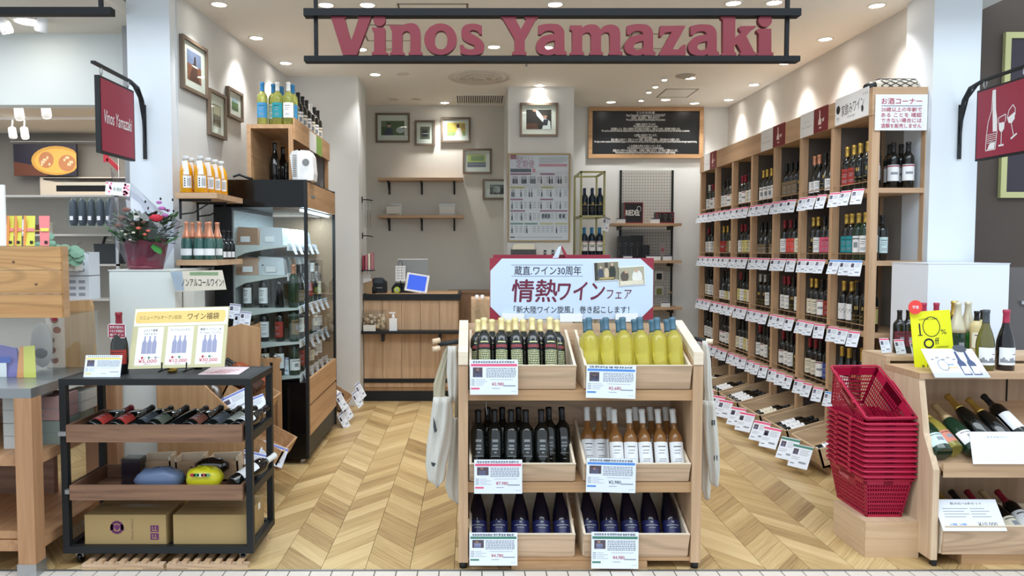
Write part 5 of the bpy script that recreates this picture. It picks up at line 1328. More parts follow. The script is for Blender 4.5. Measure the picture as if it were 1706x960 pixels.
# oak box cabinet on top
bxl, bxr, by0, by1, bz0, bz1 = at(412, 300, 5.3).x, at(488, 300, 5.3).x, 5.3, 6.62, KH+.001, 2.385
t = thing('box_cabinet', 'open oak box cabinet standing on the chilled cabinet with bottles on it', 'cabinet', (bxl, by0, bz0)); W = bxr-bxl; H = bz1-bz0; L = by1-by0
for n, a in (('side_panel', (0, 0, 0, .028, L, H-.028)), ('top_panel', (0, 0, H-.028, W, L, H)), ('post', (W-.028, 0, 0, W, .03, H-.028)), ('post', (W-.028, L-.03, -.3, W, L, H-.028)), ('post', (W-.028, L*.5, 0, W, L*.5+.03, H-.028)), ('divider', (.028, L*.42, 0, .09, L*.42+.03, H-.03))):
    bx(*a).build(n, HONY if n != 'post' else HONZ, t)
bx(W, .02, H-.10, W+.012, L+.01, H+.05).build('front_lip', HONY, t)
bx(W+.012, .50, H-.11, W+.016, .74, H+.035).build('white_panel', WHITE, t); bx(W+.012, .74, H-.11, W+.016, .96, H+.035).build('green_panel', mat('leaf_green', (132, 168, 76), .6), t)
bx(.03, L-.012, 0, W-.03, L, H-.03).build('rear_panel', mat('backp', (150, 148, 146), .8), t)
PINO = mat('pale_green_wine', (206, 212, 120), .05, trans=.7, ior=1.33, coat=.3)
Z = bz1+.0015
for k, (px, Y, cp, lb) in enumerate([(441, 5.36, 'b', LM_B if False else 'B'), (459, 5.42, 'b', 'L'), (466, 5.36, 'w', 'T'), (473, 5.50, 'b', 'W'), (484, 5.36, 'w', 'W'), (491, 5.44, 'b', 'B')]):
    x = (px-CX)/F*Y*1.0; lmm = mat('lab_aqua', (60, 140, 190), .5) if lb == 'B' else LM[lb]
    bottle('bordeaux', PINO, CM[cp], lmm, 'lines', (x, Y, Z), 'green white wine bottle with %s cap, %s along the oak box cabinet' % (CN[cp], ORD[k]), 'bottles on the oak box cabinet', seg=16)
for k in range(7):
    Y = 5.56+.145*k
    cp = 'vkkkwkk'[k]
    bottle('bordeaux' if k else 'slim', GLASSD if k else PINO, CM[cp], WHITE if k % 2 else CREAM, 'seal', (bxr-.05, Y, Z), '%s capped bottle, %s in the row behind the green bottles' % (CN[cp], (ORD+['seventh'])[k]), 'bottles on the oak box cabinet', rot=(0, 0, .8))
for k in range(4): bottle('burgundy', GLASSD, None, None, 'none', (bxl+.13+.10*(k % 2), by0+.42+.09*k if False else by0+.25+.12*k, bz0+.001), 'dark bottle standing inside the oak box cabinet, %s inwards' % ORD[k], 'bottles inside the oak box cabinet')
# white fan
p = at(505, 299, 5.33); t = thing('air_circulator', 'white portable fan with a grille standing on the chilled cabinet', 'fan', (p.x-.0, 5.30, KH+.001))
MB().prism([(-.02, 0), (.085, 0), (.09, .05), (.08, .17), (.06, .205), (.0, .21), (-.02, .19)], 1, -.04, .09).build('housing', WHITEP, t)
MB().prism([(-.055, .0), (-.02, 0), (-.02, .21), (-.06, .2), (-.075, .17)], 1, -.045, .08).build('grille_ring', mat('fan_white', (214, 216, 216), .4), t)
g = MB()
for k in range(12): g.tube([(-.055+.028*j/5*1.0, -.047-.006*math.sin(PI*j/5), .03+.013*k) for j in range(6)], .0022, 4)
g.build('grille', mat('fan_grey', (110, 112, 112), .5), t)
m = MB(); m.T = Matrix.Translation((.035, -.041, .125)) @ Matrix.Rotation(PI/2, 4, 'X'); m.lathe([(.025, 0), (.023, .006)], 18); m.build('dial', mat('dial', (120, 124, 128), .5), t)
t = thing('cable_coil', 'black cable lying on the chilled cabinet', 'cable', (at(420, 299, 5.28).x-.09, 5.27, KH+.008))
MB().tube([(-.04, 0, .02), (0, .01, .035), (.06, 0, .012), (.1, -.02, .0)], .009, 8).build('cable', BLK, t)

# ---------------------------------------------------------------- shelves with juice and sparkling bottles
def lshelf(py, label, items):
    y0_, y1_ = 4.66, 5.19; z = at(325, py, 4.66).z; xl_ = -1.83; xr_ = at(361, py, 4.66).x
    t = thing('wall_shelf', label, 'shelf', (xl_, y0_, z), group='oak shelves beside the plant column')
    MB().hexa([(0, 0, -.035), (xr_-xl_, 0, -.035), (xr_-xl_, y1_-y0_, -.035), (-.05, y1_-y0_, -.035)], [(0, 0, 0), (xr_-xl_, 0, 0), (xr_-xl_, y1_-y0_, 0), (-.05, y1_-y0_, 0)]).build('board', OAKX, t)
    for y in (.06, .36):
        MB().box(.0, y, -.16, .012, y+.012, -.035).box(0, y, -.05, .2, y+.012, -.035).tube([(.01, y+.006, -.13), (.09, y+.006, -.12), (.19, y+.006, -.06)], .005, 5).build('bracket', BLK, t)
    return xl_, xr_, z
xl_, xr_, z = lshelf(321, 'oak wall shelf carrying orange juice bottles', 0)
JU = mat('juice', (226, 160, 18), .25, coat=.4); JG = mat('clear_glass_top', (226, 220, 196), .1)
def juice(loc, i):
    t = thing('juice_bottle', 'orange juice bottle with white tag, %s along the upper shelf beside the column' % ORD[i], 'bottle', loc, (0, 0, 0), 'orange juice bottles on the upper shelf')
    bt_ = MB().lathe([(.036, 0), (.040, .004), (.040, .13), (.036, .152), (.025, .178), (.016, .19)], 16).build('bottle', JU, t)
    MB().lathe([(.016, .19), (.0165, .205)], 12).build('neck', JG, t); MB().lathe([(.019, .203), (.019, .228)], 12).build('lid', mat('lid_white', (205, 208, 210), .35), t)
    m = MB().patch(.0408, -.1, 1.2, .03, .105, 6, 0); 
    for k in range(4): m.patch(.0413, .05, .25, .04+.014*k, .048+.014*k, 1, 1); m.patch(.0413, .5+.16*k, .56+.16*k, .04, .09, 1, 1)
    m.build('label', [WHITE, INK], t)
    MB().hexa([(-.0, -.043, .11), (.035, -.043, .11), (.035, -.041, .11), (-.0, -.041, .11)], [(-.015, -.028, .195), (.02, -.028, .195), (.02, -.026, .195), (-.015, -.026, .195)]).build('paper_tag', WHITE, t)
for i, (px, Y) in enumerate([(313, 4.70), (322, 4.80), (337, 4.70), (350, 4.80), (361, 4.89), (371, 4.98)]): juice(((px-CX)/F*Y, Y, z+.001), i)
xl_, xr_, z = lshelf(433, 'oak wall shelf carrying copper foiled sparkling bottles', 0)
SPK = mat('teal_sparkling', (58, 98, 92), .1, coat=.5)
for i, (px, Y) in enumerate([(312, 4.70), (322, 4.80), (333, 4.70), (346, 4.79), (350, 4.70), (363, 4.80)]):
    o = bottle('sparkling', SPK, CM['c'], WHITE, 'none', ((px-CX)/F*Y, Y, z+.001), 'teal sparkling bottle with copper foil, %s along the lower shelf' % ORD[i], 'sparkling bottles on the lower shelf', rot=(0, 0, .05), seg=16, h=(.035, .09), cz=.175); o.scale = (.8, .8, .76)
for i, (px, Y) in enumerate([(372, 4.84), (380, 4.92), (386, 4.99)]):
    o = bottle('slim', mat('smoke_glass', (26, 28, 30), .1), CM['k'], WHITE, 'none', ((px-CX)/F*Y, Y, z+.001), 'slim dark bottle, %s behind the sparkling bottles' % ORD[i], 'slim dark bottles on the lower shelf', h=(.02, .08)); o.scale = (.75, .75, .62)
t = thing('glass_tag', 'small white card figure at the end of the sparkling bottle shelf', 'card', ((384-CX)/F*5.02, 5.02, z+.001)); bx(-.012, -.003, 0, .012, .003, .06).build('card', WHITE, t); MB().lathe([(.012, 0), (.012, .01)], 10).build('foot', BLK, t)

# plinths
t = thing('plinth', 'tall white square plinth under the wrapped flower basket', 'plinth', (0, 0, 0)); PZ = 1.385
bx(-2.075, 4.30, .0, -1.70, 4.78, PZ).build('body', mat('plinth_white', (216, 222, 220), .5), t); bx(-2.08, 4.295, PZ, -1.695, 4.785, PZ+.006).build('top_sheet', mat('plinth_white', (216, 222, 220), .5), t)
bx(-2.15, 4.45, 0, -2.08, 4.78, 1.36).build('side_panel', GREYW, t)
t = thing('plinth', 'tall white square plinth in front of the column beside the wine display', 'plinth', (0, 0, 0)); zq = at(1600, 440, 4.4).z
bx(at(1545, 500, 4.4).x, 4.4, 0, at(1680, 500, 4.4).x, 4.78, zq).build('body', mat('plinth_white2', (224, 232, 244), .5), t); bx(at(1545, 500, 4.4).x-.003, 4.397, zq, at(1680, 500, 4.4).x+.003, 4.783, zq+.005).build('top_sheet', mat('plinth_white2', (224, 232, 244), .5), t)
t = thing('metal_shelf', 'narrow grey metal unit beside the brown wall', 'shelf', (at(1681, 445, 4.5).x, 4.5, 0)); bx(0, 0, 0, .5, .3, at(1690, 446, 4.5).z).build('body', mat('unit_grey', (96, 92, 92), .4), t); bx(.07, -.02, 1.18, .5, .0, 1.2).build('handle', STEEL, t)
# gold framed panel on the brown wall
a, b = at(1672, 55, 5.24), at(1672, 330, 5.24)
t = thing('gold_frame', 'tall dark panel in a pale gold frame on the brown wall', 'picture', (a.x, 5.245, b.z)); H = a.z-b.z
f = MB().box(0, -.03, 0, .04, 0, H).box(.04, -.03, 0, 1.0, 0, .04).box(.04, -.03, H-.04, 1.0, 0, H); f.build('frame', mat('pale_gold', (196, 196, 140), .4), t)
bx(.04, -.015, .04, 1.0, -.005, H-.04).build('panel', mat('panel_dark', (52, 46, 58), .4), t)

# ---------------------------------------------------------------- wrapped flower basket
P0 = Vector(((243-CX)/F*4.45*1.0, 4.45, PZ+.007))
t = thing('flower_basket', 'potted flowers wrapped in clear film and maroon paper on the tall plinth', 'flowers', tuple(P0))
m = MB()
for k in range(14):
    a = 2*PI*k/14; b = 2*PI*(k+1)/14
    ra, rb = .10, .10; ta = .125+.012*(k % 2); tb = .125+.012*((k+1) % 2)
    i = m.P((ra*math.cos(a), ra*.8*math.sin(a), 0), (rb*math.cos(b), rb*.8*math.sin(b), 0), (tb*math.cos(b), tb*.8*math.sin(b), .17+.015*math.sin(k*2+2)), (ta*math.cos(a), ta*.8*math.sin(a), .17+.015*math.sin(k*2)))
    m.face((i, i+1, i+2, i+3), 0)
m.lathe([(.095, 0), (.095, .02)], 14)
m.build('wrapping_paper', mat('wrap_maroon', (108, 44, 60), .3), t)
rf = random.Random(3)
def leaf(m, c, d, L, W, mi=0):
    d = Vector(d).normalized(); s = d.cross(Vector((0, 0, 1)) if abs(d.z) < .9 else Vector((1, 0, 0))).normalized(); n_ = s.cross(d)
    c = Vector(c); p = [c, c+d*L*.35+s*W, c+d*L*.75+s*W*.8, c+d*L, c+d*L*.75-s*W*.8, c+d*L*.35-s*W, c+d*L*.5+n_*W*.35]
    i = m.P(*p)
    for k in range(6): m.face((i+k, i+(k+1) % 6, i+6), mi)
LG = [mat('leaf_dark', (44, 78, 50), .5), mat('leaf_mid', (74, 112, 70), .5), mat('leaf_grey', (120, 136, 120), .5)]
fo = MB()
for k in range(620):
    a = rf.uniform(0, 2*PI); rr_ = rf.uniform(.0, .17)**1; z_ = .15+rf.uniform(0, .16); 
    leaf(fo, (rr_*math.cos(a), rr_*.7*math.sin(a), z_), (math.cos(a)+rf.uniform(-.6, .6), math.sin(a)+rf.uniform(-.6, .6), rf.uniform(-.1, .9)), rf.uniform(.035, .075), rf.uniform(.009, .019), rf.randrange(3))
o = fo.build('foliage', LG, t); o['kind'] = 'stuff'
for (c, d_, L_, W_, lb) in (((-.10, -.06, .16), (-.8, -.2, .75), .16, .022, 'leaf'), ((.13, -.06, .14), (.8, -.1, .45), .12, .024, 'leaf'), ((.08, -.08, .15), (.5, -.4, -.5), .1, .03, 'leaf')):
    m = MB(); leaf(m, c, d_, L_, W_); m.build(lb, mat('leaf_bright', (56, 126, 60), .4), t)
def rose(c, r, m_):
    m = MB()
    for k in range(3): m.lathe([(r*(.25+.1*k), -r*.3), (r*(.6+.16*k), r*.1), (r*(.5+.2*k), r*(.65-.12*k))], 9, c=c, cap=(k == 0))
    return m.build('flower', m_, t)
FR = [mat('fl_red', (206, 52, 72), .6), mat('fl_coral', (232, 118, 100), .6), mat('fl_white', (232, 226, 208), .6), mat('fl_lilac', (196, 120, 190), .6), mat('fl_brown', (140, 96, 84), .6)]
for c, r, k in (((.11, -.10, .29), .042, 0), ((.02, -.13, .235), .017, 1), ((.055, -.13, .20), .013, 1), ((-.01, -.13, .21), .012, 2), ((-.06, -.12, .20), .012, 2), ((-.085, -.11, .22), .011, 2), ((-.03, -.13, .17), .010, 2), ((.075, -.13, .22), .014, 1), ((.14, -.09, .35), .022, 3), ((.155, -.08, .31), .02, 3), ((.12, -.08, .385), .018, 3), ((.17, -.08, .34), .015, 3), ((-.09, -.09, .29), .03, 4), ((-.06, -.1, .34), .028, 4), ((-.11, -.09, .25), .026, 4), ((.0, -.11, .30), .02, 2), ((.04, -.11, .27), .016, 4), ((-.02, -.12, .26), .014, 4)): rose(c, r, FR[k])
bk = MB()
for k in range(16): bk.ball((rf.uniform(-.02, .19), rf.uniform(-.1, 0), rf.uniform(.28, .42)), .006, .006, .009, 6)
bk.build('berries', BLK, t)['kind'] = 'stuff'
fm = MB(); n = 16; g = []
for (r_, z_, ox, sk) in ((.10, .02, 0, 0), (.17, .14, 0, 0), (.20, .28, 0, .0), (.14, .42, -.04, 0), (.10, .50, -.09, 0)):
    g.append(fm.P(*[(ox+(r_+.012*math.sin(3*k+z_*20))*math.cos(2*PI*k/n), (r_*.7)*math.sin(2*PI*k/n), z_+(-.10*math.cos(2*PI*k/n) if z_ > .4 else 0)) for k in range(n)]))
for a, b in zip(g, g[1:]):
    for k in range(n): fm.face((a+k, a+(k+1) % n, b+(k+1) % n, b+k), 0, k % 3 != 0)
fm.build('clear_film', clear('film', (240, 240, 246), .06, .12), t)
q = bx(-.07, -.001, -.035, .07, .001, .04).build('gift_card', WHITE, t, (-.10, -.12, .46), (0, math.radians(5), 0))
m = MB(); rr_ = random.Random(4)
for k in range(26): m.poly([(x, -.0016, z_) for x, z_ in disc(rr_.choice((-1, 1))*rr_.uniform(.035, .065), rr_.uniform(-.03, .035), .007, .007, 6)], 0)
m.build('floral_print', mat('pk', (236, 130, 160), .6), q); text('祝 開店', .05, .02, mat('grn', (90, 120, 90), .6), q, (0, -.0018, .0))

# ---------------------------------------------------------------- non alcoholic sign
Y = 4.265; a, b = at(292, 452, Y), at(374, 486, Y); w, h = b.x-a.x, a.z-b.z
t = thing('clip_sign', 'cream clipped sign with handwritten Japanese for non-alcoholic wine on a clear rod', 'sign', ((a.x+b.x)/2, Y, b.z))
MB().prism([(-w/2, 0), (w/2+.012, .012), (w/2-.01, h+.006), (-w/2-.03, h)], 1, -.002, 0).build('card', mat('cream_card', (216, 208, 192), .6), t)
MB().prism([(-w/2, .004), (-w/2+.05, .006), (-w/2+.04, h), (-w/2-.028, h-.002)], 1, -.003, -.002).build('photograph', mat('pale_photo', (160, 176, 190), .5, noise=.3), t)
bx(-w*.2, -.0032, h*.80, w*.38, -.002, h*.96).build('green_tab', mat('sage', (132, 156, 120), .6), t)
text('ノンアルコールワイン!', w*.86, h*.36, INK, t, (w*.06, -.0034, h*.45), bold=.005)
MB().tube([(-w*.36, .0, 0), (-w*.36, .0, .985-b.z)], .004, 6).build('rod', STEEL, t); MB().lathe([(.022, .981-b.z), (.022, .985-b.z+.01)], 12, c=(-w*.36, .0, 0)).build('rod_base', STEEL, t)
MB().lathe([(.012, 0), (.012, .03)], 8, c=(0, 0, h-.005)).build('clip', CLEARG, t)
# low wood shelf behind the poster, with cards and a green bottle
t = thing('side_display', 'honey oak low display with sloping sides behind the cart', 'stand', (-1.80, 4.255, 0))
MB().prism([(-.0, 0), (.49, 0), (.49, .52), (.02, .98), (-.0, .98)], 1, 0, .02).build('side_panel', HONZ, t)
MB().prism([(.12, 0), (.36, 0), (.44, .85), (.44, 1.0), (.32, 1.03), (.12, .98)], 1, .555, .575).build('side_panel', HONZ, t)
bx(.115, .02, .0, .13, .555, .75).build('back_panel', HONY, t)
for z, x1_ in ((.52, .30), (.24, .36)): bx(.13, .02, z-.02, x1_, .555, z).build('shelf_board', HONY, t)
t2 = thing('counter_block', 'oak block with sloping top showing white cards behind the poster', 'stand', (at(373, 600, 4.75).x, 4.96, 0))
MB().prism([(0, 0), (.16, 0), (.16, 1.02), (0, .96)], 1, 0, .06).build('panel', HONZ, t2)
for i, (dx, dz) in enumerate([(0, 1.05), (.03, .985), (.07, 1.0)]): card((t2.location.x+.02+dx, 4.94, dz+.10), 'small white card standing on the oak block, %s from the poster' % ORD[i], .07, .10, LILAC, 'small', (math.radians(-8), .15, .3), 'cards behind the poster', 1)
bottle('sparkling', GLASSG, mat('dk_green_foil', (28, 66, 44), .3) if True else None, None, 'none', (at(325, 520, 4.9).x, 4.9, at(325, 512, 4.9).z-.22), 'green foiled bottle neck showing above the poster', 'bottles behind the poster')
t = thing('oak_ledge', 'narrow oak ledge holding the green foiled bottle behind the poster', 'shelf', (at(325, 520, 4.9).x, 4.9, at(325, 512, 4.9).z-.2205)); bx(-.05, -.045, -.03, .2, .2, 0).build('board', HONX, t); bx(-.05, .17, -1.2, .2, .2, -.03).build('panel', HONX, t)
for i in range(4): tag(bx(-.03, -.002, 0, .03, .002, .05).build('price_card', [WHITE, LILAC, WHITE, WHITE][i] and WHITE, None, (at(340+9*i, 505, 4.86).x, 4.85, at(325, 512, 4.9).z-.22+.17*0), (0, 0, .3)), 'small upright white card on the oak ledge, %s from the bottle' % ORD[i], 'price card', 'cards behind the poster')
# notched oak panel before the cabinet
Y = 5.1; a, b = at(402, 597, Y), at(470, 772, Y)
t = thing('notched_panel', 'upright oak panel with three dark notches in front of the chilled cabinet', 'panel', (a.x, Y, 0)); w = b.x-a.x; z = a.z
bx(0, 0, 0, w, .02, z-.09).build('board', HONZ, t)
for k in range(4): bx(w*k/4+(.012 if k else 0), 0, z-.09, w*(k+1)/4-(.012), .02, z-.03).build('tooth', HONZ, t)
bx(0, 0, z-.03, w, .02, z).build('rail', HONZ, t); bx(0, .02, 0, .02, .08, z).build('edge', HONZ, t); bx(w-.02, -.03, 0, w, 0, z-.25).build('edge', HONZ, t)
for k in range(4): MB().lathe([(.012, 0), (.012, .02)], 8, c=(w*(k+.4)/4, .01, z)).build('peg', STEEL, t)
# aisle facing crates with rose bottles and white cards
def aisle_crate(x, y, z, label, cards, bots, tilt=28):
    t = thing('aisle_crate', label, 'crate', (x, y, z), (0, math.radians(tilt), 0), 'tilted crates facing the aisle')
    for n, a in (('floor_board', (0, 0, 0, .26, .36, .01)), ('front_board', (.25, 0, 0, .26, .36, .1)), ('side_board', (0, 0, 0, .26, .01, .1)), ('side_board', (0, .35, 0, .26, .36, .1)), ('rear_board', (0, 0, 0, .01, .36, .1))): bx(*a).build(n, HONY, t)
    return t
aisle_crate(-1.50, 4.44, .62, 'upper tilted crate facing the aisle behind the cart', 0, 0)
aisle_crate(-1.40, 4.44, .33, 'lower tilted crate facing the aisle behind the cart', 0, 0)
ROSE = mat('rose_wine', (150, 72, 44), .08, coat=.5)
def lay(kind, gm, cm, lm, style, p, axis, label, group, seg=12, up=(0, 0, 1), cz=None):
    o = bottle(kind, gm, cm, lm, style, p, label, group, seg=seg, cz=cz)
    z_ = Vector(axis).normalized(); y_ = -(Vector(up)-z_*z_.dot(Vector(up))).normalized(); x_ = y_.cross(z_)
    M4 = Matrix((x_, y_, z_)).transposed().to_4x4(); M4.translation = Vector(p); o.matrix_basis = M4; return o
for k in range(5):
    lay('bordeaux', ROSE if k > 2 else mat('amber_dark', (62, 34, 26), .08, coat=.5), CM['k'], None, 'none', (-1.30+.0*k, 4.50+.066*k, .655-.0*k), (-1, -.15, .62), 'amber bottle lying in the upper aisle crate, %s from the cart' % ORD[k], 'bottles in the aisle crates')
CB = mat('card_blue', (120, 130, 200), .6)
for i, (px, py, Y, rx, ry) in enumerate([(388, 672, 4.42, -30, -24), (418, 680, 4.42, -30, -20), (462, 756, 4.5, -20, 24), (425, 768, 4.4, -30, 18)]):
    p = at(px, py, Y); card((p.x, Y-.02, p.z+.06), 'white card with blue heading on the aisle crates, %s toward the chilled cabinet' % ORD[i], .16, .12, CB, 'small', (math.radians(rx), math.radians(ry), .3), 'cards on the aisle crates', 1)
t = thing('plastic_bag', 'crumpled clear plastic bag beside the amber bottles', 'bag', tuple(at(356, 665, 4.38)))
m = MB(); m.ball((0, 0, 0), .06, .04, .10, 9); m.build('bag', clear('film2', (225, 228, 230), .12, .2), t)
aisle_crate(-1.34, 6.36, .25, 'small tilted crate of lying bottles beyond the chilled cabinet', 0, 0, 32)
for k in range(3): lay('slim', GLASSD, CM['w'], WHITE, 'none', (-1.14, 6.42+.085*k, .20), (-1, 0, .6), 'white capped lying bottle beyond the chilled cabinet, %s from it' % ORD[k], 'lying bottles beyond the chilled cabinet')
for i, (px, py, Y) in enumerate([(562, 668, 6.3), (572, 684, 6.4), (589, 664, 6.6), (594, 650, 6.7), (566, 700, 6.3)]):
    p = at(px, py, Y); card((p.x, Y, p.z+.06), 'white card hanging beyond the chilled cabinet, %s of the cluster' % ORD[i], .09, .15, LILAC, 'small', (math.radians(-20), math.radians(-18), PI/2-.4), 'cards beyond the chilled cabinet', 1)
t = thing('low_rack', 'low oak rack behind the chilled cabinet holding the small crate', 'rack', (-1.7, 6.4, 0)); bx(0, 0, 0, .42, .6, .2).build('base', HONY, t); bx(0, .0, .2, .05, .6, .7).build('back', HONY, t)

# ---------------------------------------------------------------- black cart
cx0, cx1, cy0, cy1 = -1.94, -1.035, 3.50, 3.89; CT = .898
t = thing('display_cart', 'black metal rolling display cart with two walnut trays', 'cart', (cx0, cy0, 0)); W = cx1-cx0; L = cy1-cy0
e = .032
for x in (0, W-e):
    for y in (0, L-e): bx(x+.0007, y+.0007, .0627, x+e-.0007, y+e-.0007, CT-.03).build('upright', BLK, t)
for n, z0_, z1_ in (('top_rail', CT-.03, CT), ('bottom_rail', .062, .095)):
    bx(0, 0, z0_, W, e, z1_).build(n, BLK, t); bx(0, L-e, z0_, W, L, z1_).build(n, BLK, t); bx(0, e, z0_, e, L-e, z1_).build(n, BLK, t); bx(W-e, e, z0_, W, L-e, z1_).build(n, BLK, t)
bx(e, e, CT-.006, W-e, L-e, CT-.001).build('top_plate', mat('plate_black', (46, 50, 54), .5), t)
bx(W-e, e, .60, W, L-e, .64).build('side_rail', BLK, t); bx(W-e, e, .335, W, L-e, .375).build('side_rail', BLK, t); bx(0, e, .60, e, L-e, .64).build('side_rail', BLK, t); bx(0, e, .335, e, L-e, .375).build('side_rail', BLK, t)
g = MB()
for k in range(26): g.box(e+.01+k*(W-2*e-.02)/26, e, .078, e+.016+k*(W-2*e-.02)/26, L-e, .082)
for k in range(12): g.box(e, e+.01+k*(L-2*e)/12, .078, W-e, e+.015+k*(L-2*e)/12, .083)
g.build('wire_shelf', BLK, t)['kind'] = 'stuff'
def tray(z0_, z1_, dy, x0_, label):
    o = bx(x0_, dy, z0_, W-e-.01, dy+.014, z1_).build('tray_front', WALN, t)
    bx(x0_, dy+L-.05, z0_, W-e-.01, dy+L-.036, z1_+.0).build('tray_back', WALN, t)
    for x in (x0_, W-e-.024): bx(x, dy+.014, z0_, x+.014, dy+L-.05, z1_).build('tray_side', WALNY, t)
    bx(x0_, dy+.014, z0_, W-e-.03, dy+L-.05, z0_+.008).build('tray_floor', WALN, t)
    bx(-.0 if x0_ < .04 else .03, dy-.004, z0_+.03, x0_, dy+.02, z0_+.05).build('slide_bracket', STEEL, t)
tray(.60, .682, -.012, .036, ''); tray(.327, .397, -.022, .05, '')
for x in (.06, W-.06):
    for y in (.05, L-.04):
        wh = MB(); wh.T = Matrix.Translation((x, y, .027)) @ Matrix.Rotation(PI/2, 4, 'Y'); wh.lathe([(.010, -.011), (.026, -.009), (.027, 0), (.026, .009), (.010, .011)], 18); wh.build('wheel', BLKG, t)
        MB().hexa([(x-.018, y-.012, .03), (x+.018, y-.012, .03), (x+.018, y+.012, .03), (x-.018, y+.012, .03)], [(x-.02, y-.02, .062), (x+.02, y-.02, .062), (x+.02, y+.02, .062), (x-.02, y+.02, .062)]).build('caster_fork', STEEL, t)
lbs = [(LM['R'], 'red'), (LM['R'], 'red'), (mat('lab_grey', (70, 76, 84), .5), 'grey'), (mat('lab_olive', (86, 90, 78), .5), 'olive'), (None, 'no'), (mat('lab_brown', (112, 66, 52), .5), 'brown'), (mat('lab_grey', (70, 76, 84), .5), 'dark grey'), (mat('lab_sage', (150, 156, 144), .5), 'sage'), (WHITE, 'white')]
for k, (lm_, ln_) in enumerate(lbs):
    px = [150, 188, 222, 250, 285, 312, 345, 373, 394][k]
    kind = 'burgundy' if k in (0, 1, 3, 5, 8) else 'bordeaux'; r_ = PROF[kind][1]
    lay(kind, GLASSD, CM['k'] if k != 0 else CM['r'], lm_, 'lines' if lm_ else 'none', ((px-CX)/F*3.56, 3.53, .609+r_+.0), (.22, 1, .16), 'lying dark bottle, %s label, upper cart tray, %s from the neighbour counter' % (ln_, (ORD+['seventh', 'eighth', 'ninth'])[k]), 'bottles in the upper cart tray', seg=18)
lay('bordeaux', GLASSD, CM['w'], WHITE, 'none', ((384-CX)/F*3.56, 3.53, .385), (.55, 1, .28), 'dark bottle with white label and pale cap lying in the lower cart tray', 'bottles in the lower cart tray', seg=18)
t = thing('wrapped_box', 'dark square box in smoky wrap in the lower cart tray', 'box', ((213-CX)/F*3.7, 3.72, .336)); bx(-.045, -.04, 0, .045, .04, .13).build('box', mat('plum_box', (38, 28, 40), .25), t); bx(-.05, -.045, .0, .05, .045, .137).build('film', CLEARG, t)
def bundle(c, rx, ry, rz, m_, label, seed, sq_=.7):
    t = thing('wrapped_bundle', label, 'bundle', c, group='bundles in the lower cart tray'); m = MB(); r = random.Random(seed); n = 20; kk = 10; rings = []
    for i in range(kk+1):
        a = PI*i/kk; z_ = -math.cos(a); r_ = max(math.sin(a), .02)**sq_
        rings.append(m.P(*[(rx*r_*math.copysign(abs(math.cos(b))**.7, math.cos(b))*(1+r.uniform(-.07, .07)), ry*r_*math.copysign(abs(math.sin(b))**.7, math.sin(b)), rz*(1+z_)*(1+r.uniform(-.06, .06))) for b in [2*PI*j/n for j in range(n)]]))
    for a, b in zip(rings, rings[1:]):
        for j in range(n): m.face((a+j, a+(j+1) % n, b+(j+1) % n, b+j), 0, True)
    m.build('body', m_, t); return t
t = bundle(((262-CX)/F*3.62, 3.60, .336), .115, .06, .056, mat('slate_wrap', (92, 108, 138), .35, noise=.15), 'grey blue cloth bundle in clear wrap in the lower cart tray', 1)
t = bundle(((337-CX)/F*3.62, 3.60, .336), .088, .055, .058, mat('yellow_wrap', (206, 200, 40), .3, noise=.12), 'bright yellow wrapped bundle with a printed band in the lower cart tray', 2)
m = MB()
for k, c_2 in enumerate(((160, 60, 60), (80, 150, 90), (220, 220, 210), (180, 70, 70), (90, 140, 100))): m.poly([(x, -.0615, z_) for x, z_ in disc(-.035+.018*k, .092, .014, .009)], k)
m.build('printed_band', [mat('pb%d' % k, c, .5) for k, c in enumerate(((170, 60, 60), (80, 150, 90), (220, 220, 210), (180, 90, 90), (110, 150, 110)))], t)
t = thing('plastic_bag', 'dark clear plastic bag lying over the yellow bundle', 'bag', ((345-CX)/F*3.7, 3.72, .42)); m = MB(); m.ball((0, 0, 0), .09, .04, .045, 10); m.build('bag', clear('smoke_film', (120, 120, 124), .12, .15), t)
for i, (px, w_) in enumerate([(267, .15), (322, .14), (378, .15)]):
    x = (px-CX)/F*3.84; t = thing('small_crate', 'pale plywood crate behind the bundles in the cart, %s from the cardboard crest side' % ORD[i], 'crate', (x, 3.745, .336), (0, math.radians(-3), 0), 'small plywood crates')
    for n, a in (('front_board', (-w_/2, 0, 0, w_/2, .008, .10)), ('rear_board', (-w_/2, .08, 0, w_/2, .088, .125)), ('side_board', (-w_/2, 0, 0, -w_/2+.008, .088, .12)), ('side_board', (w_/2-.008, 0, 0, w_/2, .088, .12)), ('floor_board', (-w_/2, 0, 0, w_/2, .088, .008))): bx(*a).build(n, PALE if n != 'front_board' else OAKX, t)
    MB().ball((.01, -.001, .07), .008, .002, .005, 8).build('knot', mat('knot', (110, 80, 56), .7), t)
# cardboard cartons
CBD = mat('cardboard', (168, 142, 96), .75, noise=.06); TAPE = mat('tape', (150, 126, 86), .3)
def carton(x0, x1, y0, y1, z0, z1, label, side=False):
    t = thing('carton', label, 'box', ((x0+x1)/2, y0, z0), group='cardboard cartons on the cart'); w = (x1-x0)/2
    bx(-w, 0, 0, w, y1-y0, z1-z0).build('body', CBD, t)
    bx(-w-.0003, (y1-y0)/2-.02, z1-z0, w+.0003, (y1-y0)/2+.02, z1-z0+.0006).build('tape', TAPE, t)
    bx(-w, (y1-y0)/2-.001, z1-z0+.0006, w, (y1-y0)/2+.001, z1-z0+.001).build('seam', mat('seam', (110, 88, 56), .8), t); return t, w, y1-y0, z1-z0
PUR2 = mat('stamp_purple', (104, 48, 96), .7)
t, w, D_, H_ = carton(-1.855, -1.465, 3.54, 3.80, .0835, .235, 'cardboard carton with a purple crest and capital lettering on the cart floor')
m = MB()
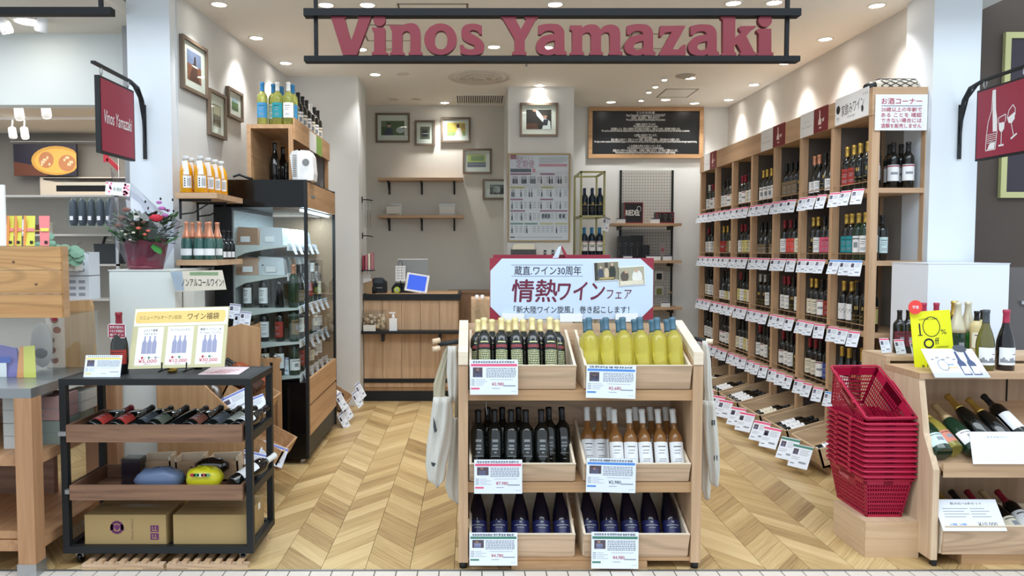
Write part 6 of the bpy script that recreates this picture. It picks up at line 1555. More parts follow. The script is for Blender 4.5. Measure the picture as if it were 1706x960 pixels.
for k in range(14): 
    a = 2*PI*k/14; m.poly([(q[0]-.04, -.0006, q[1]+.09) for q in disc(.026*math.cos(a), .026*math.sin(a), .008, .008, 6)])
m.poly([(q[0]-.04, -.0006, q[1]+.09) for q in disc(0, 0, .012, .016, 8)]).poly([(-.075, -.0006, .075), (-.055, -.0006, .08), (-.05, -.0006, .10), (-.07, -.0006, .105)]).poly([(-.005, -.0006, .075), (-.025, -.0006, .08), (-.03, -.0006, .10), (-.01, -.0006, .105)])
m.build('crest', PUR2, t)
text('M Vinedos Mendoza', .1, .012, mat('stamp_pale', (140, 110, 84), .7), t, (.035, -.0008, .08), (0, PI/2, 0)); text('S', .012, .02, INK, t, (w+.0006, .07, .125), (0, 0, PI/2))
for z_ in (.03, .068):
    m = MB().box(.12, -.0008, z_, .16, 0, z_+.032); m.build('stamp', PUR2, t)
    MB().box(.128, -.0014, z_+.006, .152, -.0008, z_+.01).box(.128, -.0014, z_+.014, .132, -.0008, z_+.026).box(.142, -.0014, z_+.014, .146, -.0008, z_+.026).build('stamp_mark', CBD, t)
t, w, D_, H_ = carton(-1.43, -1.075, 3.54, 3.83, .0835, .235, 'plain fronted cardboard carton with purple print on its end on the cart floor')
bx(w, .02, .10, w+.0008, .07, .14).build('stamp', PUR2, t); text('S', .02, .03, PUR2, t, (w+.001, .05, .05), (0, 0, PI/2)); MB().box(w, .19, .11, w+.0008, .22, .14).build('sticker', WHITE, t)
# slatted board under the cart
t = thing('floor_grating', 'pair of slatted wooden duckboards lying under the cart', 'duckboard', (-1.84, 3.475, 0))
for o_ in (0, .40):
    for y in (0, .33): bx(o_, y, 0, o_+.385, y+.035, .02).build('rail', PINEX, t)
    for k in range(7):
        MB().hexa([(o_+.02+k*.052, 0.0, .02), (o_+.045+k*.052, .0, .02), (o_+.045+k*.052, .36, .02), (o_+.02+k*.052, .36, .02)], [(o_+.02+k*.052, 0, .034), (o_+.045+k*.052, 0, .034), (o_+.045+k*.052, .36, .034), (o_+.02+k*.052, .36, .034)]).build('slat', OAKY, t)
# lucky bag poster on the cart
bl, br, tl, tr = at(213, 615, 3.62), at(374, 611, 3.62), at(232, 514, 3.73), at(386, 511, 3.73)
t = thing('price_poster', 'white and gold easel poster with three trios of grey bottles and prices on the cart', 'poster', tuple((bl+br)/2))
w = (br-bl).length; up = (tl+tr)/2-(bl+br)/2; h = up.length
zx = (br-bl).normalized(); zz = (up-zx*up.dot(zx)).normalized(); zy = -(zx.cross(zz)) if False else zz.cross(zx)
bd = put('board', MB().box(-w/2, 0, 0, w/2, .004, h).mesh('board', mat('poster_khaki', (196, 190, 150), .5)), t)
M4 = Matrix((zx, zz.cross(zx), zz)).transposed().to_4x4(); bd.matrix_basis = M4
def pp(n, m_, x0_, z0_, x1_, z1_, k=1): return bx(w*(x0_-.5), -.0006*k, h*z0_, w*(x1_-.5), 0 if k == 1 else -.0006*(k-1), h*z1_).build(n, m_, bd)
WG = mat('warm_white', (236, 238, 238), .5)
pp('field', WG, .01, .70, .99, .985)
bar = MB()
bar.prism([(w*(.04-.5)+.01*math.cos(a)*(1)-(.0 if abs(a) < 9 else 0), h*.845+h*.10*math.sin(a)) for a in [PI/2+k*PI/8 for k in range(9)]]+[(w*(.95-.5)+.01*math.cos(a), h*.845+h*.10*math.sin(a)) for a in [-PI/2+k*PI/8 for k in range(9)]], 1, -.0014, -.0006)
bar.build('gold_bar', mat('gold_bar', (226, 196, 120), .4), bd)
text('リニューアルオープン記念', w*.44, h*.065, mat('brown_ink', (92, 70, 40), .6), bd, (-w*.215, -.0018, h*.84)); text('ワイン福袋', w*.33, h*.11, mat('brown_ink', (92, 70, 40), .6), bd, (w*.235, -.0018, h*.845), bold=.012)
for k, (x0_, tx, pr_) in enumerate([(.06, ('よりどり厳選', 'ベストセラー'), '¥5,000'), (.375, ('プレミアムベストセラー', ''), '¥10,000'), (.69, ('高級ナパバレー&', 'カリフォルニアプレミアム'), '¥30,000')]):
    pp('panel', WG, x0_, .05, x0_+.27, .68, 1)
    cxp = w*(x0_+.135-.5)
    for j, s in enumerate(tx):
        if s: text(s, w*(.14 if len(s) < 8 else .22), h*.042, GREYI if False else INK, bd, (cxp, -.0014, h*(.625-.06*j)))
    for b_ in range(3):
        m = MB(); m.prism([(cxp+w*.052*(b_-1)+x*w*.024, h*z_) for x, z_ in ((-1, .24), (1, .24), (1, .42), (.35, .47), (.35, .53), (-.35, .53), (-.35, .47), (-1, .42))], 1, -.0014, -.0006); m.build('bottle_print', LILAC, bd)
    for b_ in range(3 if k == 0 else 2):
        m = MB(); m.prism([(cxp+w*(-.06+.07*b_)+x, h*.175+z_) for x, z_ in disc(0, 0, .006, .006, 10)], 1, -.0014, -.0006); m.build('ring_print', [INKR, GREENB, GREYI][b_], bd)
        text('×1', w*.02, h*.022, INK, bd, (cxp+w*(-.033+.07*b_), -.0014, h*.175))
    text(pr_, w*.19, h*.068, mat('price_red', (196, 60, 84), .6), bd, (cxp, -.0014, h*.115), bold=.012); text('(税込¥00)'[:4], w*.07, h*.02, INKR, bd, (cxp, -.0014, h*.068))
for px in (270, 311):
    p = at(px, 616, 3.60)-t.location; m = MB(); m.tube([(p.x, -.02, p.z+.035-.0), (p.x, -.025, p.z+.0), (p.x-.004, -.05, -.012), (p.x, .08, -.013)], .0035, 6); m.build('easel_foot', BLK, t)
o = bottle('burgundy', GLASSD, CM['r'], LM['R'], 'seal', ((196-CX)/F*3.66, 3.66, CT+.0005), 'dark red wine bottle with red capsule standing on the cart', 'bottles on the cart top', seg=24, h=(.05, .12), cz=.215)
a, b = at(174, 541, 3.60), at(204, 565, 3.60)
t = thing('neck_tag', 'maroon speech bubble tag with white lettering on the bottle neck', 'tag', ((a.x+b.x)/2, 3.635, (a.z+b.z)/2)); w, h = b.x-a.x, a.z-b.z
MB().prism([(-w/2, -h/2+.008), (-w/2+.006, -h/2), (0, -h/2), (.004, -h/2-.012), (.012, -h/2), (w/2-.006, -h/2), (w/2, -h/2+.006), (w/2, h/2-.006), (w/2-.006, h/2), (-w/2+.006, h/2), (-w/2, h/2-.006)], 1, -.001, 0).build('tag', WHITE, t)
bx(-w/2+.003, -.0016, -h/2+.003, w/2-.003, -.001, h/2-.003).build('face', MAROON, t)
for k, s in enumerate(('世界が認めた', 'やまざき限定の', '赤ワイン')): text(s, w*.8, h*.2, WHITE, t, (0, -.002, h*(.27-.27*k)))
a, b = at(136, 591, 3.55), at(195, 629, 3.53)
o = card(((a.x+b.x)/2, 3.575, CT+.105), 'white price card with yellow heading standing on the cart corner', b.x-a.x, .108, mat('head_yellow', (226, 206, 100), .6), 'wide', (math.radians(-16), 0, 0), 'cards on the cart', 5); o.location.z = CT+.104*math.cos(math.radians(16)); o.location.y = 3.59
p0, p1, p2, p3 = onz(330, 624, CT+.001), onz(398, 624, CT+.001), onz(416, 612, CT+.001), onz(354, 611, CT+.001)
t = thing('leaflet', 'pink and white leaflet lying flat on the cart top', 'leaflet', (p0.x, p0.y, CT)); 
MB().prism([((q-p0).x, (q-p0).y) for q in (p0, p1, p2, p3)], 2, 0, .002).build('paper', mat('pale_pink', (232, 214, 222), .5), t)
m = MB(); 
for k in range(4): m.box(.03+.01*k, .02+.035*k, .002, .13+.01*k, .028+.035*k, .0024)
m.build('print', INKR, t)
for i, (px, py, mm, lab) in enumerate([(287, 620, GOLD, 'small gold trinket under the poster on the cart'), (302, 617, CLEARG, 'small clear dish under the poster on the cart'), (330, 614, BLK, 'small black ornament under the poster on the cart')]):
    p = onz(px, py, CT); t = thing('ornament', lab, 'ornament', (p.x, max(p.y, 3.70), CT)); MB().lathe([(.02, 0), (.026, .01), (.022, .02), (.006, .024)], 12).build('body', mm, t); MB().lathe([(.006, .024), (.005, .028)], 8).build('tip', mm, t)
# ---------------------------------------------------------------- neighbour counter
nx = -2.0; ny0, ny1 = 3.38, 4.27
LW = wood('bench_wood', (190, 146, 108), (164, 120, 84), 2); LWY = wood('bench_wood_y', (196, 152, 112), (168, 124, 88), 1)
t = thing('neighbour_counter', 'steel topped wooden display counter of the neighbouring shop', 'counter', (nx, ny0, 0))
bx(-1.6, 0, .83, 0, ny1-ny0, .875).build('steel_top', mat('brushed', (156, 160, 162), .32, metal=.75), t)
for y in (0, .62, ny1-ny0-.08): bx(-.08, y, .0 if y else .06, 0, y+.08, .83).build('leg', LW, t)
bx(-.085, -.003, 0, .003, .083, .06).build('leg_cap', STEEL, t)
for z in (.16, .56): bx(-1.6, .03, z-.05, -.004, ny1-ny0-.004, z).build('shelf_board', LWY, t)
bx(-1.6, .04, .165, -.1, .05, .2).build('back_rail', LWY, t)
bx(-.9, .7, .16, -.3, .74, .83).build('divider', WALN, t)
def nbox(px, py0, py1, Y, w_, m_, label, d=.2):
    a, b = at(px, py0, Y), at(px, py1, Y); t = thing('gift_carton', label, 'box', (a.x, Y, b.z), group='cartons on the neighbour counter shelf')
    bx(-w_/2, 0, 0, w_/2, d, a.z-b.z).build('body', m_, t); bx(-w_/2-.001, -.001, (a.z-b.z)*.55, w_/2+.001, d, (a.z-b.z)*.57).build('lid_line', GREYI, t); bx(-.015, -.0016, .02, .015, -.001, .026).build('print', GREYI, t)
PKB = mat('carton_pink', (186, 150, 146), .7); GRB = mat('carton_green', (140, 152, 144), .7); WGB = mat('carton_grey', (196, 198, 194), .7)
Yb = 3.72
z56 = .5605
for i, (px, dz, w_, h_, m_, lab, Y) in enumerate([(66, 0, .15, .115, GRB, 'grey green carton low on the counter shelf', 3.60), (62, .118, .17, .115, PKB, 'dusty pink carton on the grey green carton', 3.60), (105, 0, .12, .105, GRB, 'second grey green carton deeper on the shelf', 3.84), (112, .108, .11, .10, WGB, 'pale grey carton on the second green carton', 3.84), (134, 0, .09, .11, PKB, 'dusty pink carton deepest on the shelf', 4.04), (22, 0, .14, .12, WGB, 'pale carton at the near end of the shelf', 3.52), (22, .123, .14, .12, WGB, 'pale carton stacked at the near end of the shelf', 3.52)]):
    x = (px-CX)/F*Y; t = thing('gift_carton', lab, 'box', (x, Y, z56+dz), group='cartons on the neighbour counter shelf')
    bx(-w_/2, 0, 0, w_/2, .18, h_).build('body', m_, t); bx(-w_/2-.001, -.001, h_*.5, w_/2+.001, .18, h_*.52).build('lid_line', GREYI, t); bx(-.015, -.0016, .02, .015, -.001, .026).build('print', GREYI, t)
# acrylic case and wooden box above it
t = thing('acrylic_case', 'clear acrylic guard box on the steel counter', 'case', (nx-.02, 3.60, .876))
bx(-.62, 0, 0, 0, .004, .30).build('front_sheet', CLEAR, t); bx(-.004, .004, 0, 0, .45, .30).build('end_sheet', CLEAR, t); bx(-.62, 0, .30, 0, .46, .305).build('top_sheet', CLEAR, t)
KN = wood('knotty', (206, 162, 108), (176, 128, 78), 0, dens=.6, rings=True)
z0, z1 = at(50, 530, 3.58).z, at(50, 410, 3.58).z
t = thing('plank_box', 'wooden box of three knotty planks on the neighbour counter', 'box', (at(102, 470, 3.58).x, 3.58, z0)); h = (z1-z0)
for k in range(3): MB().box(-.9, 0, h*k/3+.001, 0, .018, h*(k+1)/3-.0015).build('plank', KN, t)
bx(-.016, .018, .0, 0, .07, h).build('end_board', HONY, t); bx(-.9, .018, h-.02, -.016, .07, h-.004).build('top_board', KN, t)
for x, z_ in ((-.025*9, h*.78), (-.30, h*.5), (-.12, h*.47)): MB().ball((x, -.0005, z_), .008, .002, .006, 8).build('knot', mat('knot', (110, 80, 56), .7), t)
p = at(128, 500, 4.0)
t = thing('wood_panel', 'curved edged wooden panel beside the plank box', 'panel', (at(102, 500, 4.0).x, 4.0, .876)); hh = at(128, 500, 4.0).z-.876
MB().prism([(-.02, 0), (.17, 0), (.16, hh*.9), (.15, hh), (-.02, hh-.01)], 1, 0, .03).build('panel', wood('ply', (186, 150, 106), (166, 130, 88), 2), t)
for i, (lab, dz) in enumerate((('lower white pack of printed tins stacked on the wooden panel', 0), ('upper white pack of printed tins stacked on the wooden panel', .13))):
    t = thing('tin_pack', lab, 'box', (at(127, 480, 4.05).x, 4.02, .876+hh+.001+dz), group='white packs beside the plank box'); bx(-.085, 0, 0, .085, .12, .125).build('pack', mat('pack_white', (205, 212, 220), .4), t)
    m = MB()
    for a_ in range(3):
        for b_ in range(3): m.box(-.07+.05*a_, -.001, .02+.034*b_, -.036+.05*a_, 0, .036+.034*b_)
    m.build('print', GREYI, t)
CY_ = [mat('pack_yellow', (214, 210, 90), .5), mat('pack_orange', (222, 150, 84), .5), mat('pack_pink', (226, 128, 130), .5)]
for i, (x0_, m_, lab) in enumerate([(14, 0, 'yellow header card pack nearest the frame edge on the plank box'), (27, 0, 'second yellow header card pack on the plank box'), (42, 0, 'widest yellow header card pack on the plank box'), (66, 2, 'pink header card pack on the plank box')]):
    Y = 3.635; a, b = at(x0_, 410, 3.60), at(x0_+(20 if i > 1 else 13), 358, Y)
    t = thing('header_pack', lab, 'packet', (a.x, Y, z1+.001), group='header card packs on the plank box'); w_ = b.x-a.x; h_ = .145
    MB().hexa([(0, -.03, 0), (w_, -.03, 0), (w_, -.028, 0), (0, -.028, 0)], [(-.02, 0, h_), (w_-.01, 0, h_), (w_-.01, .002, h_), (-.02, .002, h_)]).build('card', CY_[m_], t)
    if m_ == 0: MB().prism([(-.03, 0), (.0, 0), (-.02, h_)], 0, -.012, -.001).build('orange_side', CY_[1], t)
    MB().hexa([(-.001, -.021, .07), (w_-.004, -.021, .07), (w_-.004, -.019, .07), (-.001, -.019, .07)], [(-.006, -.016, .085), (w_-.008, -.016, .085), (w_-.008, -.014, .085), (-.006, -.014, .085)]).build('stripe', CY_[2] if m_ == 0 else CY_[0], t)
    bx(w_-.02, -.0325, .01, w_-.006, -.031, .024).build('print', INK, t)
a = at(8, 408, 3.56); t = thing('white_board', 'white board at the frame edge above the plank box', 'board', (at(9.5, 400, 3.60).x, 3.60, z1+.001)); bx(-.3, 0, 0, 0, .01, .29).build('board', WHITEP, t); bx(-.3, -.0, .29, 0, .012, .293).build('edge', STEEL, t)
# goods behind the acrylic
t = thing('purple_pack', 'purple and blue food pack behind the acrylic guard', 'packet', (at(14, 620, 3.7).x, 3.72, .876)); MB().hexa([(-.12, -.03, 0), (.06, -.03, 0), (.06, .03, 0), (-.12, .03, 0)], [(-.12, -.0, .17), (.03, -.0, .14), (.03, .01, .14), (-.12, .01, .17)]).build('bag', mat('purple', (120, 110, 178), .3, noise=.2), t); bx(-.06, -.035, .0, .0, -.033, .07).build('label', WHITE, t); bx(-.1, -.032, .07, .02, -.03, .1).build('blue_band', mat('bl', (60, 90, 180), .4), t)
t = thing('header_pack', 'yellow and orange header card pack behind the acrylic guard', 'packet', (at(42, 640, 3.68).x, 3.70, .876), group='packs behind the acrylic'); MB().hexa([(0, -.03, 0), (.06, -.03, 0), (.06, -.028, 0), (0, -.028, 0)], [(-.015, 0, .15), (.04, 0, .155), (.04, .002, .155), (-.015, .002, .15)]).build('card', CY_[0], t); MB().prism([(-.03, 0), (.03, 0), (.0, .15)], 0, -.035, -.001).build('orange_side', CY_[1], t)
t = thing('toy_face_bag', 'round grey bag with a dark patch behind the acrylic guard', 'bag', (at(67, 600, 3.9).x, 3.92, .876)); MB().ball((0, 0, .13), .06, .03, .12, 12).build('bag', mat('grbag', (170, 164, 160), .6), t); MB().ball((.005, -.02, .09), .035, .02, .03, 10).build('dark_patch', mat('patch', (60, 58, 58), .6), t)
t = thing('print_box', 'white and dusty brown printed box with a red seal behind the acrylic guard', 'box', (at(87, 620, 3.95).x, 3.98, .876)); bx(-.045, 0, 0, .045, .04, .30).build('carton', mat('ctn', (220, 208, 196), .5), t)
m = MB(); rr_ = random.Random(9)
for k in range(9): m.poly([(x, -.0008-.0001*k, z_) for x, z_ in disc(rr_.uniform(-.02, .02), .04+.027*k, .022, .018, 9)], k % 2)
m.build('spots', [mat('dusty', (150, 108, 98), .6), mat('ctn', (220, 208, 196), .5)], t); m = MB(); m.poly([(x, -.002, z_) for x, z_ in disc(-.0, .265, .02, .015)]); m.build('red_seal', INKR, t)

# ---------------------------------------------------------------- neighbouring shop interior
a, b = at(22, 240, 8.36), at(128, 293, 8.36); w, h = b.x-a.x, a.z-b.z
t = thing('pumpkin_picture', 'wide picture of a halved pumpkin on the grey wall of the next shop', 'picture', ((a.x+b.x)/2, 8.36, b.z))
bx(-w/2, 0, 0, w/2, .03, h).build('panel', mat('pk_dark', (36, 34, 50), .5), t)
m = MB(); U = lambda x, z_: (w*(x-.5), -.0006, h*z_)
m.poly([U(0, 0), U(.55, 0), U(.4, .3), U(0, .45)], 0)
m.poly([(q[0], -.0009, q[1]) for q in [(min(w/2, w*(x-.5)), max(0, h*z_)) for x, z_ in disc(.68, .48, .40, .46, 24)]], 1)
m.poly([(q[0], -.0012, q[1]) for q in [(min(w/2, w*(x-.5)), max(0, h*z_)) for x, z_ in disc(.69, .47, .36, .38, 24)]], 2)
m.poly([(w*(x-.5), -.0015, h*z_) for x, z_ in disc(.52, .5, .12, .26, 14)], 3); m.poly([(min(w/2, w*(x-.5)), -.0015, h*z_) for x, z_ in disc(.85, .4, .14, .26, 14)], 3)
for k in range(14): m.poly([(w*(x-.5), -.0018, h*z_) for x, z_ in disc(.45+.03*(k % 5)+(.36 if k > 6 else 0), .36+.07*(k % 4), .018, .05, 7)], 4)
m.build('print', [mat('pk_brown', (96, 56, 44), .5), mat('pk_rind', (196, 150, 70), .5), mat('pk_flesh', (226, 168, 84), .5), mat('pk_core', (176, 118, 80), .6), mat('pk_seed', (222, 196, 160), .5)], t)
t = thing('picture_rail', 'thin steel rail above the pumpkin picture', 'rail', (-3.9, 8.38, at(60, 236, 8.38).z)); MB().tube([(-1.2, 0, 0), (.2, 0, 0)], .008, 6).build('rail', STEEL, t); bx(.19, -.02, -.03, .21, .1, .03).build('bracket', STEEL, t)
def tracklight(px, py, Y, lit, label, rx=.5, ry=.2):
    p = at(px, py, Y); cz_ = 2.82 if Y > 5.2 else 2.98; t = thing('track_spotlight', label, 'ceiling light', tuple(p), (rx, ry, 0), 'track spotlights of the next shop')
    MB().lathe([(.034, -.01), (.038, 0), (.034, .09), (.02, .10)], 14).build('housing', WHITEP, t); MB().lathe([(.032, -.013), (.032, -.009)], 14).build('lens', EMITW if lit else STEEL, t)
    MB().tube([(0, 0, .08), (-math.sin(ry)*(cz_-p.z)*1.0, math.sin(rx)*(cz_-p.z), (cz_-p.z)*math.cos(rx)*math.cos(ry))], .007, 6).build('arm', WHITEP, t)
for a_ in [(33, 196, 6.3, 1, 'lit track spotlight nearest the frame edge under the soffit'), (78, 193, 6.3, 1, 'lit track spotlight beside the round ceiling ring'), (22, 228, 7.5, 0, 'unlit track spotlight above the pumpkin picture'), (42, 228, 7.5, 1, 'tilted lit track spotlight above the pumpkin picture')]: tracklight(*a_)
tracklight(12, 52, 4.9, 1, 'large track spotlight at the upper corner above the soffit', .3, -.2); tracklight(68, 50, 4.9, 0, 'large tilted track spotlight beside the lit ceiling disc', .3, .4)
t = thing('ceiling_disc_light', 'glowing flat ceiling disc above the white soffit', 'ceiling light', (at(46, 29, 4.9).x, 4.9, 2.979)); MB().lathe([(.08, -.01), (.09, 0)], 24).build('trim', TRIMW, t); MB().lathe([(.07, -.013), (.07, -.009)], 24).build('lens', EMITW, t)
t = thing('lighting_track', 'white lighting track on the inner ceiling of the next shop', 'track', (-3.9, 7.5, 2.80)); bx(-1.3, -.015, 0, .4, .015, .02).build('track', WHITEP, t); bx(.4, -.02, -.005, .43, .02, .02).build('end_cap', WHITEP, t)
d = bpy.data.lights.new('next_shop', 'AREA'); d.shape = 'RECTANGLE'; d.size = 2.5; d.size_y = 2.5; d.energy = 55; d.color = (1, .95, .87)
o = bpy.data.objects.new('next_shop_light', d); COL.objects.link(o); o.location = (-3.9, 6.9, 2.79)
d = bpy.data.lights.new('next_shop_front', 'AREA'); d.shape = 'RECTANGLE'; d.size = 2.5; d.size_y = .6; d.energy = 13; d.color = (.95, .97, 1)
o = bpy.data.objects.new('next_shop_front_light', d); COL.objects.link(o); o.location = (-3.7, 4.5, 2.96)
# black hanging shelf
a, b = at(83, 300, 6.4), at(198, 300, 6.4)
t = thing('hanging_shelf', 'black hanging shelf bar in front of the grey wall', 'shelf', (a.x, 6.4, a.z)); w = b.x-a.x
bx(0, -.1, -.008, w+.1, .1, .006).build('plate', BLK, t); bx(.08, -.05, -.10, w+.1, -.03, -.05).build('bar', BLK, t); MB().tube([(w, 0, 0), (w, 0, 2.82-t.location.z)], .003, 5).build('wire', STEEL, t); bx(.1, -.01, -.05, w, .01, -.008).build('web', CLEARG, t)
# rack with packets and bags
t = thing('goods_rack', 'white goods rack of the next shop seen between counter and column', 'rack', (-3.35, 5.6, 0))
RS = [at(150, y, 5.6).z for y in (325, 390, 440, 498)]
for z_ in RS+[.4]: bx(-.55, 0, z_-.015, .72, .3, z_).build('shelf_board', mat('rack_white', (196, 192, 186), .5), t)
bx(-.55, .3, 0, .72, .32, RS[0]).build('back_panel', mat('rack_back', (184, 178, 168), .6), t)
for x in (-.55, .70): bx(x, 0, 0, x+.02, .02, RS[0]).build('post', STEEL, t)
for k in range(5):
    px = 122+15*k; p = at(px, 326, 5.5)
    t = thing('hanging_packet', 'dark bottle shaped packet in clear wrap, %s along the top rail of the next shop' % ORD[k], 'packet', (p.x, 5.5, p.z-.02), group='packets hung on the goods rack')
    MB().lathe([(.01, 0), (.026, -.03), (.03, -.1), (.03, -.17), (.02, -.20)][::-1], 10).build('filling', mat('sl', (58, 70, 84), .4), t); bx(-.035, -.032, -.21, .035, .032, .01).build('wrap', CLEARG, t); bx(-.012, -.034, -.16, .012, -.033, -.13).build('sticker', WHITE, t)
p = at(175, 430, 5.3); t = thing('mesh_bag', 'black pleated bag with a handle on the goods rack', 'bag', (p.x-.12, 5.68, RS[2]+.0015)); MB().hexa([(-.12, -.04, 0), (.14, -.04, 0), (.14, .04, 0), (-.12, .04, 0)], [(-.14, -.02, .15), (.06, -.02, .15), (.06, .02, .15), (-.14, .02, .15)]).build('bag', mat('bag_black', (34, 38, 42), .5), t); MB().tube([(-.08, 0, .14), (-.06, 0, .2), (-.02, 0, .21), (.02, 0, .2), (.04, 0, .14)], .01, 6).build('handle', BLK, t)
for k in range(9): MB().box(-.125+.028*k, -.043, .01, -.122+.028*k, -.03, .14).build('pleat', GREYI, t) if False else None
t = thing('oak_block', 'support under the black pleated bag', 'stand', (p.x, 5.35, RS[2]-.05)) if False else None
a, b = at(36, 325, 6.6), at(78, 358, 6.6); t = thing('chocolate_poster', 'yellow printed panel with a dark brown cake and red ribbon', 'poster', (a.x, 6.6, b.z)); w, h = b.x-a.x, a.z-b.z
bx(0, 0, 0, w, .02, h).build('panel', mat('cp', (222, 180, 60), .5), t); m = MB(); m.poly([(x, -.001, z_) for x, z_ in disc(w*.25, h*.45, w*.22, h*.4, 14)], 0).poly([(w*.55, -.001, h), (w*.65, -.001, h), (w, -.001, h*.1), (w*.95, -.001, 0)], 1).poly([(w*.55, -.0012, h*.1), (w*.85, -.0012, h*.1), (w*.85, -.0012, h*.35), (w*.55, -.0012, h*.35)], 2); m.build('print', [mat('choc', (84, 52, 40), .5), INKR, WHITE], t)
a, b = at(84, 325, 6.6), at(114, 352, 6.6); t = thing('ribbon_box', 'white box crossed by a thin red ribbon', 'box', (a.x, 6.6, b.z)); w, h = b.x-a.x, a.z-b.z
bx(0, 0, 0, w, .08, h).build('box', WHITE, t); bx(-.001, -.002, h*.55, w+.001, .0, h*.62).build('ribbon', INKR, t); bx(w*.85, -.01, h*.4, w*.95, 0, h*.8).build('bow', INKR, t)
t = thing('display_ledge', 'pale ledge under the yellow panel and the ribboned box', 'shelf', (-4.2, 6.58, at(60, 360, 6.6).z)); bx(-.6, -.05, -.04, 1.0, .3, -.0).build('board', LWY, t); bx(-.6, .1, -1.6, 1.0, .3, -.04).build('body', mat('ledge', (206, 196, 182), .6), t)
for k in range(8):
    z_ = RS[1]; x = -3.72+.075*k; t = thing('snack_pack', 'small %s snack pack, %s on the goods rack' % (['pink', 'white', 'brown', 'cream'][k % 4], (ORD+['seventh', 'eighth'])[k]), 'packet', (x, 5.65, z_+.001), group='snack packs on the goods rack')
    bx(-.03, 0, 0, .03, .04, .07+.02*(k % 3)).build('pack', [CY_[2], WHITE, mat('choc', (84, 52, 40), .5), CREAM][k % 4], t); bx(-.03, -.001, .02, .03, 0, .03).build('band', [INKR, CY_[2], GOLD, GREENB][k % 4], t)
for k in range(5):
    t = thing('jar_pack', 'pale jar on the lower goods rack, %s from the counter' % ORD[k], 'jar', (-3.50+.13*k, 5.66, RS[3]+.001), group='jars on the goods rack'); MB().lathe([(.04, 0), (.045, .01), (.045, .1), (.03, .12)], 12).build('jar', mat('jr', (190, 204, 210), .2), t); MB().lathe([(.034, .12), (.034, .14)], 12).build('lid', STEEL, t)
# eucalyptus spray
p = at(85, 420, 3.95); t = thing('eucalyptus_sprig', 'grey green eucalyptus sprig in a pale box beside the planks', 'plant', (p.x, 3.95, p.z-.02))
rr_ = random.Random(2); m = MB()
for k in range(4): m.tube([(0, 0, 0), (.04+.03*k, -.01, .03+.02*(k % 2)), (.09+.04*k, -.02, .01+.03*(k % 3))], .002, 5)
m.build('stem', mat('stem', (110, 110, 80), .7), t)
EU = mat('eucalyptus', (112, 152, 130), .5)
for k, (x, z_, s) in enumerate([(.0, .10, .03), (.02, .065, .022), (-.04, .03, .02), (-.06, .0, .02), (.06, .02, .03), (.09, .04, .03), (.10, .0, .034), (.135, .03, .036), (.16, .015, .036), (.12, -.02, .034), (.15, -.03, .034), (.17, -.01, .03), (.03, -.03, .028), (.07, -.04, .03), (-.01, .0, .026), (.04, .045, .024), (-.05, .06, .02)]):
    m = MB(); c0 = Vector((x, -.02-.01*(k % 3), z_)); tilt = rr_.uniform(-.5, .5)
    i = m.P(*[(c0.x+s*math.cos(a), c0.y+s*.35*math.sin(a+tilt), c0.z+s*.72*math.sin(a)) for a in [2*PI*j/10 for j in range(10)]], c0+Vector((0, -.006, 0)))
    for j in range(10): m.face((i+j, i+(j+1) % 10, i+10))
    m.build('leaf', EU, t)
bx(.0-.02, -.01, -.08, .13, .08, -.02).build('box', mat('palebox', (196, 194, 186), .6), t)
t = thing('red_ribbon', 'red ribbon bow hanging under the bracket sign', 'ribbon', tuple(at(176, 262, 6.5))); MB().hexa([(-.02, 0, -.04), (.02, 0, -.04), (.02, .01, -.04), (-.02, .01, -.04)], [(-.02, 0, .05), (.02, 0, .05), (.02, .01, .05), (-.02, .01, .05)]).build('bow', INKR, t); MB().hexa([(.0, 0, -.02), (.03, 0, .0), (.03, .01, .0), (.0, .01, -.02)], [(.10, 0, -.12), (.12, 0, -.09), (.12, .01, -.09), (.10, .01, -.12)]).build('tail', INKR, t); MB().tube([(0, .005, .04), (0, .005, 2.82-t.location.z)], .002, 4).build('cord', STEEL, t)

# ---------------------------------------------------------------- wine display near the right column
dx0 = 2.185; dx1 = 3.45
t = thing('wine_display', 'light oak wine display with slanted end panel beside the basket stack', 'stand', (dx0, 3.50, 0))
EP = [(0, .03), (.44, .03), (.44, .874), (.135, .874), (.135, .865), (.085, .62), (0, .465)]
MB().prism(EP, 0, 0, .03).build('end_panel', PINEZ, t)
MB().prism([(0, .0), (.03, 0), (.03, .03), (0, .03)], 0, .01, .03).build('foot', BLK, t)
bx(0, .13, .875, dx1-dx0, .44, .905).build('top_board', OAKX, t)
bx(.045, .40, .06, dx1-dx0, .42, .875).build('back_panel', wood('back_oak', (176, 146, 116), (154, 124, 96), 2), t)
MB().tube([(.62, .398, .50), (.62, .398, .86)], .004, 5).build('cable', BLK, t)
MB().hexa([(.045, .0, .43), (dx1-dx0, .0, .43), (dx1-dx0, .4, .69), (.045, .4, .69)], [(.045, 0, .455), (dx1-dx0, 0, .455), (dx1-dx0, .4, .715), (.045, .4, .715)]).build('sloping_shelf', OAKX, t)
bx(.045, -.006, .43, dx1-dx0, .012, .495).build('front_lip', OAKX, t)
bx(.16, .02, .0, dx1-dx0, .3, .055).build('base_block', HONX, t)
D0 = Vector(t.location)
t = crate(dx0+.04+.35, 3.47, .058, .69, .145, .34, 'large pine crate of leaning bottles at the foot of the wine display', lean=.03, group='crates of the wine display', rh=.0)
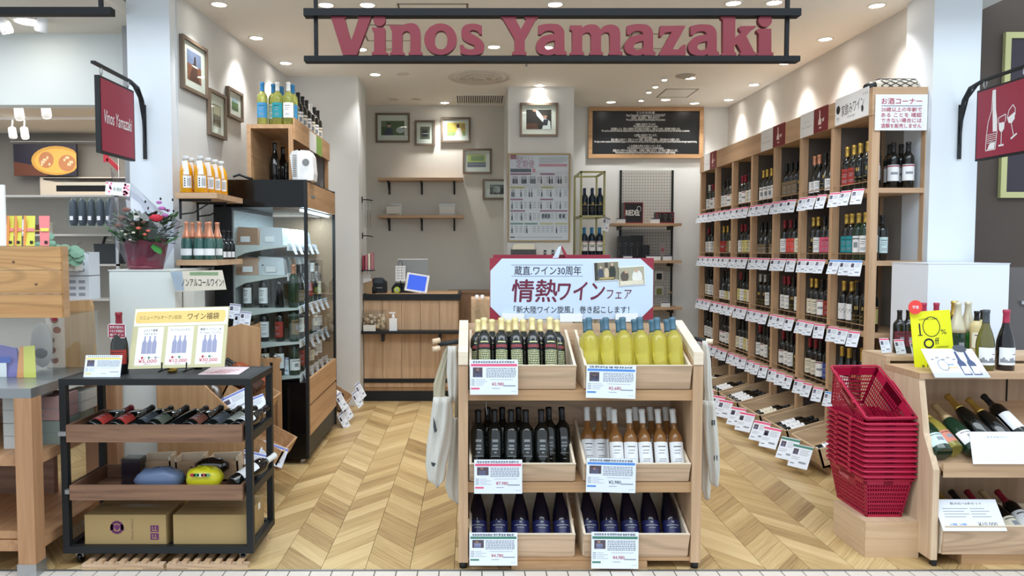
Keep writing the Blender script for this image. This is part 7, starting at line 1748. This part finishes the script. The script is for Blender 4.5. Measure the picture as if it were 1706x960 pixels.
# sparkling bottles lying on the sloping shelf
al = math.atan2(.195, .4)
SPB = [(1571, 'sparkling', GLASSG, CM['k'], LM['L'], 'dark green sparkling bottle with pale green label', 0, 1), (1592, 'sparkling', GW, GOLD, mat('lab_rose', (206, 130, 110), .5), 'clear gold foiled sparkling bottle with round pink label', .10, 2), (1627, 'sparkling', GLASSG, mat('foil_tan', (188, 160, 120), .4, metal=.4), WHITE, 'green sparkling bottle with tan foil and white label', .1, 3), (1660, 'burgundy', GLASSD, GOLD, None, 'dark bottle with bright gold foil behind the white card', .14, 4), (1693, 'burgundy', GLASSD, GOLD, None, 'dark bottle with pale gold foil behind the white card', .0, 5), (1725, 'bordeaux', GLASSD, BLK, WHITE, 'dark bottle with black and white capsule', .14, 6)]
for px, kind, gm, cm, lm, lab, yy_, k in SPB:
    x = (px-CX)/F*3.58; y = 3.53; z_ = .455+.0195+.057
    if kind == 'sparkling' and k == 1: y = 3.53
    lay(kind, gm, cm, lm, 'seal' if k != 6 else 'none', (x, y+(.05 if k > 3 else 0)+yy_*.15, z_+(.04 if k > 3 else 0)+yy_*.1), (-.03 if k == 1 else -.18, 1, .67), lab+' lying on the sloping display shelf', 'bottles on the sloping display shelf', seg=22, cz=.20 if k in (2, 3, 4, 5) else None)
CS = bx(-.13, -.0015, 0, .13, .0015, .15).build('display_card', WHITE, None, ((1650-CX)/F*3.50+.07, 3.485, .497), (math.radians(-14), 0, 0)); tag(CS, 'blank looking white card standing on the sloping display shelf', 'card')
text('おすすめワイン', .10, .008, GREYI, CS, (.0, -.002, .125)); 
q0, q1 = at(1572, 840, 3.47), at(1683, 886, 3.44)
CS = bx(-.15, -.0015, 0, .15, .0015, .15).build('display_card', mat('card_w', (224, 228, 236), .5), None, ((q0.x+q1.x)/2, 3.462, .185), (math.radians(-36), 0, 0)); tag(CS, 'white price card with small pictures lying on the display crate', 'card')
text('飲み比べ6本セット', .15, .012, INK, CS, (.0, -.002, .13)); text('¥10,000', .09, .022, INK, CS, (.07, -.002, .03)); text('3種 3種', .08, .012, BLUEB, CS, (-.07, -.002, .03))
for k in range(4): MB().box(-.12, -.002, .065+.013*k, -.02+.02*(k % 2), -.0015, .068+.013*k).box(.01, -.002, .065+.013*k, .10-.02*(k % 2), -.0015, .068+.013*k).build('print', GREYI, CS)
for k, (px, kind, cm, lm, lab) in enumerate([(1572, 'bordeaux', CM['w'], None, 'white capped dark bottle'), (1612, 'sparkling', GOLD, None, 'gold capped dark bottle'), (1640, 'bordeaux', CM['k'], None, 'black capped dark bottle'), (1668, 'burgundy', CM['r'], CREAM, 'dark bottle with cream label'), (1694, 'burgundy', mat('foil_tan', (188, 160, 120), .4, metal=.4), CREAM, 'tan foiled bottle with cream label'), (1722, 'bordeaux', CM['r'], WHITE, 'red capped bottle')]):
    lay(kind, GLASSD, cm, lm, 'seal', ((px-CX)/F*3.6+.03, 3.54, .11), (-.12, 1, .62), lab+' in the display crate, %s from the end panel' % ORD[k], 'bottles in the display crate', seg=20, cz=.22)
# riser behind with small bottles
rx0, ry0, ry1, rz1 = 2.21, 3.97, 4.22, .94
t = thing('riser_shelf', 'oak riser shelf behind the yellow discount sign', 'shelf', (rx0, ry0, 0)); bx(0, 0, rz1-.025, 1.1, ry1-ry0, rz1).build('board', PINEY, t); bx(0, 0, 0, .02, ry1-ry0, rz1-.025).build('end_panel', PINEZ, t); bx(.02, ry1-ry0-.02, 0, 1.1, ry1-ry0, rz1-.025).build('back_panel', PINEZ, t)
for k, (px, Y, kind, gm, cm, lm, lab, cz) in enumerate([(1501, 4.10, 'bordeaux', GLASSD, CM['k'], mat('lab_wine', (104, 40, 52), .5), 'small dark bottle with wine red picture label', None), (1516, 4.10, 'bordeaux', GLASSD, CM['k'], mat('lab_wine', (104, 40, 52), .5), 'second small dark bottle with wine red picture label', None), (1541, 4.16, 'bordeaux', GLASSD, CM['p'], None, 'red capped bottle showing above the yellow sign', None), (1562, 4.16, 'bordeaux', GLASSD, CM['p'], None, 'second red capped bottle above the yellow sign', None), (1592, 4.18, 'sparkling', GLASSG, GOLD, None, 'gold foiled bottle behind the cream foiled ones', None), (1598, 4.06, 'sparkling', GLASSG, mat('foil_cream', (206, 200, 176), .4, metal=.3), mat('lab_darkgreen', (30, 56, 44), .5), 'cream foiled sparkling bottle beside the yellow sign', .13), (1615, 4.10, 'sparkling', mat('bright_green', (24, 130, 40), .1, coat=.5), mat('foil_cream', (206, 200, 176), .4, metal=.3), None, 'bright green sparkling bottle with cream foil', .13), (1630, 4.03, 'bordeaux', mat('cream_bottle', (206, 190, 140), .4), CM['k'], CREAM, 'cream coloured bottle with black cap', None), (1640, 4.1, 'bordeaux', mat('cream_bottle', (206, 190, 140), .4), CM['k'], CREAM, 'second cream coloured bottle with black cap', None)]):
    o = bottle(kind, gm, cm, lm, 'seal' if lm else 'none', ((px-CX)/F*Y*1.0, Y, rz1+.0005), lab+' on the riser shelf', 'bottles on the riser shelf', seg=18, cz=cz); o.scale = (.85, .85, .78) if k in (0, 1, 7, 8) else (.95, .95, .9)
for k, px in enumerate((1479, 1495, 1512)):
    p = at(px, 560, 4.02); card((p.x, 4.06-.05*k, rz1+.085), 'small white price card on the riser shelf, %s toward the yellow sign' % ORD[k], .062, .08, PINKB, 'small', (math.radians(-18), 0, .25), 'cards on the riser shelf', 1)
# big bottles on the top board
for k, (px, gm, cm, lab) in enumerate([(1648, mat('olive_wine', (96, 92, 44), .08, coat=.5), mat('cap_slate', (74, 80, 86), .4), 'olive glass bottle with slate capsule and landscape label'), (1682, mat('ruby_glass', (18, 16, 24), .07, coat=.5), CM['p'], 'dark glass bottle with pink capsule and landscape label')]):
    bottle('burgundy', gm, cm, WHITE, 'land', ((px-CX)/F*3.72, 3.73, .9055), lab+' on the display top', 'bottles on the display top', seg=28, h=(.028, .115), cz=.235)
tag(MB().box(-.16, -.09, 0, .2, .06, .0012).build('pink_cloth', mat('pinkc', (206, 160, 180), .6), None, ((1680-CX)/F*3.7, 3.74, .9051)), 'pink paper mat under the two landscape labelled bottles', 'mat') if False else None
# yellow discount sign
Y = 3.83; a, b, c, d_ = at(1519, 518, Y+.02), at(1585, 518, Y+.02), at(1592, 618, Y-.02), at(1525, 618, Y-.02)
t = thing('discount_sign', 'bright yellow sign announcing ten percent off standing on the display', 'sign', tuple((c+d_)/2)); w = (c-d_).length; h = (a-d_).length
bd = bx(-w/2, 0, 0, w/2, .003, h).build('card', YEL, t, (0, 0, 0), (math.radians(-6), math.radians(-3.5), 0))
def ringm(cx_, cz_, rx_, rz_, t_, n=32):
    m = MB(); o = [(cx_+rx_*math.cos(2*PI*k/n), cz_+rz_*math.sin(2*PI*k/n)) for k in range(n)]; i_ = [(cx_+(rx_-t_)*math.cos(2*PI*k/n), cz_+(rz_-t_)*math.sin(2*PI*k/n)) for k in range(n)]
    i = m.P(*[(x, -.0008, z_) for x, z_ in o], *[(x, -.0008, z_) for x, z_ in i_])
    for k in range(n): m.face((i+k, i+(k+1) % n, i+n+(k+1) % n, i+n+k))
    return m
text('LUMINE CARD', w*.46, h*.028, INK, bd, (-w*.06, -.001, h*.865))
MB().box(-w*.31, -.0009, h*.60, -w*.275, 0, h*.80).box(-w*.35, -.0009, h*.595, -w*.235, 0, h*.61).build('digit', INK, bd)
ringm(.0, h*.735, w*.22, h*.17, .004).build('digit', INK, bd)
text('%', w*.14, h*.08, INK, bd, (w*.29, -.001, h*.64)); ringm(-w*.10, h*.46, w*.13, h*.085, .009).build('letter', INK, bd)
text('ff', w*.11, h*.11, INK, bd, (w*.11, -.001, h*.49)); text('CAMPAIGN', w*.3, h*.028, INK, bd, (w*.22, -.001, h*.39)); text('9.13', w*.24, h*.06, INK, bd, (-w*.2, -.001, h*.08), bold=.02)
a = at(1525, 512, 3.82)
t = thing('round_sticker', 'round red sticker with white lettering at the corner of the yellow sign', 'sticker', tuple(a)); m = MB(); m.T = Matrix.Rotation(PI/2, 4, 'X'); m.lathe([(.036, -.001), (.036, .001)], 28); m.build('disc', mat('sticker_red', (236, 72, 66), .5), t); text('予告', .034, .016, WHITE, t, (0, -.0018, 0), bold=.02)
# tilted flyer
p_ = [at(1534, 582, 3.74), at(1622, 584, 3.76), at(1650, 630, 3.58), at(1558, 630, 3.58)]
t = thing('wine_flyer', 'white tilted flyer with bottle pictures and a grey oval over the display edge', 'flyer', tuple(p_[3]))
o_ = p_[3]; ax = (p_[2]-p_[3]).normalized(); up = ((p_[0]-p_[3])); n_ = ax.cross(up.normalized())
ws = (p_[2]-p_[3]).length
def FP(u, v, d=0): 
    q = p_[3]+(p_[2]-p_[3])*u+(p_[0]-p_[3])*v - o_; return tuple(q + (-n_ if n_.y > 0 else n_)*d)
MB().hexa([FP(0, 0), FP(1, 0), FP(.96, 1), FP(0, 1)], [FP(0, 0, .003), FP(1, 0, .003), FP(.96, 1, .003), FP(0, 1, .003)]).build('sheet', mat('flyer', (228, 232, 244), .4), t)
m = MB(); 
def fq(pts, mi, d=.0036): m.poly([FP(u, v, d) for u, v in pts], mi)
fq(sq(.0, .0, 1, .16), 3); fq(sq(.2, .3, .5, .36), 1); fq(sq(.22, .42, .46, .46), 4); fq([(u, v) for u, v in disc(.26, .42, .10, .2)], 2); fq([(u, v) for u, v in disc(.26, .42, .085, .17)], 6, .004)
for x in (.62, .80): fq([(x-.06, .08), (x+.09, .08), (x+.06, .5), (x+.01, .62), (x, .9), (x-.04, .9), (x-.05, .6), (x-.08, .5)], 5, .004); fq(sq(x-.05, .12, x+.07, .38), 6, .0045)
fq([(u, v) for u, v in disc(.72, 1.0, .13, .13)], 7, .005)
for k in range(5): fq(sq(.08+.1*k, .6+.06*(k % 2), .14+.1*k, .64+.06*(k % 2)), 2, .004)
m.build('print', [WHITE, mat('tan_p', (220, 190, 150), .6), GREYI, mat('lil', (190, 196, 222), .6), mat('blue_p', (120, 150, 190), .6), mat('navy_p', (70, 84, 120), .6), mat('flyer', (228, 232, 244), .4), mat('oval', (76, 80, 92), .5)], t)

# ---------------------------------------------------------------- wooden box and shopping baskets
t = thing('wooden_box', 'pale pine box under the stack of shopping baskets', 'box', (1.925, 3.60, 0))
bx(0, .012, 0, .012, .32, .178).build('side_board', PINEY, t); bx(0, 0, 0, .262, .012, .178).build('front_board', wood('pine_front', (214, 184, 150), (194, 162, 128), 0), t)
bx(.25, .012, 0, .262, .32, .178).build('side_board', PINEY, t); bx(.012, .308, 0, .25, .32, .178).build('rear_board', PINEY, t); bx(.012, .012, .166, .25, .308, .178).build('top_board', PINEY, t)
for z_ in (.03, .09, .15):
    m = MB(); m.T = Matrix.Translation((.008, 0, z_)) @ Matrix.Rotation(PI/2, 4, 'X'); m.lathe([(.002, -.0005), (.002, .001)], 8); m.build('nail', STEEL, t)
BRED = mat('basket_red', (178, 26, 66), .35); BRED2 = mat('basket_red_dark', (150, 20, 54), .4)
BW, BL, BH = .128, .195, .215; bw, bl = .088, .147
def bpt(side, u, v):
    """point on a basket wall; side 0 front(-Y) 1 right 2 back 3 left, u 0..1 along, v 0..1 up"""
    W_ = bw+(BW-.008-bw)*v; L_ = bl+(BL-.008-bl)*v
    c = [(-W_, -L_), (W_, -L_), (W_, L_), (-W_, L_)]; a, b = c[side], c[(side+1) % 4]
    return Vector((a[0]+(b[0]-a[0])*u, a[1]+(b[1]-a[1])*u, BH*v))
body = MB()
def strip(p, q, n_in, t_=.004, w_=.0045, horiz=True):
    pass
for side in range(4):
    nrm = [Vector((0, 1, 0)), Vector((-1, 0, 0)), Vector((0, -1, 0)), Vector((1, 0, 0))][side]*.0022
    def slab(u0, v0, u1, v1):
        A = [bpt(side, u0, v0), bpt(side, u1, v0), bpt(side, u1, v1), bpt(side, u0, v1)]
        body.hexa([A[0], A[1], A[1]+nrm, A[0]+nrm], [A[3], A[2], A[2]+nrm, A[3]+nrm])
    nv = 16 if side % 2 == 0 else 20
    for v0, v1 in ((0, .06), (.125, .15), (.215, .24), (.305, .345), (.41, .435), (.50, .525), (.59, .63), (.70, .72), (.79, 1)): slab(0, v0, 1, v1)
    for k in range(nv+1):
        u = .04+.92*k/nv; ww = .014
        slab(max(0, u-ww/2), .05, min(1, u+ww/2), .8)
    slab(0, 0, .05, 1); slab(.95, 0, 1, 1)
    if side in (1, 3): slab(.3, .60, .72, .98)
    else: slab(.4, .8, .6, 1)
fl_ = MB()
for k in range(12): fl_.box(-bw+.008+k*(2*bw-.02)/11, -bl, 0, -bw+.012+k*(2*bw-.02)/11, bl, .004)
for k in range(15): fl_.box(-bw, -bl+.01+k*(2*bl-.02)/14, 0, bw, -bl+.014+k*(2*bl-.02)/14, .0035)
def rrect(W_, L_, r, z_, n=4):
    pts = []
    for cx_, cy_, a0 in ((W_-r, L_-r, 0), (-W_+r, L_-r, PI/2), (-W_+r, -L_+r, PI), (W_-r, -L_+r, 3*PI/2)):
        for k in range(n+1): a = a0+PI/2*k/n; pts.append((cx_+r*math.cos(a), cy_+r*math.sin(a), z_))
    return pts
rim = MB(); rim.tube(rrect(BW+.003, BL+.003, .016, BH), .006, 7, closed=True); rim.tube(rrect(BW-.004, BL-.004, .010, BH-.018), .0035, 5, closed=True)
hd = []
for s in (-1, 1):
    m = MB(); m.tube([(s*(BW+.002), -BL*.35, BH), (s*(BW+.008), -BL*.35, BH+.006), (s*(BW+.009), -BL*.3, BH+.008), (s*(BW+.009), BL*.3, BH+.008), (s*(BW+.008), BL*.35, BH+.006), (s*(BW+.002), BL*.35, BH)], .0048, 6)
    for y in (-BL*.38, BL*.38): m.box(min(s*(BW-.001), s*(BW+.014)), y-.014, BH-.008, max(s*(BW-.001), s*(BW+.014)), y+.014, BH+.004)
    hd.append(m.mesh('handle', BRED))
plate = bx(-BW+.008+.0, -.055, .135, -BW+.012, .075, .195)
MBODY = body.mesh('lattice_body', BRED); MFL = fl_.mesh('lattice_floor', BRED2); MRIM = rim.mesh('rim', BRED)
def basket(i, loc, rot, label):
    t = thing('shopping_basket', label, 'basket', loc, rot, 'crimson shopping baskets')
    put('lattice_body', MBODY, t); put('lattice_floor', MFL, t); put('rim', MRIM, t); put('handle', hd[0], t); put('handle', hd[1], t)
    if i in (0, 11): text('Vinos Yamazaki', .10, .022, mat('basket_print', (226, 150, 170), .5), t, (-.1235+.002, .015, .165), (math.radians(9), 0, -PI/2), shear=.3)
    return t
NB = ['lowest', 'second', 'third', 'fourth', 'fifth', 'sixth', 'seventh', 'eighth', 'ninth', 'tenth', 'eleventh']
for i in range(11):
    basket(i, (1.92+BW+.002+R.uniform(-.0003, .0003), 3.62+BL+R.uniform(-.0003, .0003), .179+.0262*i), (0, 0, 0), 'crimson lattice shopping basket, %s in the stack on the pine box' % NB[i])
# tilted top basket
tr_ = math.radians(31)
M4 = Matrix.Translation((2.05, 3.80, .785)) @ Matrix.Rotation(math.radians(3), 4, 'Z') @ Matrix.Rotation(tr_, 4, 'X') @ Matrix.Translation((0, 0, -BH))
o = basket(11, (0, 0, 0), (0, 0, 0), 'topmost crimson shopping basket, tilted so its inside shows'); o.matrix_basis = M4
